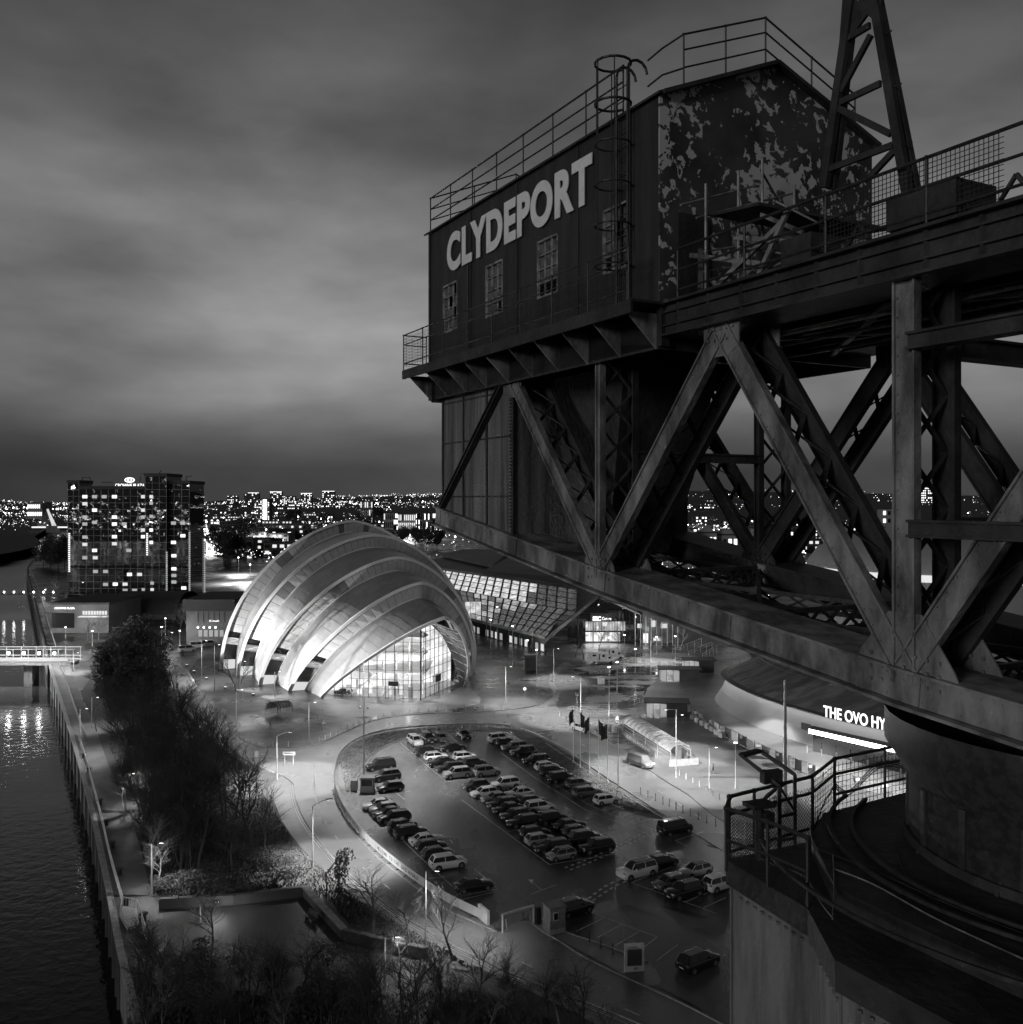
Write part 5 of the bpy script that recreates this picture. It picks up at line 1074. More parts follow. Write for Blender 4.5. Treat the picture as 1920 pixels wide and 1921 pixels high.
for (a, b_) in wins:
    x, y = a / 4, 860 + b_ / 4; w = 4.6 if a not in (1138, 1145) else 3.2
    dY = -3 if 273 < x < 313 else 0
    p, q = PZ(x - w, y - 3, HY_ + dY - .12), PZ(x + w, y + 3, HY_ + dY - .12)
    m = MB(); m.box(((p.x + q.x) / 2, p.y, (p.z + q.z) / 2), (q.x - p.x, .1, p.z - q.z)); m.build('window', R.choice(wms), hotel)
for (x, y0, y1, dY) in ((277, 1000, 1040, -3), (313.7, 1035, 1110, -3.2), (356.5, 998, 1123, -.2), (384.5, 1010, 1118, 21), (131, 1000, 1073, 2.8)):
    m = MB(); y = y0
    while y < y1:
        p, q = PZ(x - 1.6, y, HY_ + dY), PZ(x + 1.6, y + 2.6, HY_ + dY); m.box(((p.x + q.x) / 2, p.y - .15, (p.z + q.z) / 2), (q.x - p.x, .1, p.z - q.z)); y += 3.9
    o = m.build('stair_light_column', wms[1 if x > 300 else 2], hotel); o['kind'] = 'stuff'
# broken reflections of the city scattered over the glass come from real lamps; below, roof gear and sign
for (x0, y0, x1, y1) in ((155, 905, 155, 896), (170, 905, 170, 896), (155, 896, 170, 896), (264, 903, 264, 894), (296, 892, 303, 883), (350, 905, 350, 895), (350, 894, 361, 893), (264, 889, 275, 889), (192, 905, 212, 905), (313, 903, 318, 893)):
    m = MB(); m.beam(PZ(x0, y0, HY_ + 8), PZ(x1, y1, HY_ + 8), .3, .3); m.build('roof_gear', wall_d, hotel)
s0, s1 = PZ(217, 914.5, HY_ + 1), PZ(272, 907.5, HY_ + 1)
place_text('sign_letter', 'CROWNE PLAZA', 2, sign_on, hotel, s0, (1, 0, 0), Z, extrude=.05, offset=.0, width=s1.x - s0.x, height=s1.z - s0.z, split=True)
m = MB(); c = PZ(244, 900.5, HY_ + 1); n = 28
for (ra, rb) in ((1.0, .72), (.5, .30)):
    ro = [c + V((math.cos(2 * math.pi * i / n) * 2.4 * ra, 0, math.sin(2 * math.pi * i / n) * 1.2 * ra)) for i in range(n)]; ri = [c + V((math.cos(2 * math.pi * i / n) * 2.4 * rb, 0, math.sin(2 * math.pi * i / n) * 1.2 * rb)) for i in range(n)]
    m.loft([ro, ri], True)
o = m.build('sign_emblem', sign_on, hotel)
m = MB(); m.box(s0 + V(((s1.x - s0.x) / 2, .4, -.4)), (s1.x - s0.x + 1, .3, .3)); m.build('sign_frame', wall_d, hotel)
podium = thing('hotel_podium', 'low flat-roofed hotel entrance building with a lit name sign by the riverside path', 'building', (-140, 335, 0))
m = MB(); blk(m, 97, 205, 1134, 1190, 325, 28, 0); m.build('walls', wall_b, podium)
m = MB(); p, q = PZ(95, 1132, 324.5), PZ(207, 1132, 324.5); m.box(((p.x + q.x) / 2, 340, p.z), (q.x - p.x, 32, .7)); m.build('roof', wall_d, podium)
s0, s1 = PZ(103, 1142.5, 324.2), PZ(141, 1139, 324.2); place_text('sign_letter', 'CROWNE PLAZA', 1, sign_on, podium, s0, (1, 0, 0), Z, extrude=.04, offset=.02, width=s1.x - s0.x, height=s1.z - s0.z, split=True)
for k in range(9):
    p, q = PZ(156 + k * 5.2, 1146, 324.7), PZ(159.6 + k * 5.2, 1153, 324.7); m = MB(); m.box(((p.x + q.x) / 2, p.y, (p.z + q.z) / 2), (q.x - p.x, .3, p.z - q.z)); m.build('window', litw, podium)
m = MB(); p, q = PZ(152, 1156, 324.7), PZ(204, 1158, 324.7); m.box(((p.x + q.x) / 2, p.y - 1, p.z), (q.x - p.x, 2, .3)); m.build('lit_canopy', litw, podium)
m = MB(); p, q = PZ(98, 1150, 324.7), PZ(140, 1178, 324.7); m.box(((p.x + q.x) / 2, p.y, (p.z + q.z) / 2), (q.x - p.x, .3, p.z - q.z)); m.build('shopfront', carglass, podium)
hall2 = thing('curved_roof_annexe', 'dark low annexe with a rounded roof in front of the hotel tower', 'building', (-150, 370, 0))
m = MB(); rows = []
for k in range(9):
    t_ = k / 8 * math.pi; rows.append([V((x, 375 - 14 * math.cos(t_), 2 + 7.5 * math.sin(t_))) for x in (-152, -150, -128, -126)])
m.loft(rows); m.build('roof', wall_d, hall2, smooth=True); m = MB(); m.box((-139, 375, 1.5), (25, 27, 3)); m.build('walls', darkwall, hall2)
side = thing('service_wing', 'low panelled wing with a lit doorway behind the white vans', 'building', (-94, 310, 0))
m = MB(); blk(m, 350, 440, 1130, 1208, 300, 25, 0); m.build('walls', M('grey_panel_wall', .08, .7), side)
m = MB(); p, q = PZ(345, 1128, 299), PZ(442, 1128, 299); m.box(((p.x + q.x) / 2, 312, p.z), (q.x - p.x, 27, 1.2)); m.build('roof', wall_d, side)
m = MB(); m.box(((p.x + q.x) / 2, 298.8, p.z - 1.8), (q.x - p.x, .5, 2.4)); m.build('roof_fascia', wall_d, side)
for k in range(5): p, q = PZ(373 + k * 10, 1182, 299.8), PZ(380 + k * 10, 1194, 299.8); m = MB(); m.box(((p.x + q.x) / 2, p.y, (p.z + q.z) / 2), (q.x - p.x, .2, p.z - q.z)); m.build('door', litd, side)
for k in range(4): p = PZ(372 + k * 11, 1177, 299.4); m = MB(); m.ball(p, .28, 6, 4); m.build('wall_light', lamp_dim, side)
for k in range(6): p = PZ(372 + k * 10, 1148, 299.85); q = PZ(372 + k * 10, 1168, 299.85); m = MB(); m.beam(p, q, .12, .12); m.build('panel_joint', darkwall, side)
p, q = PZ(393, 1166, 299.5), PZ(412, 1163, 299.5); place_text('sign_letter', 'SEC Armadillo', 1, sign_on, side, p, (1, 0, 0), Z, extrude=.03, width=q.x - p.x, height=q.z - p.z)
# ================================================================= EXHIBITION CENTRE
sec = thing('exhibition_centre', 'wide dark-roofed exhibition centre with a long glowing glazed canopy', 'exhibition centre', (30, 330, 0))
roofd = M('sheet_roof', .10, .6, c2=.07, scale=.05); glz = [EM('canopy_glass_lit', .42, c2=.9, scale=.5), EM('canopy_glass_half_lit', .2, c2=.5, scale=.6), EM('canopy_glass_dim', .03, False, c2=.14, scale=1.2)]
def pquad(a, b_, c, d, n, k, name, mats, fr, par, zf, th=.1, gap=.08, dim=None):
    """sloping glazed plane, corners as 3D points: a-b top edge, d-c bottom edge"""
    def at(u, v): return a.lerp(b_, u).lerp(d.lerp(c, u), v)
    for i in range(n):
        for j in range(k):
            g_ = gap / n * 1.5; h_ = gap / k
            P = [at((i) / n + g_, j / k + h_), at((i + 1) / n - g_, j / k + h_), at((i + 1) / n - g_, (j + 1) / k - h_), at(i / n + g_, (j + 1) / k - h_)]
            m = MB(); m.prism(P, Z * .06); m.build(name, mats(i, j), par)
    m = MB()
    for i in range(n + 1): m.beam(at(i / n, 0), at(i / n, 1), .22, .22)
    m.build('canopy_rafter', fr, par); m = MB()
    for j in range(k + 1): m.beam(at(0, j / k), at(1, j / k), .2, .2)
    m.build('canopy_purlin', fr, par)
T1, T2 = G(815, 1064, 15), G(1084, 1104, 15); M1, M2 = G(862, 1107, 10), G(1084, 1148, 10); B1, B2 = G(876, 1160, 5), G(1023, 1196, 5)
L1 = G(780, 1085, 10.5)
pquad(T1, T2, M2, G(800, 1096, 10), 18, 4, 'canopy_panel', lambda i, j: glz[0] if i < 14 - j * .6 else glz[2], dmetal, sec, 0)
pquad(M1, M2, B2, B1, 14, 5, 'canopy_panel', lambda i, j: glz[1] if (i * 1.7 + j * 3 < 16 and R.random() < .75) else glz[2], dmetal, sec, 0)
for i in range(8):
    p = B1.lerp(B2, i / 7); m = MB(); m.beam(p, V((p.x, p.y, 0)), .35, .35); m.build('canopy_column', dmetal, sec)
m = MB(); m.beam(B1, B2, .5, .8); m.build('canopy_fascia', lgrey, sec)
m = MB(); m.prism([V((p.x, p.y + 4, 0)) for p in (B1, B2)] + [V((B2.x, B2.y + 4, 4.4)), V((B1.x, B1.y + 4, 4.4))], (0, .3, 0)); m.build('shopfront_wall', darkwall, sec)
for i in range(16):
    if i % 5 == 3: continue
    p = B1.lerp(B2, (i + .3) / 16); q = B1.lerp(B2, (i + .85) / 16); m = MB(); m.face([V((p.x, p.y + 3.9, .3)), V((q.x, q.y + 3.9, .3)), V((q.x, q.y + 3.9, 2.4)), V((p.x, p.y + 3.9, 2.4))]); m.build('shop_window', litd if i % 3 else litw, sec)
m = MB(); p, q = PZ(873, 1129, 330), PZ(903, 1168, 330); m.box(((p.x + q.x) / 2, 330, (p.z + q.z) / 2), (q.x - p.x, .4, p.z - q.z)); m.build('lit_end_window', lit2, sec)
for k in range(4): x = p.x + (q.x - p.x) * k / 3; m = MB(); m.beam((x, 329.7, p.z), (x, 329.7, q.z), .15, .15); m.build('window_bar', dmetal, sec)
for (pts_, lab) in (([(800, 1050, 16), (930, 1036, 17), (1010, 1060, 15), (1090, 1103, 15.5), (820, 1064, 15.5)], 0), ([(905, 1072, 19), (960, 1042, 21), (1100, 1035, 20), (1180, 1090, 17), (1100, 1103, 15.5)], 0), ([(830, 1040, 18), (870, 1030, 19), (960, 1030, 19), (925, 1060, 18)], 0), ([(1080, 1148, 10), (1084, 1104, 15), (1122, 1116, 16), (1023, 1198, 5)], 0), ([(1122, 1116, 16), (1250, 1150, 13), (1420, 1180, 12), (1420, 1090, 16), (1180, 1085, 17)], 0)):
    m = MB(); m.prism([G(x, y, z) for x, y, z in pts_], -Z * 1.2); m.build('roof', roofd, sec)
m = MB(); m.box(PZ(952, 1057, 520), (6, 5, 6)); m.build('roof_plant', wall_d, sec)
for k in range(9): m = MB(); a, b_ = G(1084, 1104, 15.4).lerp(G(1122, 1116, 16.4), k / 8), G(1024, 1197, 5.4).lerp(G(1080, 1148, 10.5), 0); m.beam(a, b_, .12, .12); m.build('roof_cable', dmetal, sec)
EYB = 303.0
m = MB(); P = [PZ(1066, 1205, EYB), PZ(1196, 1205, EYB), PZ(1196, 1152, EYB), PZ(1122, 1120, EYB), PZ(1066, 1152, EYB)]; m.prism(P, (0, 3, 0)); m.build('entrance_gable', mirror, sec)
m = MB(); m.beam(PZ(1060, 1156, EYB - .5), PZ(1122, 1117, EYB - .5), .5, .5); m.beam(PZ(1122, 1117, EYB - .5), PZ(1200, 1152, EYB - .5), .5, .5); m.build('gable_truss', lgrey, sec)
for k in range(15):
    x = 1099 + k * 5; m = MB(); p, q = PZ(x, 1166, EYB - .2), PZ(x + 4.2, 1183, EYB - .2); m.box(((p.x + q.x) / 2, p.y, (p.z + q.z) / 2), (q.x - p.x, .2, p.z - q.z)); m.build('upper_glass', glz[1] if k % 4 else glz[0], sec)
    if k < 13: m = MB(); p, q = PZ(x, 1186, EYB - .2), PZ(x + 4.4, 1203, EYB - .2); m.box(((p.x + q.x) / 2, p.y, (p.z + q.z) / 2), (q.x - p.x, .2, p.z - q.z)); m.build('doorway_glass', lit1, sec)
for k in range(5): m = MB(); p, q = PZ(1085 + k * 28, 1150, EYB - .6), PZ(1085 + k * 28, 1205, EYB - .6); m.beam(p, q, .3, .3); m.build('facade_post', dmetal, sec)
m = MB(); p, q = PZ(1107, 1150, EYB - .4), PZ(1155, 1165, EYB - .4); m.box(((p.x + q.x) / 2, p.y, (p.z + q.z) / 2), (q.x - p.x, .3, p.z - q.z)); m.build('sign_board', wall_d, sec)
p, q = PZ(1112, 1164, EYB - .7), PZ(1128, 1156, EYB - .7); place_text('sign_letter', 'SEC', 1, EM('name_sign_glow', 1.6, False), sec, p, (1, 0, 0), Z, extrude=.06, offset=.05, width=q.x - p.x, height=q.z - p.z, split=True)
p, q = PZ(1130, 1163, EYB - .7), PZ(1147, 1157.5, EYB - .7); place_text('sign_letter', 'Centre', 1, sign_on, sec, p, (1, 0, 0), Z, extrude=.04, width=q.x - p.x, height=q.z - p.z, split=True)
m = MB(); m.box(PZ(1135, 1171, EYB - .6), (1.3, .2, 1.1)); m.build('lit_panel', litw, sec)
spot('entrance_light', PZ(1130, 1180, EYB - 4), 26000, sec, 150, .6, (0, -.5, -1), org=ORG)
east = thing('stair_block', 'bright glazed stair block with white columns right of the exhibition entrance', 'building', (40, 300, 0))
m = MB(); blk(m, 1205, 1262, 1150, 1205, 302, 12, 0); m.build('walls', concrete, east)
for k in range(9): x = 1192 + k * 10; m = MB(); m.beam(PZ(x, 1150 + k * 3.2, 296), PZ(x, 1215, 296), .22, .22); m.build('white_column', rimw, east)
for (x0, y0, x1, y1, mm) in ((1207, 1188, 1216, 1206, lit1), (1196, 1170, 1204, 1178, litw), (1222, 1164, 1230, 1176, litw), (1240, 1170, 1252, 1178, litw), (1226, 1196, 1240, 1202, litw), (1211, 1176, 1218, 1184, litd)):
    p, q = PZ(x0, y0, 301.6), PZ(x1, y1, 301.6); m = MB(); m.box(((p.x + q.x) / 2, p.y, (p.z + q.z) / 2), (q.x - p.x, .2, p.z - q.z)); m.build('window', mm, east)
# ================================================================= ARENA
arena = thing('round_arena', 'round arena with a glowing rim, textured skirt roof and lit name letters', 'arena', (122, 212, 0))
ac = V((122, 212, 0)); slate = M('skirt_roof_sedum', .05, .9, c2=.11, scale=.35, bump=1.0, stretch=(.3, 1, 1), bscale=1.5); skin = M('arena_skin', .3, .5); arim = M('arena_rim_wall', .2, .6)
def ringrow(r, z, n=96): return [ac + V((math.cos(2 * math.pi * i / n) * r, math.sin(2 * math.pi * i / n) * r * (.56 if 2 * i < n else 1), z)) for i in range(n)]
m = MB(); m.loft([ringrow(74, 5.8), ringrow(66, 9.4), ringrow(56, 12.8), ringrow(40, 14), ringrow(2, 14.4)], True); m.build('skirt_roof', slate, arena, smooth=True)
m = MB(); m.loft([ringrow(73.6, 5.6), ringrow(74.0, 4.6), ringrow(75.0, 2.4), ringrow(76.6, .05)], True); m.build('rim_wall', arim, arena, smooth=False)
m = MB(); m.loft([ringrow(73.9, 5.85), ringrow(75.3, 5.75), ringrow(75.3, 5.55), ringrow(73.9, 5.6)], True); m.build('rim_fascia', dmetal, arena)
m = MB(); m.loft([ringrow(74.3, 5.5), ringrow(74.9, 5.5)], True); m.build('rim_light', EM('rim_strip_light', 4.5), arena)
bc = V((99, 210, 0))
def brow(r, z, n=72): return [bc + V((math.cos(2 * math.pi * i / n) * r, math.sin(2 * math.pi * i / n) * r, z)) for i in range(n)]
m = MB(); m.loft([brow(27, 13), brow(30, 24), brow(32.6, 28.6), brow(33, 29.5), brow(33, 31), brow(30.5, 34.5), brow(24, 37.3), brow(13, 39.4), brow(1, 40)], True); m.build('bowl', skin, arena, smooth=True)
m = MB(); m.loft([brow(33.15, 30.6), brow(33.4, 30), brow(32.9, 29.2)], True); m.build('bowl_light', EM('bowl_strip_light', .8, False), arena)
for (rz_, rr_) in ((9.4, 66.1), (12.8, 56.1)):
    m = MB(); r1 = ringrow(rr_, rz_ + .06); 
    for a, b_ in zip(r1, r1[1:] + r1[:1]): m.beam(a, b_, .2, .1)
    m.build('roof_seam', dmetal, arena)
def rimpt(x, r, z):
    a = (x - 960) / F; A_ = a * a + 1; B_ = -2 * (a * ac.x + ac.y); C_ = ac.x ** 2 + ac.y ** 2 - r * r; D_ = B_ * B_ - 4 * A_ * C_
    Y = (-B_ - math.sqrt(max(D_, 0))) / (2 * A_); return V((a * Y, Y, z))
p, q = rimpt(1545, 76, 5.9), rimpt(1645, 76, 5.9)
place_text('sign_letter', 'THE OVO HYDRO', 2, sign_on, arena, p, q - p, Z, extrude=.06, offset=.02, width=17.2, height=2.0, split=True)
p, q = rimpt(1520, 79.5, 3.75), rimpt(1700, 79.5, 3.75); m = MB(); m.beam(p, q, .9, .75); m.build('entrance_light_bar', strip_on, arena)
m = MB(); m.beam(p + Z * .6, q + Z * .6, 1.5, .3); m.build('entrance_canopy', wall_d, arena)
m = MB(); p2, q2 = rimpt(1525, 79.0, 0), rimpt(1700, 79.0, 0); m.prism([p2, q2, q2 + Z * 3.2, p2 + Z * 3.2], (.1, .1, 0)); m.build('entrance_glass', mirror, arena)
for k in range(7): a = p2.lerp(q2, k / 6); a = a + V((-1.5, -1.5, 0)); m = MB(); m.beam(a, a + Z * 1.4, .18, .18); m.build('bollard_light', galv, arena)
p = G(1505, 1372); m = MB()
for k in range(4): m.box(p + V((k * .5, -k * .3, .25 + k * .22)), (5, 1.6, .2)); 
m.build('entrance_step', lgrey, arena)
m = MB(); p = rimpt(1503, 79, 3.4); q = rimpt(1520, 79, 3.4); m.prism([p, q, q + Z * 1.2, p + Z * 1.2], (.2, .2, 0)); m.build('small_sign_board', wall_d, arena)
for x, y, pw in ((1560, 1410, 120), (1640, 1440, 120), (1500, 1370, 45), (1420, 1330, 10)):
    p = G(x, y, 5); spot('entrance_flood', p, pw * 1000, arena, 140, .5, (0, 0, -1), org=ORG)
ORG = V((0, 0, 0)); sheet('rear_street', gp([(1215, 1205), (1420, 1212), (1700, 1212), (1800, 1150), (1800, 1085), (1215, 1085)]), pave, .02)
gb = thing('glass_block', 'low brightly lit glazed block behind the arena, seen through the lower truss', 'building', (88, 282, 0))
for k in range(9):
    for j in range(3): m = MB(); x = 74 + k * 4.2; m.box((x, 280, 1.7 + j * 3.1), (3.9, .2, 2.8)); m.build('window', (lit2, litd, glz[0])[(k + j) % 3], gb)
m = MB(); m.box((91, 286, 4.9), (40, 11, 9.8)); m.build('walls', concrete, gb); m = MB(); m.box((91, 286, 10), (41, 12.4, .5)); m.build('roof', lgrey, gb)
# ================================================================= HUTS, SHELTER, GATES, KIOSKS
def hut(x0, x1, yb, h, rz, label, dep=4.0):
    p, q = G(x0, yb), G(x1, yb); w = (q - p).length; c = (p + q) / 2; t_ = thing('ticket_hut', label, 'hut', c, rz, 'flat-roofed huts at the arena approach'); o0 = V((0, 0, 0))
    m = MB(); m.box((w * .24, dep / 2, h / 2), (w * .5, dep, h)); m.build('walls', darkwall, t_, org=o0)
    m = MB(); m.box((0, dep / 2 - .2, h + .12), (w + 1, dep + 1.2, .24)); m.build('roof', wall_d, t_, org=o0)
    for k in range(4): xx = -w / 2 + k * w * .5 / 3; m = MB(); m.beam((xx, .1, 0), (xx, .1, h), .14, .14); m.build('post', dmetal, t_, org=o0)
    for k in range(3): xx = -w / 2 + (k + .5) * w * .5 / 3; m = MB(); m.box((xx, .12, h * .5), (w * .5 / 3 - .2, .05, h * .78)); m.build('glazed_screen', litd if k != 1 else glz[1], t_, org=o0)
    m = MB(); m.box((-w * .25, dep - .2, h / 2), (w * .5, .1, h)); m.build('back_wall', lgrey, t_, org=o0)
    l = spot('hut_light', (-w * .25, dep / 2, h - .2), 900, t_, 160, .3)
    for k in range(8): m = MB(); m.beam((w * .02 + k * w * .066, -.03, .1), (w * .02 + k * w * .066, -.03, h), .05, .04); m.build('cladding_batten', dmetal, t_, org=o0)
hut(1213, 1290, 1347, 3.1, -.12, 'nearest dark flat-roofed hut with a glazed front'); hut(1239, 1312, 1279, 3.0, -.1, 'middle dark flat-roofed hut with a glazed front'); hut(1284, 1340, 1262, 3.2, -.05, 'farthest dark hut, under the crane truss')
sh = thing('arched_shelter', 'long arched glass-roofed shelter with a greeting banner along the bright road', 'shelter', G(1205, 1420))
a0, a1 = G(1172, 1378), G(1262, 1436); ax = (a1 - a0).normalized(); sd = V((ax.y, -ax.x, 0)); sd = -sd if sd.y < 0 else sd; ln = (a1 - a0).length
poly = M('polycarbonate_roof', .6, .25, alpha=.8)
nb_ = 12
for k in range(nb_):
    m = MB(); rows = []
    for s_ in (k / nb_ + .008, (k + 1) / nb_ - .008): rows.append([a0 + ax * ln * s_ + sd * (1.5 - 1.9 * math.cos(t * math.pi / 8)) + Z * (2.35 + 1.15 * math.sin(t * math.pi / 8)) for t in range(9)])
    m.loft(rows); m.build('roof_panel', poly, sh)
for k in range(nb_ + 1):
    m = MB(); m.path([a0 + ax * ln * k / nb_ + sd * (1.5 - 1.93 * math.cos(t * math.pi / 8)) + Z * (2.35 + 1.18 * math.sin(t * math.pi / 8)) for t in range(9)], .05, 5); m.build('roof_hoop', white, sh)
for k in range(5):
    for e in (-.35, 3.35): m = MB(); p = a0 + ax * ln * k / 4 + sd * e; m.tube(p, p + Z * 2.4, .07, 8); m.build('shelter_post', white, sh)
for e in (-.35, 3.35): m = MB(); m.beam(a0 + sd * e + Z * 2.38, a1 + sd * e + Z * 2.38, .14, .16); m.build('eaves_beam', white, sh)
for z in (1.15, 1.9): m = MB(); m.beam(a0 - sd * .35 + Z * z, a1 - sd * .35 + Z * z, .05, .05); m.build('side_rail', lgrey, sh)
m = MB(); m.beam(a0 - ax * 1.5 - sd * .9 + Z * .62, a1 - ax * 5.5 - sd * .9 + Z * .62, .06, 1.15); m.build('banner_board', M('dark_banner', .05, .5), sh)
place_text('banner_lettering', 'HELLO GLASGOW', .5, paint, sh, a0 + ax * 1.0 - sd * .94 + Z * .4, ax, Z, extrude=.004, width=ln - 8.5, height=.48)
m = MB(); p = a1 + ax * .6; m.beam(p - sd * .9 + Z * .6, p + sd * 4.5 + Z * .6, .12, 1.15); m.build('end_board', white, sh)
m = MB(); m.beam(p + sd * 4.5 + Z * .6, p + sd * 4.5 - ax * 4 + Z * .6, .12, 1.15); m.build('end_board', white, sh)
m = MB(); m.beam(a0 - ax * 3 - sd * .9 + Z * .6, a0 - ax * 1.6 - sd * .9 + Z * .6, 1.2, 1.2); m.build('end_board', white, sh)
for k in range(5): m = MB(); p = a0 + ax * ln * (k + .5) / 5 + sd * 3.2; m.prism([p - ax * 1.2, p + ax * 1.2, p + ax * 1.2 + Z * 2, p - ax * 1.2 + Z * 2], sd * .05); m.build('back_panel', darkwall, sh)
spot('shelter_light', (a0 + a1) / 2 + sd * 1.5 + Z * 2.9, 1800, sh, 170, .6, org=ORG)
# gates and fence before the arena
fence = thing('security_fence', 'long row of dark security gates and mesh panels before the arena entrance', 'fence', G(1400, 1410))
fp = gp(sm([(1297, 1345), (1330, 1366), (1372, 1388), (1430, 1418), (1480, 1440), (1530, 1458), (1600, 1478), (1690, 1500)], 4)); acc = 0
fk = 0
for a, b_ in zip(fp, fp[1:]):
    d = b_ - a; n = max(1, round(d.length / 2.2))
    for k in range(n):
        p, q = a.lerp(b_, k / n), a.lerp(b_, (k + .94) / n); fk += 1; kind = fk % 5
        m = MB(); m.beam(p, p + Z * 2.1, .1, .1); m.build('fence_post', dmetal, fence)
        if kind in (0, 3): m = MB(); m.prism([p + Z * .1, q + Z * .1, q + Z * 1.95, p + Z * 1.95], (0, .04, 0)); m.build('gate_panel', darkwall, fence)
        elif kind == 1: 
            m = MB(); m.prism([p + Z * .15, q + Z * .15, q + Z * 1.8, p + Z * 1.8], (0, .3, 0)); m.build('turnstile', lgrey, fence)
        else:
            m = MB(); m.beam(p + Z * 2, q + Z * 2, .05, .05); m.beam(p + Z * .15, q + Z * .15, .05, .05)
            for j in range(7): m.beam(p.lerp(q, j / 7) + Z * .15, p.lerp(q, j / 7) + Z * 2, .025, .025)
            m.build('mesh_panel', dmetal, fence)
        if kind in (0, 2): m = MB(); c = p.lerp(q, .5); m.box(c + V((0, -.08, 1.6)), (.9, .03, .5)); m.build('white_sign', white, fence)
for k in range(9):
    x, y = 1283 + k * 9, 1338 + k * 5.6; t_ = thing('concrete_block', 'pale square barrier block in the line leading from the nearest hut', 'barrier block', G(x, y), .5, 'barrier blocks by the huts'); m = MB(); m.box((0, 0, .45), (1.0, 1.0, .9)); m.box((0, 0, .95), (.8, .8, .1)); m.build('block', lgrey, t_, org=V((0, 0, 0)))
def crowd_barrier(x, y, rz, label, n=3):
    t_ = thing('crowd_barrier', label, 'barrier', G(x, y), rz, 'pale steel crowd barriers'); o0 = V((0, 0, 0))
    m = MB()
    for k in range(n):
        x0 = k * 2.3
        for z in (.15, 1.1): m.tube((x0, 0, z), (x0 + 2.2, 0, z), .03, 5)
        for xx in (0, 2.2): m.tube((x0 + xx, 0, 0), (x0 + xx, 0, 1.1), .03, 5); m.beam((x0 + xx, -.3, .02), (x0 + xx, .3, .02), .05, .04)
        for j in range(1, 9): m.tube((x0 + j * .245, 0, .15), (x0 + j * .245, 0, 1.1), .012, 4)
    o = m.build('barrier_panels', galv, t_, org=o0); o['kind'] = 'stuff'
for i, (x, y, rz) in enumerate(((1188, 1338, .2), (1185, 1350, -.1), (1180, 1325, .9), (1240, 1356, 0), (1160, 1262, 0), (1162, 1270, 0))):
    crowd_barrier(x, y, rz, ('pale crowd barrier left of the nearest hut', 'low pale barrier in front of the nearest hut\'s left end', 'angled pale barrier at the hut corner', 'pale barrier under the nearest hut\'s window', 'upper crowd barrier beside the white lamp on the wet plaza', 'lower crowd barrier beside the white lamp on the wet plaza')[i])
ramp_ = thing('stepped_railings', 'stepped white railings climbing toward the crane truss', 'railing', G(1300, 1228))
for k, (x0, y0, x1, y1) in enumerate(((1262, 1226, 1316, 1212), (1292, 1230, 1336, 1219), (1318, 1234, 1345, 1226))):
    p, q = G(x0, y0), G(x1, y1)
    m = MB(); m.tube(p + Z * 1.2, q + Z * 2.4, .07, 5); m.tube(p + Z * .5, q + Z * 1.6, .05, 5)
    m.build('rail', white, ramp_)
    for j in range(5): m = MB(); a = p.lerp(q, j / 4); m.tube(a, a + Z * (1.2 + 1.2 * j / 4), .06, 5); m.build('rail_post', white, ramp_)
for i, (x, y, lab) in enumerate(((1128, 1282, 'white crate standing alone on the wet plaza'), (996, 1256, 'dark kiosk box with a lit top beside the short lamps'))):
    t_ = thing('crate' if i == 0 else 'dark_kiosk', lab, 'crate' if i == 0 else 'kiosk', G(x, y)); p = G(x, y); s = (1.6, 1.3, 1.4) if i == 0 else (3.2, 2.6, 4.0)
    m = MB(); m.box(p + Z * s[2] / 2, s); m.build('body', white if i == 0 else darkwall, t_); m = MB(); m.box(p + Z * (s[2] + .1), (s[0] * 1.05, s[1] * 1.05, .2)); m.build('top', lgrey, t_)
    m = MB(); m.box(p + V((0, -s[1] / 2 - .02, s[2] * .5)), (s[0] * .8, .04, s[2] * .7)); m.build('front_panel', white if i == 0 else wall_d, t_)
# flagpoles with dark flags
flagm = M('dark_flag_cloth', .02, .9)
for i, (x, y, fl) in enumerate(((1076, 1431, 1), (1089, 1440, 1), (1106, 1450, 1), (1123, 1458, 1), (1140, 1468, 2), (1160, 1479, 0))):
    p = G(x, y); lab = ORDN[i] + ' white flagpole from the far end of the row' + (' with a dark flag' if fl else ' without a flag'); t_ = thing('flagpole', lab, 'flagpole', p, group='flagpoles beside the bright road')
    H_ = 9.6; m = MB(); m.tube(p, p + Z * H_, .075, 8, .04); m.tube(p, p + Z * .4, .14, 8); m.build('pole', white, t_)
    if fl:
        m = MB(); rows = []
        for a in range(7): rows.append([p + Z * (H_ - .3 - b_ * .55 - a * .12 * (1 if fl == 1 else .6)) + V((( -1 if i % 2 == 0 else 1) * a * .12 * (1 if fl == 1 else 1.5), math.sin(a * 1.3 + b_) * .16, 0)) for b_ in range(5)])
        m.loft(rows); m.build('flag', flagm, t_)
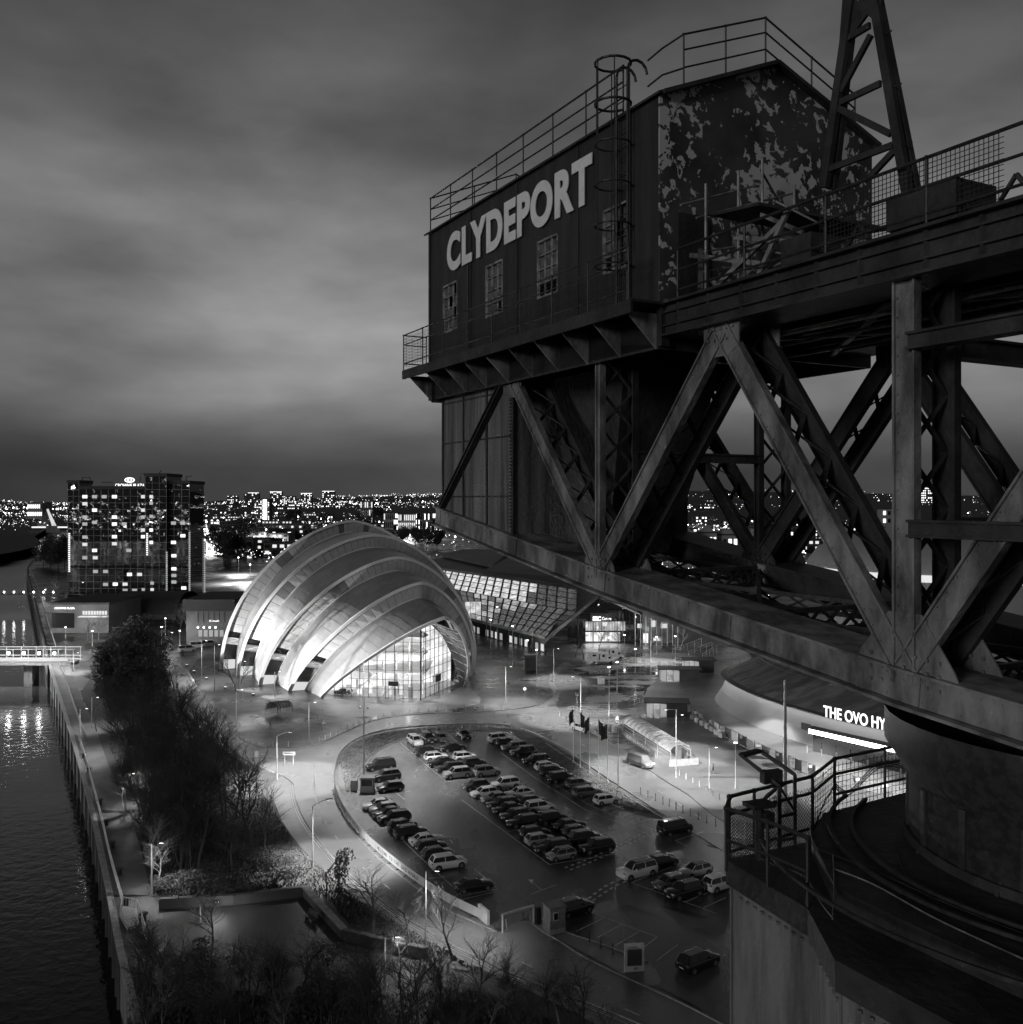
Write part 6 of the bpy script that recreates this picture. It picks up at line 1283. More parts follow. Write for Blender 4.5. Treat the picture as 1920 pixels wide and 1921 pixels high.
# car park furniture
booth = thing('pay_booth', 'small pale pay booth with a window at the car park\'s left edge', 'booth', G(690, 1484)); p = G(690, 1484)
m = MB(); m.box(p + Z * .5, (2.0, 1.8, 1.0)); m.build('base', lgrey, booth); m = MB(); m.box(p + Z * 1.55, (1.8, 1.6, 1.1)); m.build('window_band', carglass, booth); m = MB(); m.box(p + Z * 2.2, (2.2, 2.0, .25)); m.build('roof', concrete, booth)
for sx in (-.9, .9): 
    for sy in (-.8, .8): m = MB(); m.beam(p + V((sx, sy, 1)), p + V((sx, sy, 2.1)), .14, .14); m.build('corner_post', lgrey, booth)
m = MB(); m.box(p + V((-2.1, .4, .8)), (1.0, .8, 1.6)); m.build('cabinet', lgrey, booth)
kiosk = thing('pay_kiosk', 'square grey pay kiosk with a small white window by the exit barrier', 'kiosk', G(1040, 1748)); p = G(1040, 1746); kz = A0
m = MB(); m.box(p + Z * 1.35, (1.75, 1.75, 2.7), kz); m.build('body', M('kiosk_paint', .24, .6, c2=.17, scale=2), kiosk); m = MB(); m.box(p + Z * 2.78, (1.95, 1.95, .16), kz); m.build('roof', concrete, kiosk)
nk = V((-math.sin(kz), math.cos(kz), 0)) * -1; sk = V((math.cos(kz), math.sin(kz), 0))
m = MB(); m.box(p + nk * .9 - sk * .25 + Z * 1.9, (.62, .05, .85), kz); m.build('window_frame', white, kiosk); m = MB(); m.box(p + nk * .925 - sk * .25 + Z * 1.9, (.46, .04, .68), kz); m.build('pane', carglass, kiosk)
m = MB(); m.box(p + sk * .9 + Z * 1.6, (.05, .5, .9), kz); m.build('pay_slot', dmetal, kiosk); m = MB(); m.box(p + nk * .92 + Z * .35, (1.7, .03, .5), kz); m.build('lower_panel', lgrey, kiosk)
bar = thing('height_barrier', 'white height barrier across the car park entrance', 'barrier', G(965, 1745)); p, q = G(943, 1750), G(1001, 1732)
m = MB(); m.beam(p + Z * 1.9, q + Z * 1.9, .16, .2); m.build('top_bar', white, bar)
for c in (p, q): m = MB(); m.beam(c, c + Z * 2.0, .16, .16); m.build('post', white, bar)
m = MB(); m.box(q + Z * .9 + V((.5, 0, 0)), (.5, .5, 1.8), kz); m.build('control_box', dmetal, bar); m = MB(); m.beam(p + V((.5, .2, 0)), p + V((.35, .1, 1.4)), .12, .1); m.build('prop', white, bar)
tot = thing('totem_sign', 'upright white-framed information board leaning over the verge', 'sign', G(1190, 1822)); p = G(1190, 1822)
tz = .12; m = MB(); m.box(p + Z * 1.35, (1.9, .3, 2.6), tz); m.build('frame', white, tot); m = MB(); m.box(p + V((.02, -.17, 1.4)), (1.4, .03, 1.55), tz); m.build('panel', M('sign_panel_grey', .08, .4), tot)
place_text('sign_lettering', 'WELCOME', .2, dmetal, tot, p + V((-.62, -.27, 2.36)), (1, .12, 0), Z, extrude=.003, width=.9, height=.1); place_text('sign_lettering', 'THE OVO HYDRO', .2, dmetal, tot, p + V((-.62, -.27, 2.22)), (1, .12, 0), Z, extrude=.003, width=1.2, height=.09)
m = MB(); m.box(p + V((.1, -.2, .38)), (.3, .02, .2), tz); m.build('emblem', galv, tot)
ban = thing('banner_fence', 'long curved white banner fence with repeated welcome lettering beside the road', 'banner fence', G(780, 1660))
bp_ = gp(sm([(628, 1482), (640, 1516), (662, 1550), (694, 1586), (735, 1622), (780, 1656), (830, 1690), (872, 1712), (914, 1732)], 4)); pos = [0.0]
for a, b_ in zip(bp_, bp_[1:]): pos.append(pos[-1] + (b_ - a).length)
def along(s):
    for i in range(len(bp_) - 1):
        if s <= pos[i + 1]: return bp_[i].lerp(bp_[i + 1], (s - pos[i]) / (pos[i + 1] - pos[i]))
    return bp_[-1]
n = int(pos[-1] / 2.3); banm = M('banner_vinyl', .62, .5)
for k in range(n):
    a, b_ = along(pos[-1] * k / n), along(pos[-1] * (k + .985) / n); m = MB(); m.beam(a + Z * .72, b_ + Z * .72, .05, 1.0); m.build('banner_panel', banm, ban)
    nn = (b_ - a).cross(Z).normalized(); m = MB(); m.beam(a - nn * .5 + Z * .04, a + nn * .5 + Z * .04, .09, .08); m.beam(a, a + Z * 1.2, .05, .05); m.build('foot', dmetal, ban)
def write_along(s, txt, h, adv):
    for ch in txt:
        if ch != ' ':
            a, b_ = along(s), along(s + adv); d = (b_ - a).normalized(); nn = d.cross(Z).normalized(); nn = nn if nn.dot(V((0, 0, 0)) - a) > 0 else -nn
            me, c0, c1 = text_mesh(ch, h, .004, offset=.012); bpy.data.meshes.remove(me)
            place_text('letter', ch, h, dmetal, ban, a + nn * .034 + Z * .52, d, Z, extrude=.004, offset=.012)
        s += adv
banm2 = None
for s_ in (10, 28.5, 47): 
    if s_ < pos[-1] - 14: write_along(s_, 'WELCOME TO THE OVO HYDRO', .55, .5)
for s_ in (25, 43.5, 6): a = along(s_); b_ = along(s_ + .9); d = (b_ - a).normalized(); nn = d.cross(Z); nn = nn if nn.dot(-a) > 0 else -nn; m = MB(); m.tube(a + nn * .03 + Z * .75, a + nn * .05 + Z * .75, .36, 16); m.build('emblem', lgrey, ban)
m = MB(); p = G(908, 1728); m.box(p + Z * .75, (.3, 2.2, 1.5), .5); m.build('end_block', white, ban)
# signs on the left verge
def sign(name, lab, x, y, w, h, z, posts=1, mat=white, rz=0.0, shape='box'):
    p = G(x, y); t_ = thing(name, lab, 'sign', p); 
    for k in range(posts): xx = (k - (posts - 1) / 2) * w * .7; m = MB(); m.tube(p + V((xx, 0, 0)), p + V((xx, 0, z + h / 2)), .05, 6); m.build('post', galv, t_)
    m = MB()
    if shape == 'tri': m.prism([p + V((-w / 2, -.08, z - h / 2)), p + V((w / 2, -.08, z - h / 2)), p + V((0, -.08, z + h / 2))], (0, .03, 0))
    elif shape == 'disc': m.tube(p + V((0, -.08, z)), p + V((0, -.05, z)), w / 2, 16)
    else: m.box(p + V((0, -.08, z)), (w, .05, h), rz)
    m.build('sign_face', mat, t_); return t_, p
t_, p = sign('direction_sign', 'white rectangular direction board on two posts at the junction', 543, 1436, 2.1, .55, 2.1, 2); m = MB(); m.box(p + V((0, -.12, 2.1)), (1.5, .02, .12)); m.build('lettering_bar', dmetal, t_)
sign('small_sign', 'small white plate sign by the pale verge at the bend', 482, 1424, .6, 1.0, .9); sign('give_way_sign', 'white triangular sign on the forecourt kerb', 608, 1375, .9, .8, 2.2, shape='tri'); sign('warning_sign', 'small pale flag-like sign above the triangular one', 606, 1364, .7, .5, 3.2)
sign('round_sign', 'small round sign on a post beside the winding lane', 985, 1312, .7, .7, 2.4, shape='disc'); sign('speed_sign', 'dark square traffic sign on a pole in the winding lane', 1083, 1332, .9, .9, 3.6, mat=dmetal); sign('post_sign', 'grey board on a leaning post at the bottom verge', 1135, 1900, 1.2, .5, 2.2, mat=lgrey)
gantry = thing('timber_gantry', 'small dark two-post frame standing on the grass beside the road', 'frame', G(626, 1670)); p, q = G(613, 1678), G(638, 1642)
for c in (p, q): m = MB(); m.beam(c, c + Z * 2.4, .12, .12); m.build('post', darkwall, gantry)
m = MB(); m.beam(p + Z * 2.4, q + Z * 2.4, .1, .25); m.build('cross_beam', darkwall, gantry)
# bollards and small posts
bm = MB(); bm.tube((0, 0, 0), (0, 0, .9), .07, 8, .06); bm.tube((0, 0, .9), (0, 0, .98), .09, 8, .03); bme = bm.mesh('bollard', galv, org=V((0, 0, 0)))
bm2 = MB(); bm2.tube((0, 0, 0), (0, 0, 1.1), .05, 6); bm2.box((0, 0, .03), (.25, .25, .06)); bmd = bm2.mesh('bollard', dmetal, org=V((0, 0, 0)))
def bollards(pts, n, lab, grp, me, name='bollard'):
    P = gp(sm(pts, 4)) if len(pts) > 2 else gp(pts); cum = [0]
    for a, b_ in zip(P, P[1:]): cum.append(cum[-1] + (b_ - a).length)
    for k in range(n):
        s = cum[-1] * k / max(1, n - 1); i = max(j for j in range(len(P) - 1) if cum[j] <= s + 1e-6); q = P[i].lerp(P[i + 1], (s - cum[i]) / max(1e-6, cum[i + 1] - cum[i]))
        o = bpy.data.objects.new(name, me); COL.objects.link(o); o.location = q; tag(o, lab, 'cone' if name == 'traffic_cone' else 'bollard', grp)
bollards([(384, 1310), (410, 1345), (445, 1380), (470, 1396), (510, 1402), (570, 1398)], 22, 'slim pale bollard in the row along the dark forecourt\'s left kerb', 'bollards on the forecourt\'s left kerb', bme)
bollards([(600, 1392), (650, 1370), (720, 1346), (800, 1336), (880, 1331), (960, 1327)], 26, 'thin bollard in the row along the loop road\'s inner kerb', 'bollards on the inner kerb', bme)
bollards([(790, 1368), (880, 1366), (960, 1366)], 12, 'thin bollard along the turf at the head of the car park', 'bollards at the car park head', bme)
bollards([(1050, 1343), (1085, 1364), (1110, 1378)], 9, 'bollard on the corner kerb above the flagpoles', 'bollards on the corner kerb', bme)
bollards([(1202, 1490), (1244, 1508)], 4, 'dark bollard with a long shadow at the car park\'s far corner', 'dark bollards', bmd); bollards([(1256, 1512), (1300, 1533), (1360, 1556)], 8, 'thin dark post along the kerb beside the bright road', 'thin dark posts', bmd)
bollards([(1275, 1455), (1310, 1475), (1350, 1500)], 7, 'pale bollard on the paving beyond the arched shelter', 'pale bollards past the shelter', bme); bollards([(930, 1345), (1000, 1352), (1030, 1360)], 6, 'pale post in the line across the loop road\'s mouth', 'pale posts', bme)
bollards([(1085, 1754), (1110, 1768), (1128, 1778), (1150, 1790)], 4, 'thin post on the kiosk verge', 'thin verge posts', bmd)
cm = MB(); cm.tube((0, 0, 0), (0, 0, .7), .28, 10, .05); cm.box((0, 0, .03), (.6, .6, .06)); cme = cm.mesh('traffic_cone', white, org=V((0, 0, 0)))
bollards([(363, 1278), (372, 1296), (385, 1318), (400, 1336), (423, 1358)], 9, 'white cone standing along the slip road kerb', 'cones along the slip road', cme, 'traffic_cone')
rackm = MB(); rackm.path([(0, -.4, 0), (0, -.4, .65), (0, -.25, .8), (0, .25, .8), (0, .4, .65), (0, .4, 0)], .03, 5); rme = rackm.mesh('cycle_stand', galv, org=V((0, 0, 0)))
for k in range(12): o = bpy.data.objects.new('cycle_stand', rme); COL.objects.link(o); o.location = G(418 + k * 2.4, 1336 + k * 2.3); o.rotation_euler = (0, 0, .9); tag(o, 'hooped cycle stand in the row on the forecourt', 'cycle stand', 'cycle stands')
shl = thing('small_shelter', 'small open barrel-roofed shelter on the dark forecourt', 'shelter', G(524, 1338)); p = G(524, 1337); m = MB(); rows = []
for s_ in (-2.2, 2.2): rows.append([p + V((.6 * s_ + 1.3 * math.cos(t * math.pi / 7), .5 * s_, 1.0 + 1.4 * math.sin(t * math.pi / 7))) for t in range(8)])
m.loft(rows); m.build('roof', lgrey, shl)
for k in range(6): m = MB(); f_ = -2.2 + k * .88; m.path([p + V((.6 * f_ + 1.33 * math.cos(t * math.pi / 7), .5 * f_, 1.0 + 1.43 * math.sin(t * math.pi / 7))) for t in range(8)], .05, 4); m.build('roof_rib', dmetal, shl)
for sx in (-1.3, 1.3):
    for s_ in (-2.2, 2.2): q = p + V((.6 * s_ + sx, .5 * s_, 0)); m = MB(); m.beam(q, q + Z * 1.05, .1, .1); m.build('post', dmetal, shl)
# ================================================================= BRIDGES, RAILINGS AND THE YARD
fb = thing('lit_footbridge', 'covered footbridge over the river with a row of blazing white lamps', 'footbridge', G(60, 1245)); YB = 262.0
m = MB(); m.box((-290, YB + 2, .3), (340, 4.6, .8)); m.build('deck', concrete, fb)
for dy in (-.2, 4.2):
    for z in (1.0, 2.0, 4.3): m = MB(); m.beam((-460, YB + dy, z), (-119, YB + dy, z), .14, .16); m.build('side_rail', lgrey, fb)
    for k in range(32): m = MB(); x = -119.5 - k * 4.1; m.beam((x, YB + dy, .5), (x, YB + dy, 4.3), .14, .14); m.build('bridge_post', lgrey, fb)
m = MB(); m.prism([(-460, YB - .3, 1.0), (-121, YB - .3, 1.0), (-121, YB - .3, 1.9), (-460, YB - .3, 1.9)], (0, .06, 0)); m.build('glass_balustrade', M('frosted_glass', .5, .4), fb)
blaze = EM('blazing_lamp', 2400, True)
for k in range(12):
    x = -124.5 - k * 4.15; m = MB(); m.ball((x, YB - .6, 3.3), .42, 8, 6); m.build('lamp', blaze, fb)
for k in range(4): m = MB(); m.box((-132 - k * 60, YB + 2, -4), (2.2, 4, 8)); m.build('pier', stone, fb)
for x in (-124, -140, -156): spot('bridge_light', V((x, YB + 2, 4.0)), 9000, fb, 160, .1, org=ORG)
fb2 = thing('far_footbridge', 'distant low footbridge marked by a string of small lamps', 'footbridge', G(30, 1120)); Y2 = 450
m = MB(); m.box((-330, Y2, 1.0), (240, 3, .6)); m.build('deck', darkwall, fb2)
for k in range(26): m = MB(); m.ball((-214 - k * 4.6, Y2 - 1.6, 2.0), .42, 6, 4); m.build('lamp', EM('bridge_bead_lamp', 30) if k == 0 else bpy.data.materials['bridge_bead_lamp'], fb2)
arcb = thing('arc_bridge', 'faraway slanting white bridge pylon and lit deck across the river', 'bridge', V((-640, 1376, 0))); 
m = MB(); m.beam(PZ(62, 989, 1376), PZ(140, 989, 1376), 6, 2.0); m.build('deck', EM('bridge_deck_lit', 1.0, False), arcb)
m = MB(); m.beam(PZ(90, 955, 1376), PZ(101, 988, 1376), 2.2, 2.2); m.beam(PZ(90, 955, 1376), PZ(106, 988, 1376), 1.6, 1.6); m.build('pylon', EM('pylon_lit', .7, False), arcb)
for k in range(6): m = MB(); m.beam(PZ(90 + k, 957 + k * 4, 1376), PZ(70 + k * 3, 988, 1376), .35, .35); m.build('stay_cable', lgrey, arcb)
m = MB(); p = PZ(100, 989, 1376); m.box((p.x, 1376, 2), (16, 8, 12)); m.build('pier', concrete, arcb)
# riverside railing with close balusters
rl = thing('quay_railing', 'long pale baluster railing along the top of the quay wall', 'railing', G(150, 1430)); qq_ = gp(sm([(232, 1702), (209, 1620), (192, 1545), (170, 1460), (152, 1398), (147, 1388)], 4))
def railing(P, par, mat, h=1.15, st=.26, nm='railing_run'):
    for a, b_ in zip(P, P[1:]):
        m = MB(); m.tube(a + Z * h, b_ + Z * h, .045, 6); m.tube(a + Z * .12, b_ + Z * .12, .03, 5); m.build('hand_rail', mat, par)
        m = MB(); n = int((b_ - a).length / st)
        for k in range(n): m.tube(a.lerp(b_, k / n), a.lerp(b_, k / n) + Z * h, .016 if k % 8 else .035, 4)
        o = m.build('balusters', mat, par); o['kind'] = 'stuff'
railing(qq_, rl, white)
rl2 = thing('upper_quay_railing', 'thinner upper railing from the footbridge down to the baluster railing', 'railing', G(120, 1320)); railing(gp(sm([(161, 1386), (146, 1345), (134, 1310), (121, 1270), (112, 1248)], 3)), rl2, lgrey, 1.1, .5); railing(gp([(161, 1386), (146, 1390)]), rl2, lgrey, 1.1, .4)
railing(gp(sm([(106, 1216), (92, 1172), (80, 1130), (68, 1095), (58, 1068), (66, 1050)], 3)), rl2, lgrey, 1.1, .8)
lb = thing('pontoon_gangway', 'white railed gangway stair at the near end of the quay railing', 'gangway', G(240, 1720))
railing(gp([(232, 1702), (258, 1708), (266, 1730), (276, 1770)]), lb, white, 1.2, .4); railing(gp([(232, 1702), (226, 1722), (240, 1746), (258, 1740)]), lb, white, 1.2, .4); m = MB(); m.prism([p + Z * .2 for p in gp([(232, 1704), (258, 1709), (262, 1738), (240, 1745), (227, 1722)])], Z * .1); m.build('landing', galv, lb)
mb_ = MB(); mb_.tube((0, 0, 0), (0, 0, .5), .26, 12, .2); mb_.tube((0, 0, .5), (0, 0, .62), .36, 12, .32); mbm = mb_.mesh('mooring_bollard', blackm, org=V((0, 0, 0)))
mpos = [(150, 1341), (158, 1421), (168, 1449), (188, 1509), (199, 1549), (211, 1590), (224, 1641), (237, 1698), (270, 1726)]
for i, (x, y) in enumerate(mpos): o = bpy.data.objects.new('mooring_bollard', mbm); COL.objects.link(o); o.location = G(x, y); o.scale = (1.3, 1.3, 1.3); tag(o, 'black iron mooring bollard, %s along the quay railing from the footbridge' % ORDN[i], 'mooring bollard', 'mooring bollards on the quay')
yard = thing('retaining_wall', 'low dark retaining wall with pale coping slabs around the sunken yard', 'retaining wall', G(600, 1700))
for (a, b_) in (((300, 1704), (440, 1696)), ((440, 1696), (572, 1680)), ((572, 1680), (646, 1762)), ((646, 1762), (730, 1784)), ((730, 1784), (802, 1798))):
    p, q = G(*a), G(*b_); m = MB(); m.beam(p + Z * .5, q + Z * .5, .5, 1.0); m.build('wall_run', darkwall, yard)
    n = max(2, int((q - p).length / 1.6)); pale = a == (572, 1680)
    for k in range(n): m = MB(); c0, c1 = p.lerp(q, (k + .03) / n), p.lerp(q, (k + .97) / n); m.beam(c0 + Z * (1.05 + R.uniform(0, .03)), c1 + Z * 1.05, .8 if pale else .6, .12); m.build('coping_slab', concrete if pale else darkwall, yard)
bench = thing('stone_bench', 'dark bench with a backrest against the retaining wall in the yard', 'bench', G(583, 1728)); p = G(583, 1728)
m = MB(); m.box(p + Z * .45, (1.9, .5, .08), -.9); m.build('seat', darkwall, bench)
m = MB(); m.box(p + V((.3, .25, .75)), (1.9, .08, .55), -.9); m.build('backrest', darkwall, bench)
for s_ in (-.7, .7): m = MB(); m.box(p + V((s_ * .62, -s_ * .78, .22)), (.1, .45, .44), -.9); m.build('leg', darkwall, bench)
# ================================================================= PEOPLE
def person(x, y, lab, ang=0.0, h=1.75, top=dmetal, walk=.22):
    t_ = thing('person', lab, 'person', G(x, y), ang, 'people on foot')
    vs = [(0, 0, .95), (0, 0, 1.15), (0, 0, 1.42), (0, 0, 1.52), (.01, 0, 1.62), (.02, 0, 1.72)]; es = [(0, 1), (1, 2), (2, 3), (3, 4), (4, 5)]; rd = [.15, .14, .17, .06, .1, .08]
    def add(pts, rr, root):
        k = root
        for p, r in zip(pts, rr): vs.append(p); es.append((k, len(vs) - 1)); rd.append(r); k = len(vs) - 1
    add([(0, .09, .9), (walk, .1, .5), (walk * .8 - .05, .1, .08), (walk * .8 + .12, .1, .05)], [.1, .07, .05, .045], 0); add([(0, -.09, .9), (-walk * .4, -.1, .5), (-walk * 1.2, -.1, .1), (-walk * 1.2 + .12, -.1, .06)], [.1, .07, .05, .045], 0)
    add([(0, .2, 1.4), (-.06, .26, 1.12), (.08, .26, .88)], [.06, .045, .035], 2); add([(0, -.2, 1.4), (.06, -.26, 1.12), (.16, -.24, .9)], [.06, .045, .035], 2)
    me = bpy.data.meshes.new('body'); me.from_pydata(vs, es, []); me.materials.append(top); o = bpy.data.objects.new('body', me); COL.objects.link(o); o.parent = t_
    sk = o.modifiers.new('skin', 'SKIN'); ss = o.modifiers.new('sub', 'SUBSURF'); ss.levels = ss.render_levels = 1
    for i, v in enumerate(me.skin_vertices[0].data): v.radius = (rd[i], rd[i])
    me.skin_vertices[0].data[0].use_root = True
    m = MB(); m.ball((-.01, 0, 1.7), .105, 8, 5, .9); m.build('hair', blackm, t_, org=V((0, 0, 0)))
    t_.scale = (h / 1.78,) * 3
person(1338, 1452, 'person in dark clothes walking alone on the paving past the shelter', 2.6); person(1481, 1438, 'person in a pale top standing left at the security gates', 1.2, top=white, walk=.05); person(1489, 1441, 'person in a pale top standing right at the security gates', .4, top=lgrey, walk=.05)
person(508, 1367, 'person in dark clothes standing on the dark forecourt near the small shelter', .3); person(334, 1292, 'person in dark clothes walking on the slip road beside the dark trees', 1.0); person(1490, 1312, 'person far off by the arena skirt roof', .4)
# ================================================================= TREES
bark = M('bare_twig_bark', .05, .85, c2=.028, scale=3); barkp = M('pale_lit_bark', .2, .8, c2=.12, scale=3); leaf = M('dark_evergreen_leaf', .028, .8, c2=.05, scale=1.5); leafg = M('scrub_leaf', .03, .85, c2=.055, scale=1.2)  # the pale bark is a lighter copy with lamplight put into its colour
def bare_tree_mesh(seed, h, spread, up=.55, dens=1.0, thick=1.0):
    r = random.Random(seed); tr = MB(); tw = MB()
    def grow(mb, p, d, ln, rad, lev):
        n = 3 if lev < 2 else 2; q = p
        for i in range(n):
            d = (d + V((r.uniform(-.22, .22), r.uniform(-.22, .22), r.uniform(-.05, .2) * up))).normalized(); q2 = q + d * ln / n
            mb.tube(q, q2, rad * (1 - i / n * .45), 5 if lev < 2 else 3, rad * (1 - (i + 1) / n * .45), cap=False)
            if lev < 4:
                kids_ = (3, 3, 2, 2)[lev] if dens >= 1 else (2, 2, 2, 1)[lev]
                for k in range(kids_):
                    if i == 0 and lev == 0: continue
                    a = r.uniform(0, 2 * math.pi); t = r.uniform(.5, 1.35) * spread; dd = (d + V((math.cos(a) * t, math.sin(a) * t, r.uniform(-.35, .25)))).normalized()
                    grow(tw, q2 if k else q.lerp(q2, .6), dd, ln * r.uniform(.42, .62), rad * .42, lev + 1)
            q = q2
    grow(tr, V((0, 0, -.1)), V((0, 0, 1)), h * .58, .15 * thick * h / 9, 0)
    z0 = V((0, 0, 0)); return tr.mesh('trunk', bark, org=z0), tw.mesh('crown', bark, org=z0)
TP = [bare_tree_mesh(s, 9, sp, up, th) for s, sp, up, th in ((1, .9, .5, 1), (2, .7, .9, 1), (3, 1.0, .4, 1.1), (4, .6, 1.0, 1), (5, .85, .7, 1))]
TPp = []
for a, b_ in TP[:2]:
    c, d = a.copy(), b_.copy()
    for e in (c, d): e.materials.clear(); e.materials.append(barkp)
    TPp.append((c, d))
def tree(p, h, lab, grp, k=None, pale=False, name='bare_tree'):
    t_ = bpy.data.objects.new(name, None); COL.objects.link(t_); t_.location = p; t_.rotation_euler = (0, 0, R.uniform(0, 6.28)); s = h / 9; t_.scale = (s * R.uniform(.9, 1.15), s * R.uniform(.9, 1.15), s); tag(t_, lab, 'tree', grp)
    a, b_ = (TPp if pale else TP)[k if k is not None else R.randrange(2 if pale else 5)]
    inst('trunk', a, t_); inst('crown', b_, t_); return t_
def interp(tab, y):
    for (xa, ya), (xb, yb) in zip(tab, tab[1:]):
        if ya <= y <= yb: return xa + (xb - xa) * (y - ya) / (yb - ya)
    return tab[-1][0]
Lx = [(185, 1300), (198, 1371), (218, 1431), (252, 1509), (262, 1540), (282, 1590), (304, 1660), (316, 1700)]; Rx = [(318, 1300), (360, 1360), (400, 1405), (450, 1445), (490, 1500), (515, 1540), (552, 1590), (600, 1650), (620, 1672)]
def zl(x, y):
    a, b_ = interp(Lx, y), interp(Rx, y); f = (x - a) / (b_ - a)
    return '%s bare belt tree, %s, %s' % (R.choice(('tall', 'slender', 'broad', 'many-stemmed')), 'on its riverside path edge' if f < .33 else ('in its middle' if f < .66 else 'on its road side'), ('beside the upper path bollards', 'level with the farthest path lamp', 'level with the middle path lamp', 'above the rough grass slope', 'near the sunken yard')[min(4, int((y - 1285) / 72))])
for k in range(150):
    y = 1290 + 345 * (k + R.random()) / 150; x = R.uniform(interp(Lx, y) + 4, min(interp(Rx, y) - 6, 470 if y < 1540 else 380))
    tree(G(x, y), R.uniform(5.5, 10), zl(x, y), 'bare trees of the belt')
for i, (x, y, h, lab) in enumerate(((478, 1592, 12.5, 'tall dark bare tree nearest the road bend, twin-stemmed'), (492, 1618, 9, 'slender bare tree right of the tall twin-stemmed one'), (438, 1650, 9, 'thin pale-trunked bare tree on the grass slope'), (420, 1540, 11, 'dark bare tree against the pale lit verge'), (700, 1770, 8, 'bare tree growing behind the pale coping slabs'), (770, 1790, 7, 'low bare tree beside the thin post-top lamp'), (850, 1800, 7, 'bare tree at the kerb of the near road'))):
    tree(G(x, y), h, lab, 'bare trees by the road')
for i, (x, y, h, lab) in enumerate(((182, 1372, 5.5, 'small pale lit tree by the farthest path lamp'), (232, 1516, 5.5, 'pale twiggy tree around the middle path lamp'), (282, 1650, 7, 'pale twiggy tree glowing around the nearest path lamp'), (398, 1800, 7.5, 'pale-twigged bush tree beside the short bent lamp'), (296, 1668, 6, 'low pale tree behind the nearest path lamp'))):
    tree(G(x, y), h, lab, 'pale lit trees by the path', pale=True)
for k in range(80):
    x = R.uniform(240, 1130); y = 1835 + (x - 240) * .035 + R.uniform(0, 150) + (40 if x > 800 else 0)
    tree(G(x, y), R.uniform(4, 7.5), '%s bare tree in the bottom thicket %s' % (('pale-barked' if k % 9 == 0 else R.choice(('dark', 'low forked', 'thin upright'))), ('beside the quay landing', 'below the sunken yard', 'below the pale coping slabs', 'beside the short lamp in the bushes', 'along the near kerb of the road')[min(4, int((x - 240) / 178))]), 'bare trees at the bottom', pale=(k % 9 == 0))
for i, (x, y, lab) in enumerate(((1080, 1232, 'bare tree left of the white motorhomes'), (1096, 1236, 'bare tree just behind the front motorhome'), (1124, 1218, 'bare tree before the lit entrance doors'), (1160, 1222, 'wide bare tree right of the lit entrance doors'), (1276, 1222, 'pale branching tree by the stepped railings'), (1240, 1215, 'bushy bare tree behind the white columns'))):
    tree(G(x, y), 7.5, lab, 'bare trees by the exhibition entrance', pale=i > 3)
def leafy_mesh(seed, rx, rz, n, size, mat, h0):
    r = random.Random(seed); tr = MB(); cr_ = MB(); tr.tube((0, 0, -.1), (0, 0, h0 + rz * .6), .16, 6, .06)
    lobes = [(V((r.uniform(-.6, .6) * rx, r.uniform(-.6, .6) * rx, h0 + rz * r.uniform(.4, 1.5))), r.uniform(.35, .6)) for _ in range(9)]
    for k in range(n):
        c, s = r.choice(lobes); d = V((r.gauss(0, 1), r.gauss(0, 1), r.gauss(0, 1))).normalized(); p = c + V((d.x * rx * s, d.y * rx * s, d.z * rz * s)) * r.uniform(.6, 1.05)
        a = V((r.gauss(0, 1), r.gauss(0, 1), r.gauss(0, 1))).normalized() * size * r.uniform(.5, 1.3); b_ = V((r.gauss(0, 1), r.gauss(0, 1), r.gauss(0, 1))).normalized() * size * r.uniform(.5, 1.2)
        cr_.face([p - a, p + b_, p + a])
    z0 = V((0, 0, 0)); return tr.mesh('trunk', bark, org=z0), cr_.mesh('crown', mat, org=z0)
EV = [leafy_mesh(s, 3.6, 4.0, 3200, .3, leaf, 1.5) for s in (11, 12, 13)]; SH = [leafy_mesh(s, 1.6, 1.1, 700, .16, leafg, .2) for s in (21, 22)]
def leafy(p, s, lab, grp, kind=EV, name='evergreen_tree', cat='tree', kz_=1.0):
    t_ = bpy.data.objects.new(name, None); COL.objects.link(t_); t_.location = p; t_.rotation_euler = (0, 0, R.uniform(0, 6.28)); t_.scale = (s, s, s * kz_); tag(t_, lab, cat, grp); a, b_ = R.choice(kind)
    inst('trunk', a, t_); inst('crown', b_, t_)
for (x, y, s) in ((205, 1285, 1.5), (235, 1296, 1.6), (262, 1290, 1.7), (290, 1290, 1.4), (215, 1262, 1.5), (250, 1262, 1.9), (282, 1262, 1.7), (300, 1245, 1.3), (225, 1240, 1.4), (262, 1235, 1.8), (200, 1310, 1.2), (242, 1320, 1.5), (280, 1318, 1.3), (300, 1305, 1.0), (215, 1340, 1.1), (262, 1350, 1.2)):
    leafy(G(x, y), s * .8, 'dense black-green tree of the dark grove, %s of it' % ('at the far side' if y < 1250 else ('in the middle' if y < 1300 else 'at the near side')) + (' by the path' if x < 240 else ' by the road'), 'dark grove before the hotel')
for (x, y, s) in ((82, 1062, 1.6), (96, 1066, 1.8), (110, 1070, 1.8), (122, 1068, 1.7), (100, 1048, 1.7), (118, 1046, 1.8)): leafy(G(x, y), s * 1.2, 'dark round tree on the bank left of the hotel', 'dark trees left of the hotel')
for (x, y, s, p_) in ((100, 1122, 9, 1), (112, 1118, 10, 1), (122, 1128, 8, 1), (165, 1205, 8, 0), (185, 1200, 8, 1), (340, 1190, 9, 0), (352, 1180, 9, 1), (365, 1188, 8, 1), (325, 1170, 9, 0)): tree(G(x, y), s, 'twiggy tree lit from below near the hotel', 'lit twiggy trees near the hotel', pale=bool(p_))
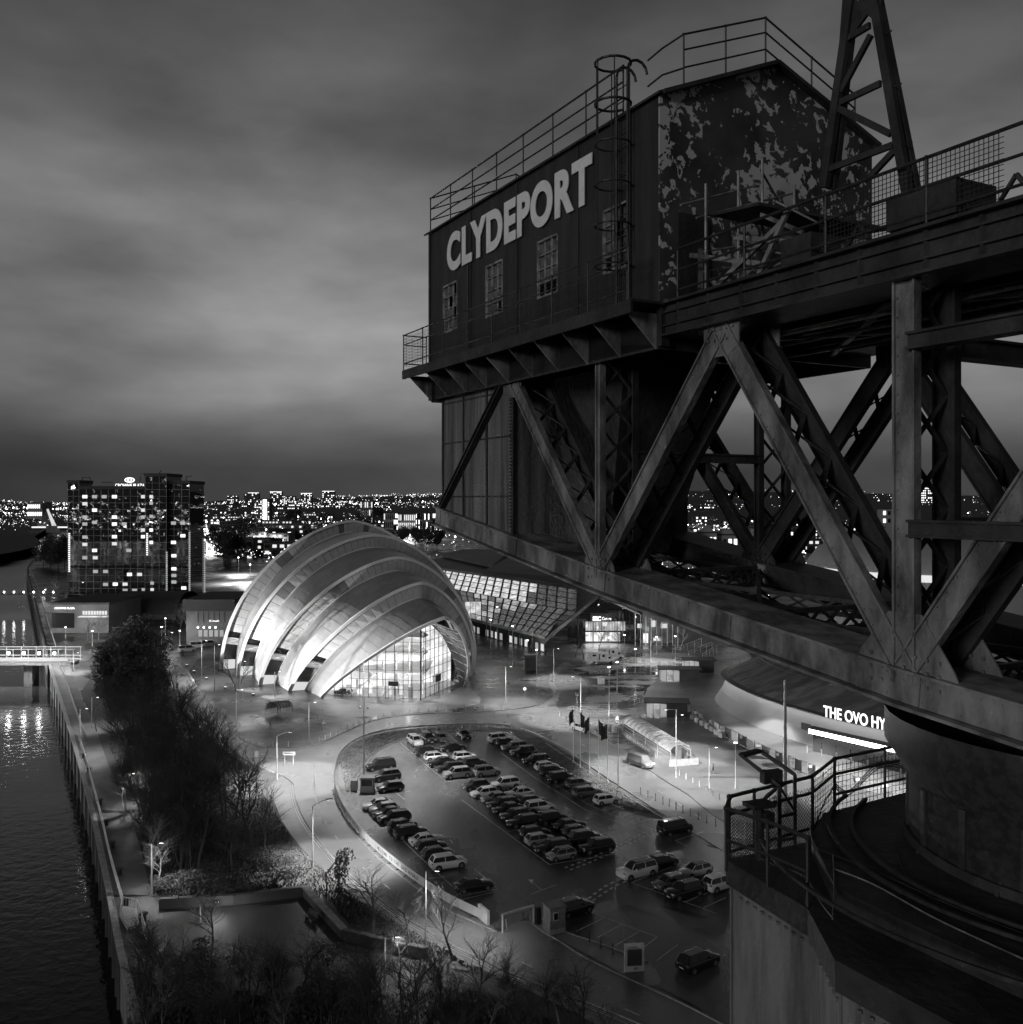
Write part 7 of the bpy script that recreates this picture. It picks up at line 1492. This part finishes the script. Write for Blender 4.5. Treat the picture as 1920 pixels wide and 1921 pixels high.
leafy(G(636, 1660), 1.15, 'single round dark shrub beside the small timber frame', 'shrubs', SH, 'shrub', 'shrub', 1.5)
for k in range(34):
    if k < 20: x, y = R.uniform(300, 560), R.uniform(1590, 1690); x = min(x, interp(Rx, min(y, 1671)) - 8)
    else: x, y = R.uniform(330, 700), R.uniform(1790, 1900)
    leafy(G(x, y), R.uniform(.6, 1.3), '%s rounded shrub %s' % (R.choice(('low', 'wide', 'small', 'loose')), ('on the slope above the sunken yard, %s end' % ('left' if x < 430 else 'road')) if k < 20 else ('in the thicket below the yard, %s' % ('by the quay' if x < 450 else ('midway' if x < 580 else 'by the road')))), 'low shrubs', SH, 'shrub', 'shrub', .8)
# mid-distance dark trees
for (x, y, s) in ((420, 1052, 2.6), (432, 1056, 3.0), (446, 1055, 2.6), (455, 1020, 3.0), (463, 1012, 2.8), (398, 1018, 2.2), (545, 985, 3.4), (556, 982, 3.4), (700, 975, 4), (712, 978, 3.5), (680, 985, 3.2), (780, 1028, 2.5), (800, 1030, 2.5), (820, 1030, 2.4), (760, 1028, 2.5), (690, 1010, 3)):
    leafy(G(x, y), s, 'far dark tree %s' % ('between the hotel and the lit district roads' if x < 470 else ('above the hall roof' if x < 640 else ('by the grey office block' if x < 740 else 'before the lit apartment wings'))), 'dark trees in the city')
# rough grass and undergrowth
def scatter(name, polys, n, h0, h1, mat):
    m = MB()
    for poly in polys:
        xs = [p[0] for p in poly]; ys = [p[1] for p in poly]; k = 0; tries = 0
        while k < n and tries < n * 12:
            tries += 1; x, y = R.uniform(min(xs), max(xs)), R.uniform(min(ys), max(ys)); ins = False; j = len(poly) - 1
            for i in range(len(poly)):
                if (poly[i][1] > y) != (poly[j][1] > y) and x < (poly[j][0] - poly[i][0]) * (y - poly[i][1]) / (poly[j][1] - poly[i][1]) + poly[i][0]: ins = not ins
                j = i
            if not ins: continue
            k += 1; p = G(x, y); a = R.uniform(0, 6.28); w = R.uniform(.04, .1); h = R.uniform(h0, h1); d = V((math.cos(a) * w, math.sin(a) * w, 0)); ln = V((R.uniform(-.15, .15), R.uniform(-.15, .15), h)); m.face([p - d, p + d, p + ln])
    o = m.build(name, mat); o['kind'] = 'stuff'; return o
ORG = V((0, 0, 0))
o = scatter('undergrowth', [[(205, 1400), (250, 1500), (300, 1690), (570, 1680), (620, 1690), (660, 1740), (820, 1790), (900, 1825), (840, 1785), (740, 1728), (660, 1680), (560, 1590), (520, 1530), (490, 1480), (400, 1400), (330, 1310), (200, 1310)]], 26000, .12, .4, leafg); tag(o, 'rough grass and undergrowth covering the slope between path and road', 'undergrowth')
o = scatter('thicket_grass', [[(330, 1850), (620, 1870), (900, 1860), (1150, 1960), (1150, 2020), (240, 2020), (240, 1820)]], 12000, .15, .5, leafg); tag(o, 'tangled grass of the thicket along the bottom edge', 'undergrowth')
o = scatter('verge_grass', [[(636, 1430), (660, 1396), (720, 1374), (800, 1365), (880, 1362), (860, 1371), (790, 1378), (740, 1392), (706, 1412), (664, 1462), (652, 1492)], [(1010, 1384), (1110, 1445), (1230, 1530), (1172, 1518), (1060, 1450), (980, 1388)]], 6000, .05, .14, grassm); tag(o, 'short grass on the verges around the car park', 'grass')
# ================================================================= THE CITY BEYOND
cw = [M('city_wall_mid', .10, .8), M('city_wall_dark', .05, .8), M('city_wall_pale', .24, .8)]
def city(name, lab, cat, xl, xr, yt, Y, z0, dep, mat, rows, cols, frac, grp=None, lit=litw, roofstrip=False, vert=False):
    a, b_ = PZ(xl, yt, Y), PZ(xr, yt, Y); t_ = thing(name, lab, cat, V(((a.x + b_.x) / 2, Y, z0)), group=grp)
    m = MB(); m.box(((a.x + b_.x) / 2, Y + dep / 2, (a.z + z0) / 2 - 1), (b_.x - a.x, dep, a.z - z0 + 2)); m.build('walls', mat, t_)
    m = MB(); m.box(((a.x + b_.x) / 2, Y + dep / 2, a.z + .4), (b_.x - a.x + 1, dep + 1, .9)); m.build('roof', wall_d, t_)
    W_ = b_.x - a.x; H_ = a.z - z0; m = MB(); c = 0; dk = MB()
    for i in range(cols):
        for j in range(rows):
            x0 = a.x + W_ * (i + .22) / cols; x1 = a.x + W_ * (i + .78) / cols; z1 = z0 + H_ * (j + .25) / rows; z2 = z0 + H_ * (j + (.95 if vert else .75)) / rows
            on = R.random() < frac
            (m if on else dk).box(((x0 + x1) / 2, Y - .1, (z1 + z2) / 2), (x1 - x0, .2, z2 - z1))
    if m.f: o = m.build('lit_windows', lit, t_); o['kind'] = 'stuff'
    if dk.f: o = dk.build('dark_windows', carglass, t_); o['kind'] = 'stuff'
    if roofstrip: m = MB(); m.box(((a.x + b_.x) / 2, Y - .3, a.z + .8), (W_, .5, 1.6)); m.build('roof_light_strip', sign_on, t_)
    return t_
farlit = EM('far_window_glow', 2.2, False); farlit2 = EM('far_window_dim', .9, False)
for i, (xl, xr, yt, rs, fr, lab) in enumerate(((427, 446, 930, 0, .4, 'leftmost pair of pale far tower blocks'), (458, 465, 927, 0, .1, 'thin unlit slab left of the first roof-lit tower'), (466, 486, 925, 1, .3, 'leftmost far tower with a bright roof strip'), (507, 529, 923, 1, .35, 'second far tower with a bright roof strip'), (530, 554, 931, 0, .5, 'low pale block right of the second roof-lit tower'), (565, 586, 926, 1, .3, 'third far tower with a bright roof strip'), (605, 628, 922, 1, .35, 'rightmost far tower with a bright roof strip'), (1722, 1762, 905, 0, .6, 'bright stepped far tower seen through the crane column'))):
    city('tower_block', lab, 'tower block', xl, xr, yt, 3400, terrain((xl - 960) / F * 3400, 3400) - 5, 20, cw[0], 9, max(3, (xr - xl) // 3), fr, 'far tower blocks', farlit, bool(rs))
city('student_tower', 'bright mid-distance tower with a ladder of lit stairwell windows', 'tower block', 478, 506, 936, 1900, 5, 25, cw[0], 14, 8, .45, None, farlit)
m = MB(); a, b_ = PZ(494, 937, 1899), PZ(501, 975, 1899); 
for k in range(13): m.box(((a.x + b_.x) / 2, 1898.6, a.z - (a.z - b_.z) * (k + .5) / 13), (b_.x - a.x, .4, (a.z - b_.z) / 13 * .7))
t_ = thing('stairwell_lights', 'bright stairwell light ladder on the mid-distance tower', 'lights', V((a.x, 1898, 10))); m.build('lit_stairwell', EM('stairwell_glow', 4, False), t_)
for (xl, xr, yt, Y, col, rows, cols, fr, lab, lt) in (((720, 738, 963, 1130, 2, 3, 5, .25, 'left wing of the lit apartment block row', farlit2)), ((739, 747, 963, 1134, 1, 4, 3, .5, 'dark recess between the apartment wings', farlit)), ((747, 780, 965, 1128, 2, 3, 9, .95, 'brightest floodlit apartment wing with tall windows', farlit2)), ((780, 788, 963, 1134, 1, 4, 3, .6, 'second dark recess between apartment wings', farlit)), ((789, 810, 963, 1130, 0, 3, 6, .5, 'third apartment wing right of the bright one', farlit)), ((812, 830, 963, 1134, 1, 4, 6, .4, 'last apartment wing beside the crane box', farlit)), ((676, 700, 941, 1700, 0, 3, 6, .3, 'grey office block on the hill left of the apartments', farlit2))):
    city('apartment_block', lab, 'apartment block', xl, xr, yt, Y, 0, 18, cw[col], rows, cols, fr, 'apartment blocks behind the hall', lt, vert=True)
for k in range(110):
    x = R.choice((R.uniform(385, 820), R.uniform(385, 640), R.uniform(385, 560), R.uniform(1240, 1900), R.uniform(1240, 1520), R.uniform(830, 1240))); Y = (R.uniform(700, 1500) if k % 2 else R.uniform(1500, 3300)); X = (x - 960) / F * Y; w = R.uniform(18, 60); h = R.uniform(7, 15); z0 = terrain(X, Y)
    px = w / Y * F / 2
    yt = HY + (CZ - z0 - h) / Y * F; col_ = R.random() < .5
    city('city_building', '%s city building with a few lit windows %s' % (('wide low', 'small low')[px * 2 < 30] if col_ else ('wide dark', 'small dark')[px * 2 < 30] + (' faraway' if Y > 1500 else ''), 'between hotel and hall' if x < 460 else ('above the hall roof' if x < 640 else ('beyond the apartment wings' if x < 860 else ('behind the crane box end' if x < 1240 else 'seen left through the truss' if x < 1520 else 'seen right through the truss')))), 'building', x - px, x + px, yt, Y, z0 - 3, 14, cw[0 if col_ else 1], 3, max(4, int(w / 5)), R.uniform(.1, .6), 'low buildings of the city', R.choice((farlit, farlit2)))
for i, (xl, xr, yt, Y, lab) in enumerate(((1268, 1310, 1002, 640, 'pale gabled house seen through the truss, left one'), (1316, 1345, 1000, 650, 'pale gabled house seen through the truss, centre one'), (1345, 1385, 1004, 655, 'long pale house right of the gabled pair'), (1480, 1500, 1010, 620, 'pale lit house by the arena seen through the truss'), (1655, 1690, 955, 900, 'pale flat block behind the arena roof'))):
    p, q = PZ(xl, yt, Y), PZ(xr, yt, Y); t_ = city('house', lab, 'house', xl, xr, yt, Y, 0, 12, cw[2], 2 if i < 4 else 5, 4, .45, 'pale houses beyond the arena', farlit)
    if i < 3: m = MB(); m.prism([V((p.x, Y - .2, p.z)), V((q.x, Y - .2, p.z)), V(((p.x + q.x) / 2, Y - .2, p.z + 4.5))], (0, 12, 0)); m.build('gable', cw[2], t_)
ORG = V((0, 0, 0))
# countless small street lights, near and far, on both banks and behind the camera across the river
lm = [EM('city_light_white', 4, False), EM('city_light_soft', 1.2, False), EM('city_light_bright', 16, False)]
def lights(name, n, gen, lab, k0=1.0, mats=lm):
    m = MB()
    for _ in range(n):
        X, Y, z = gen(); d = math.hypot(X, Y); r = .00038 * d * R.uniform(.4, 1.2) * k0; r = max(r, .12); q = R.random(); m.cm = 0 if q < .38 else (1 if q < .95 else 2); p = V((X, Y, z))
        if m.cm == 2: r *= 1.5
        vs = [p + V(v) * r for v in ((1, 0, 0), (0, 1, 0), (-1, 0, 0), (0, -1, 0), (0, 0, 1), (0, 0, -1))]; m.add(vs, [(0, 1, 4), (1, 2, 4), (2, 3, 4), (3, 0, 4), (1, 0, 5), (2, 1, 5), (3, 2, 5), (0, 3, 5)])
    o = m.build(name, mats); o['kind'] = 'stuff'; o['label'] = lab; o['category'] = 'city lights'
def g_hill():
    while 1:
        x = R.choice((R.uniform(0, 130), R.uniform(383, 830), R.uniform(383, 830), R.uniform(383, 830), R.uniform(1240, 1920), R.uniform(830, 1240))); Y = 1500 + 3800 * R.random() ** 1.1; X = (x - 960) / F * Y
        if math.sin(X / 130) * math.cos(Y / 170) + math.sin(X / 47 + Y / 60) + .6 * math.sin(Y / 95 + X / 400) > .25: return X, Y, terrain(X, Y) + R.uniform(4, 12)
def g_mid():
    while 1:
        x = R.choice((R.uniform(385, 830), R.uniform(385, 600), R.uniform(1240, 1520), R.uniform(383, 480), R.uniform(830, 1240))); Y = R.uniform(560, 1600); X = (x - 960) / F * Y
        if math.sin(X / 35) * math.cos(Y / 60) + math.sin(X / 17 + Y / 40) > .1: return X, Y, R.uniform(2, 9)
def g_left():
    x, y = R.uniform(0, 128), R.uniform(956, 992); Y = F * CZ / (y - HY + 8); return (x - 960) / F * Y, Y, R.uniform(3, 12)
def g_back(): Y = -R.uniform(80, 1300); return -175 - R.uniform(.15, .75) * (445 - Y), Y, R.choice((R.uniform(2, 8), R.uniform(2, 40), R.uniform(2, 90)))
def g_ridge(): x = R.choice((R.uniform(640, 830), R.uniform(385, 640), R.uniform(1020, 1900))); Y = R.uniform(4200, 5600); X = (x - 960) / F * Y; return X, Y, terrain(X, Y) + R.uniform(4, 14)
lights('hillside_lights', 2300, g_hill, 'countless small city lights scattered over the far hillside'); lights('district_lights', 1300, g_mid, 'street lights scattered through the lit district behind the hall', 1.7)
lights('left_bank_lights', 75, g_left, 'city lights massed on the far left bank'); lights('south_bank_lights', 1000, g_back, 'city lights across the river mirrored in the hotel glass', 3.4, [EM('south_light', 30, False), EM('south_light_soft', 12, False), EM('south_light_bright', 90, False)]); lights('ridge_lights', 420, g_ridge, 'sparkling lights along the far ridge', .8)
# bright lit roads of the district and its floodlights
for pts in ([(384, 1000), (430, 992), (500, 990), (560, 986), (565, 990), (500, 996), (430, 1000), (384, 1008)], [(400, 1040), (440, 1018), (480, 1000), (520, 994), (526, 999), (490, 1010), (455, 1030), (425, 1046)], [(384, 1044), (420, 1041), (426, 1050), (384, 1052)], [(455, 1010), (520, 1004), (560, 1010), (520, 1026), (470, 1026)], [(384, 1092), (480, 1082), (478, 1092), (384, 1104)], [(820, 1036), (900, 1034), (900, 1040), (820, 1042)]):
    sheet('district_road', gp(sm(pts, 3, True)), pave, .02)
fl = [(470, 1000, 14, 300), (500, 1020, 14, 260), (430, 1032, 12, 160), (395, 1040, 12, 130), (388, 992, 10, 150), (420, 985, 12, 180), (560, 985, 14, 160), (448, 1078, 10, 60), (470, 1095, 10, 60), (800, 1012, 12, 260), (770, 1018, 8, 220), (712, 995, 12, 100), (384, 1010, 10, 100), (520, 975, 14, 260), (620, 968, 12, 220), (60, 975, 20, 600), (26, 968, 22, 900), (110, 968, 18, 500)]
for i, (x, y, h, pw) in enumerate(fl):
    p = G(x, y); t_ = thing('district_lamp', 'bright far street lamp in the district behind the hall', 'street lamp', p, group='far bright street lamps'); s = p.y / 900
    m = MB(); m.tube(p, p + Z * h, .12 * s, 5); m.build('pole', galv, t_); m = MB(); m.ball(p + Z * (h + .5 * s), .62 * s, 8, 5); m.build('lamp_head', EM('far_lamp_glow', 30, False) if i == 0 else bpy.data.materials['far_lamp_glow'], t_)
    spot('lamp_light', V((0, 0, h - .2)), pw * 3500, t_, 165, .6)
city('floodlit_stadium', 'low glowing roof building on the far left bank', 'building', 52, 80, 943, 1900, 10, 40, cw[2], 2, 8, .9, None, farlit)
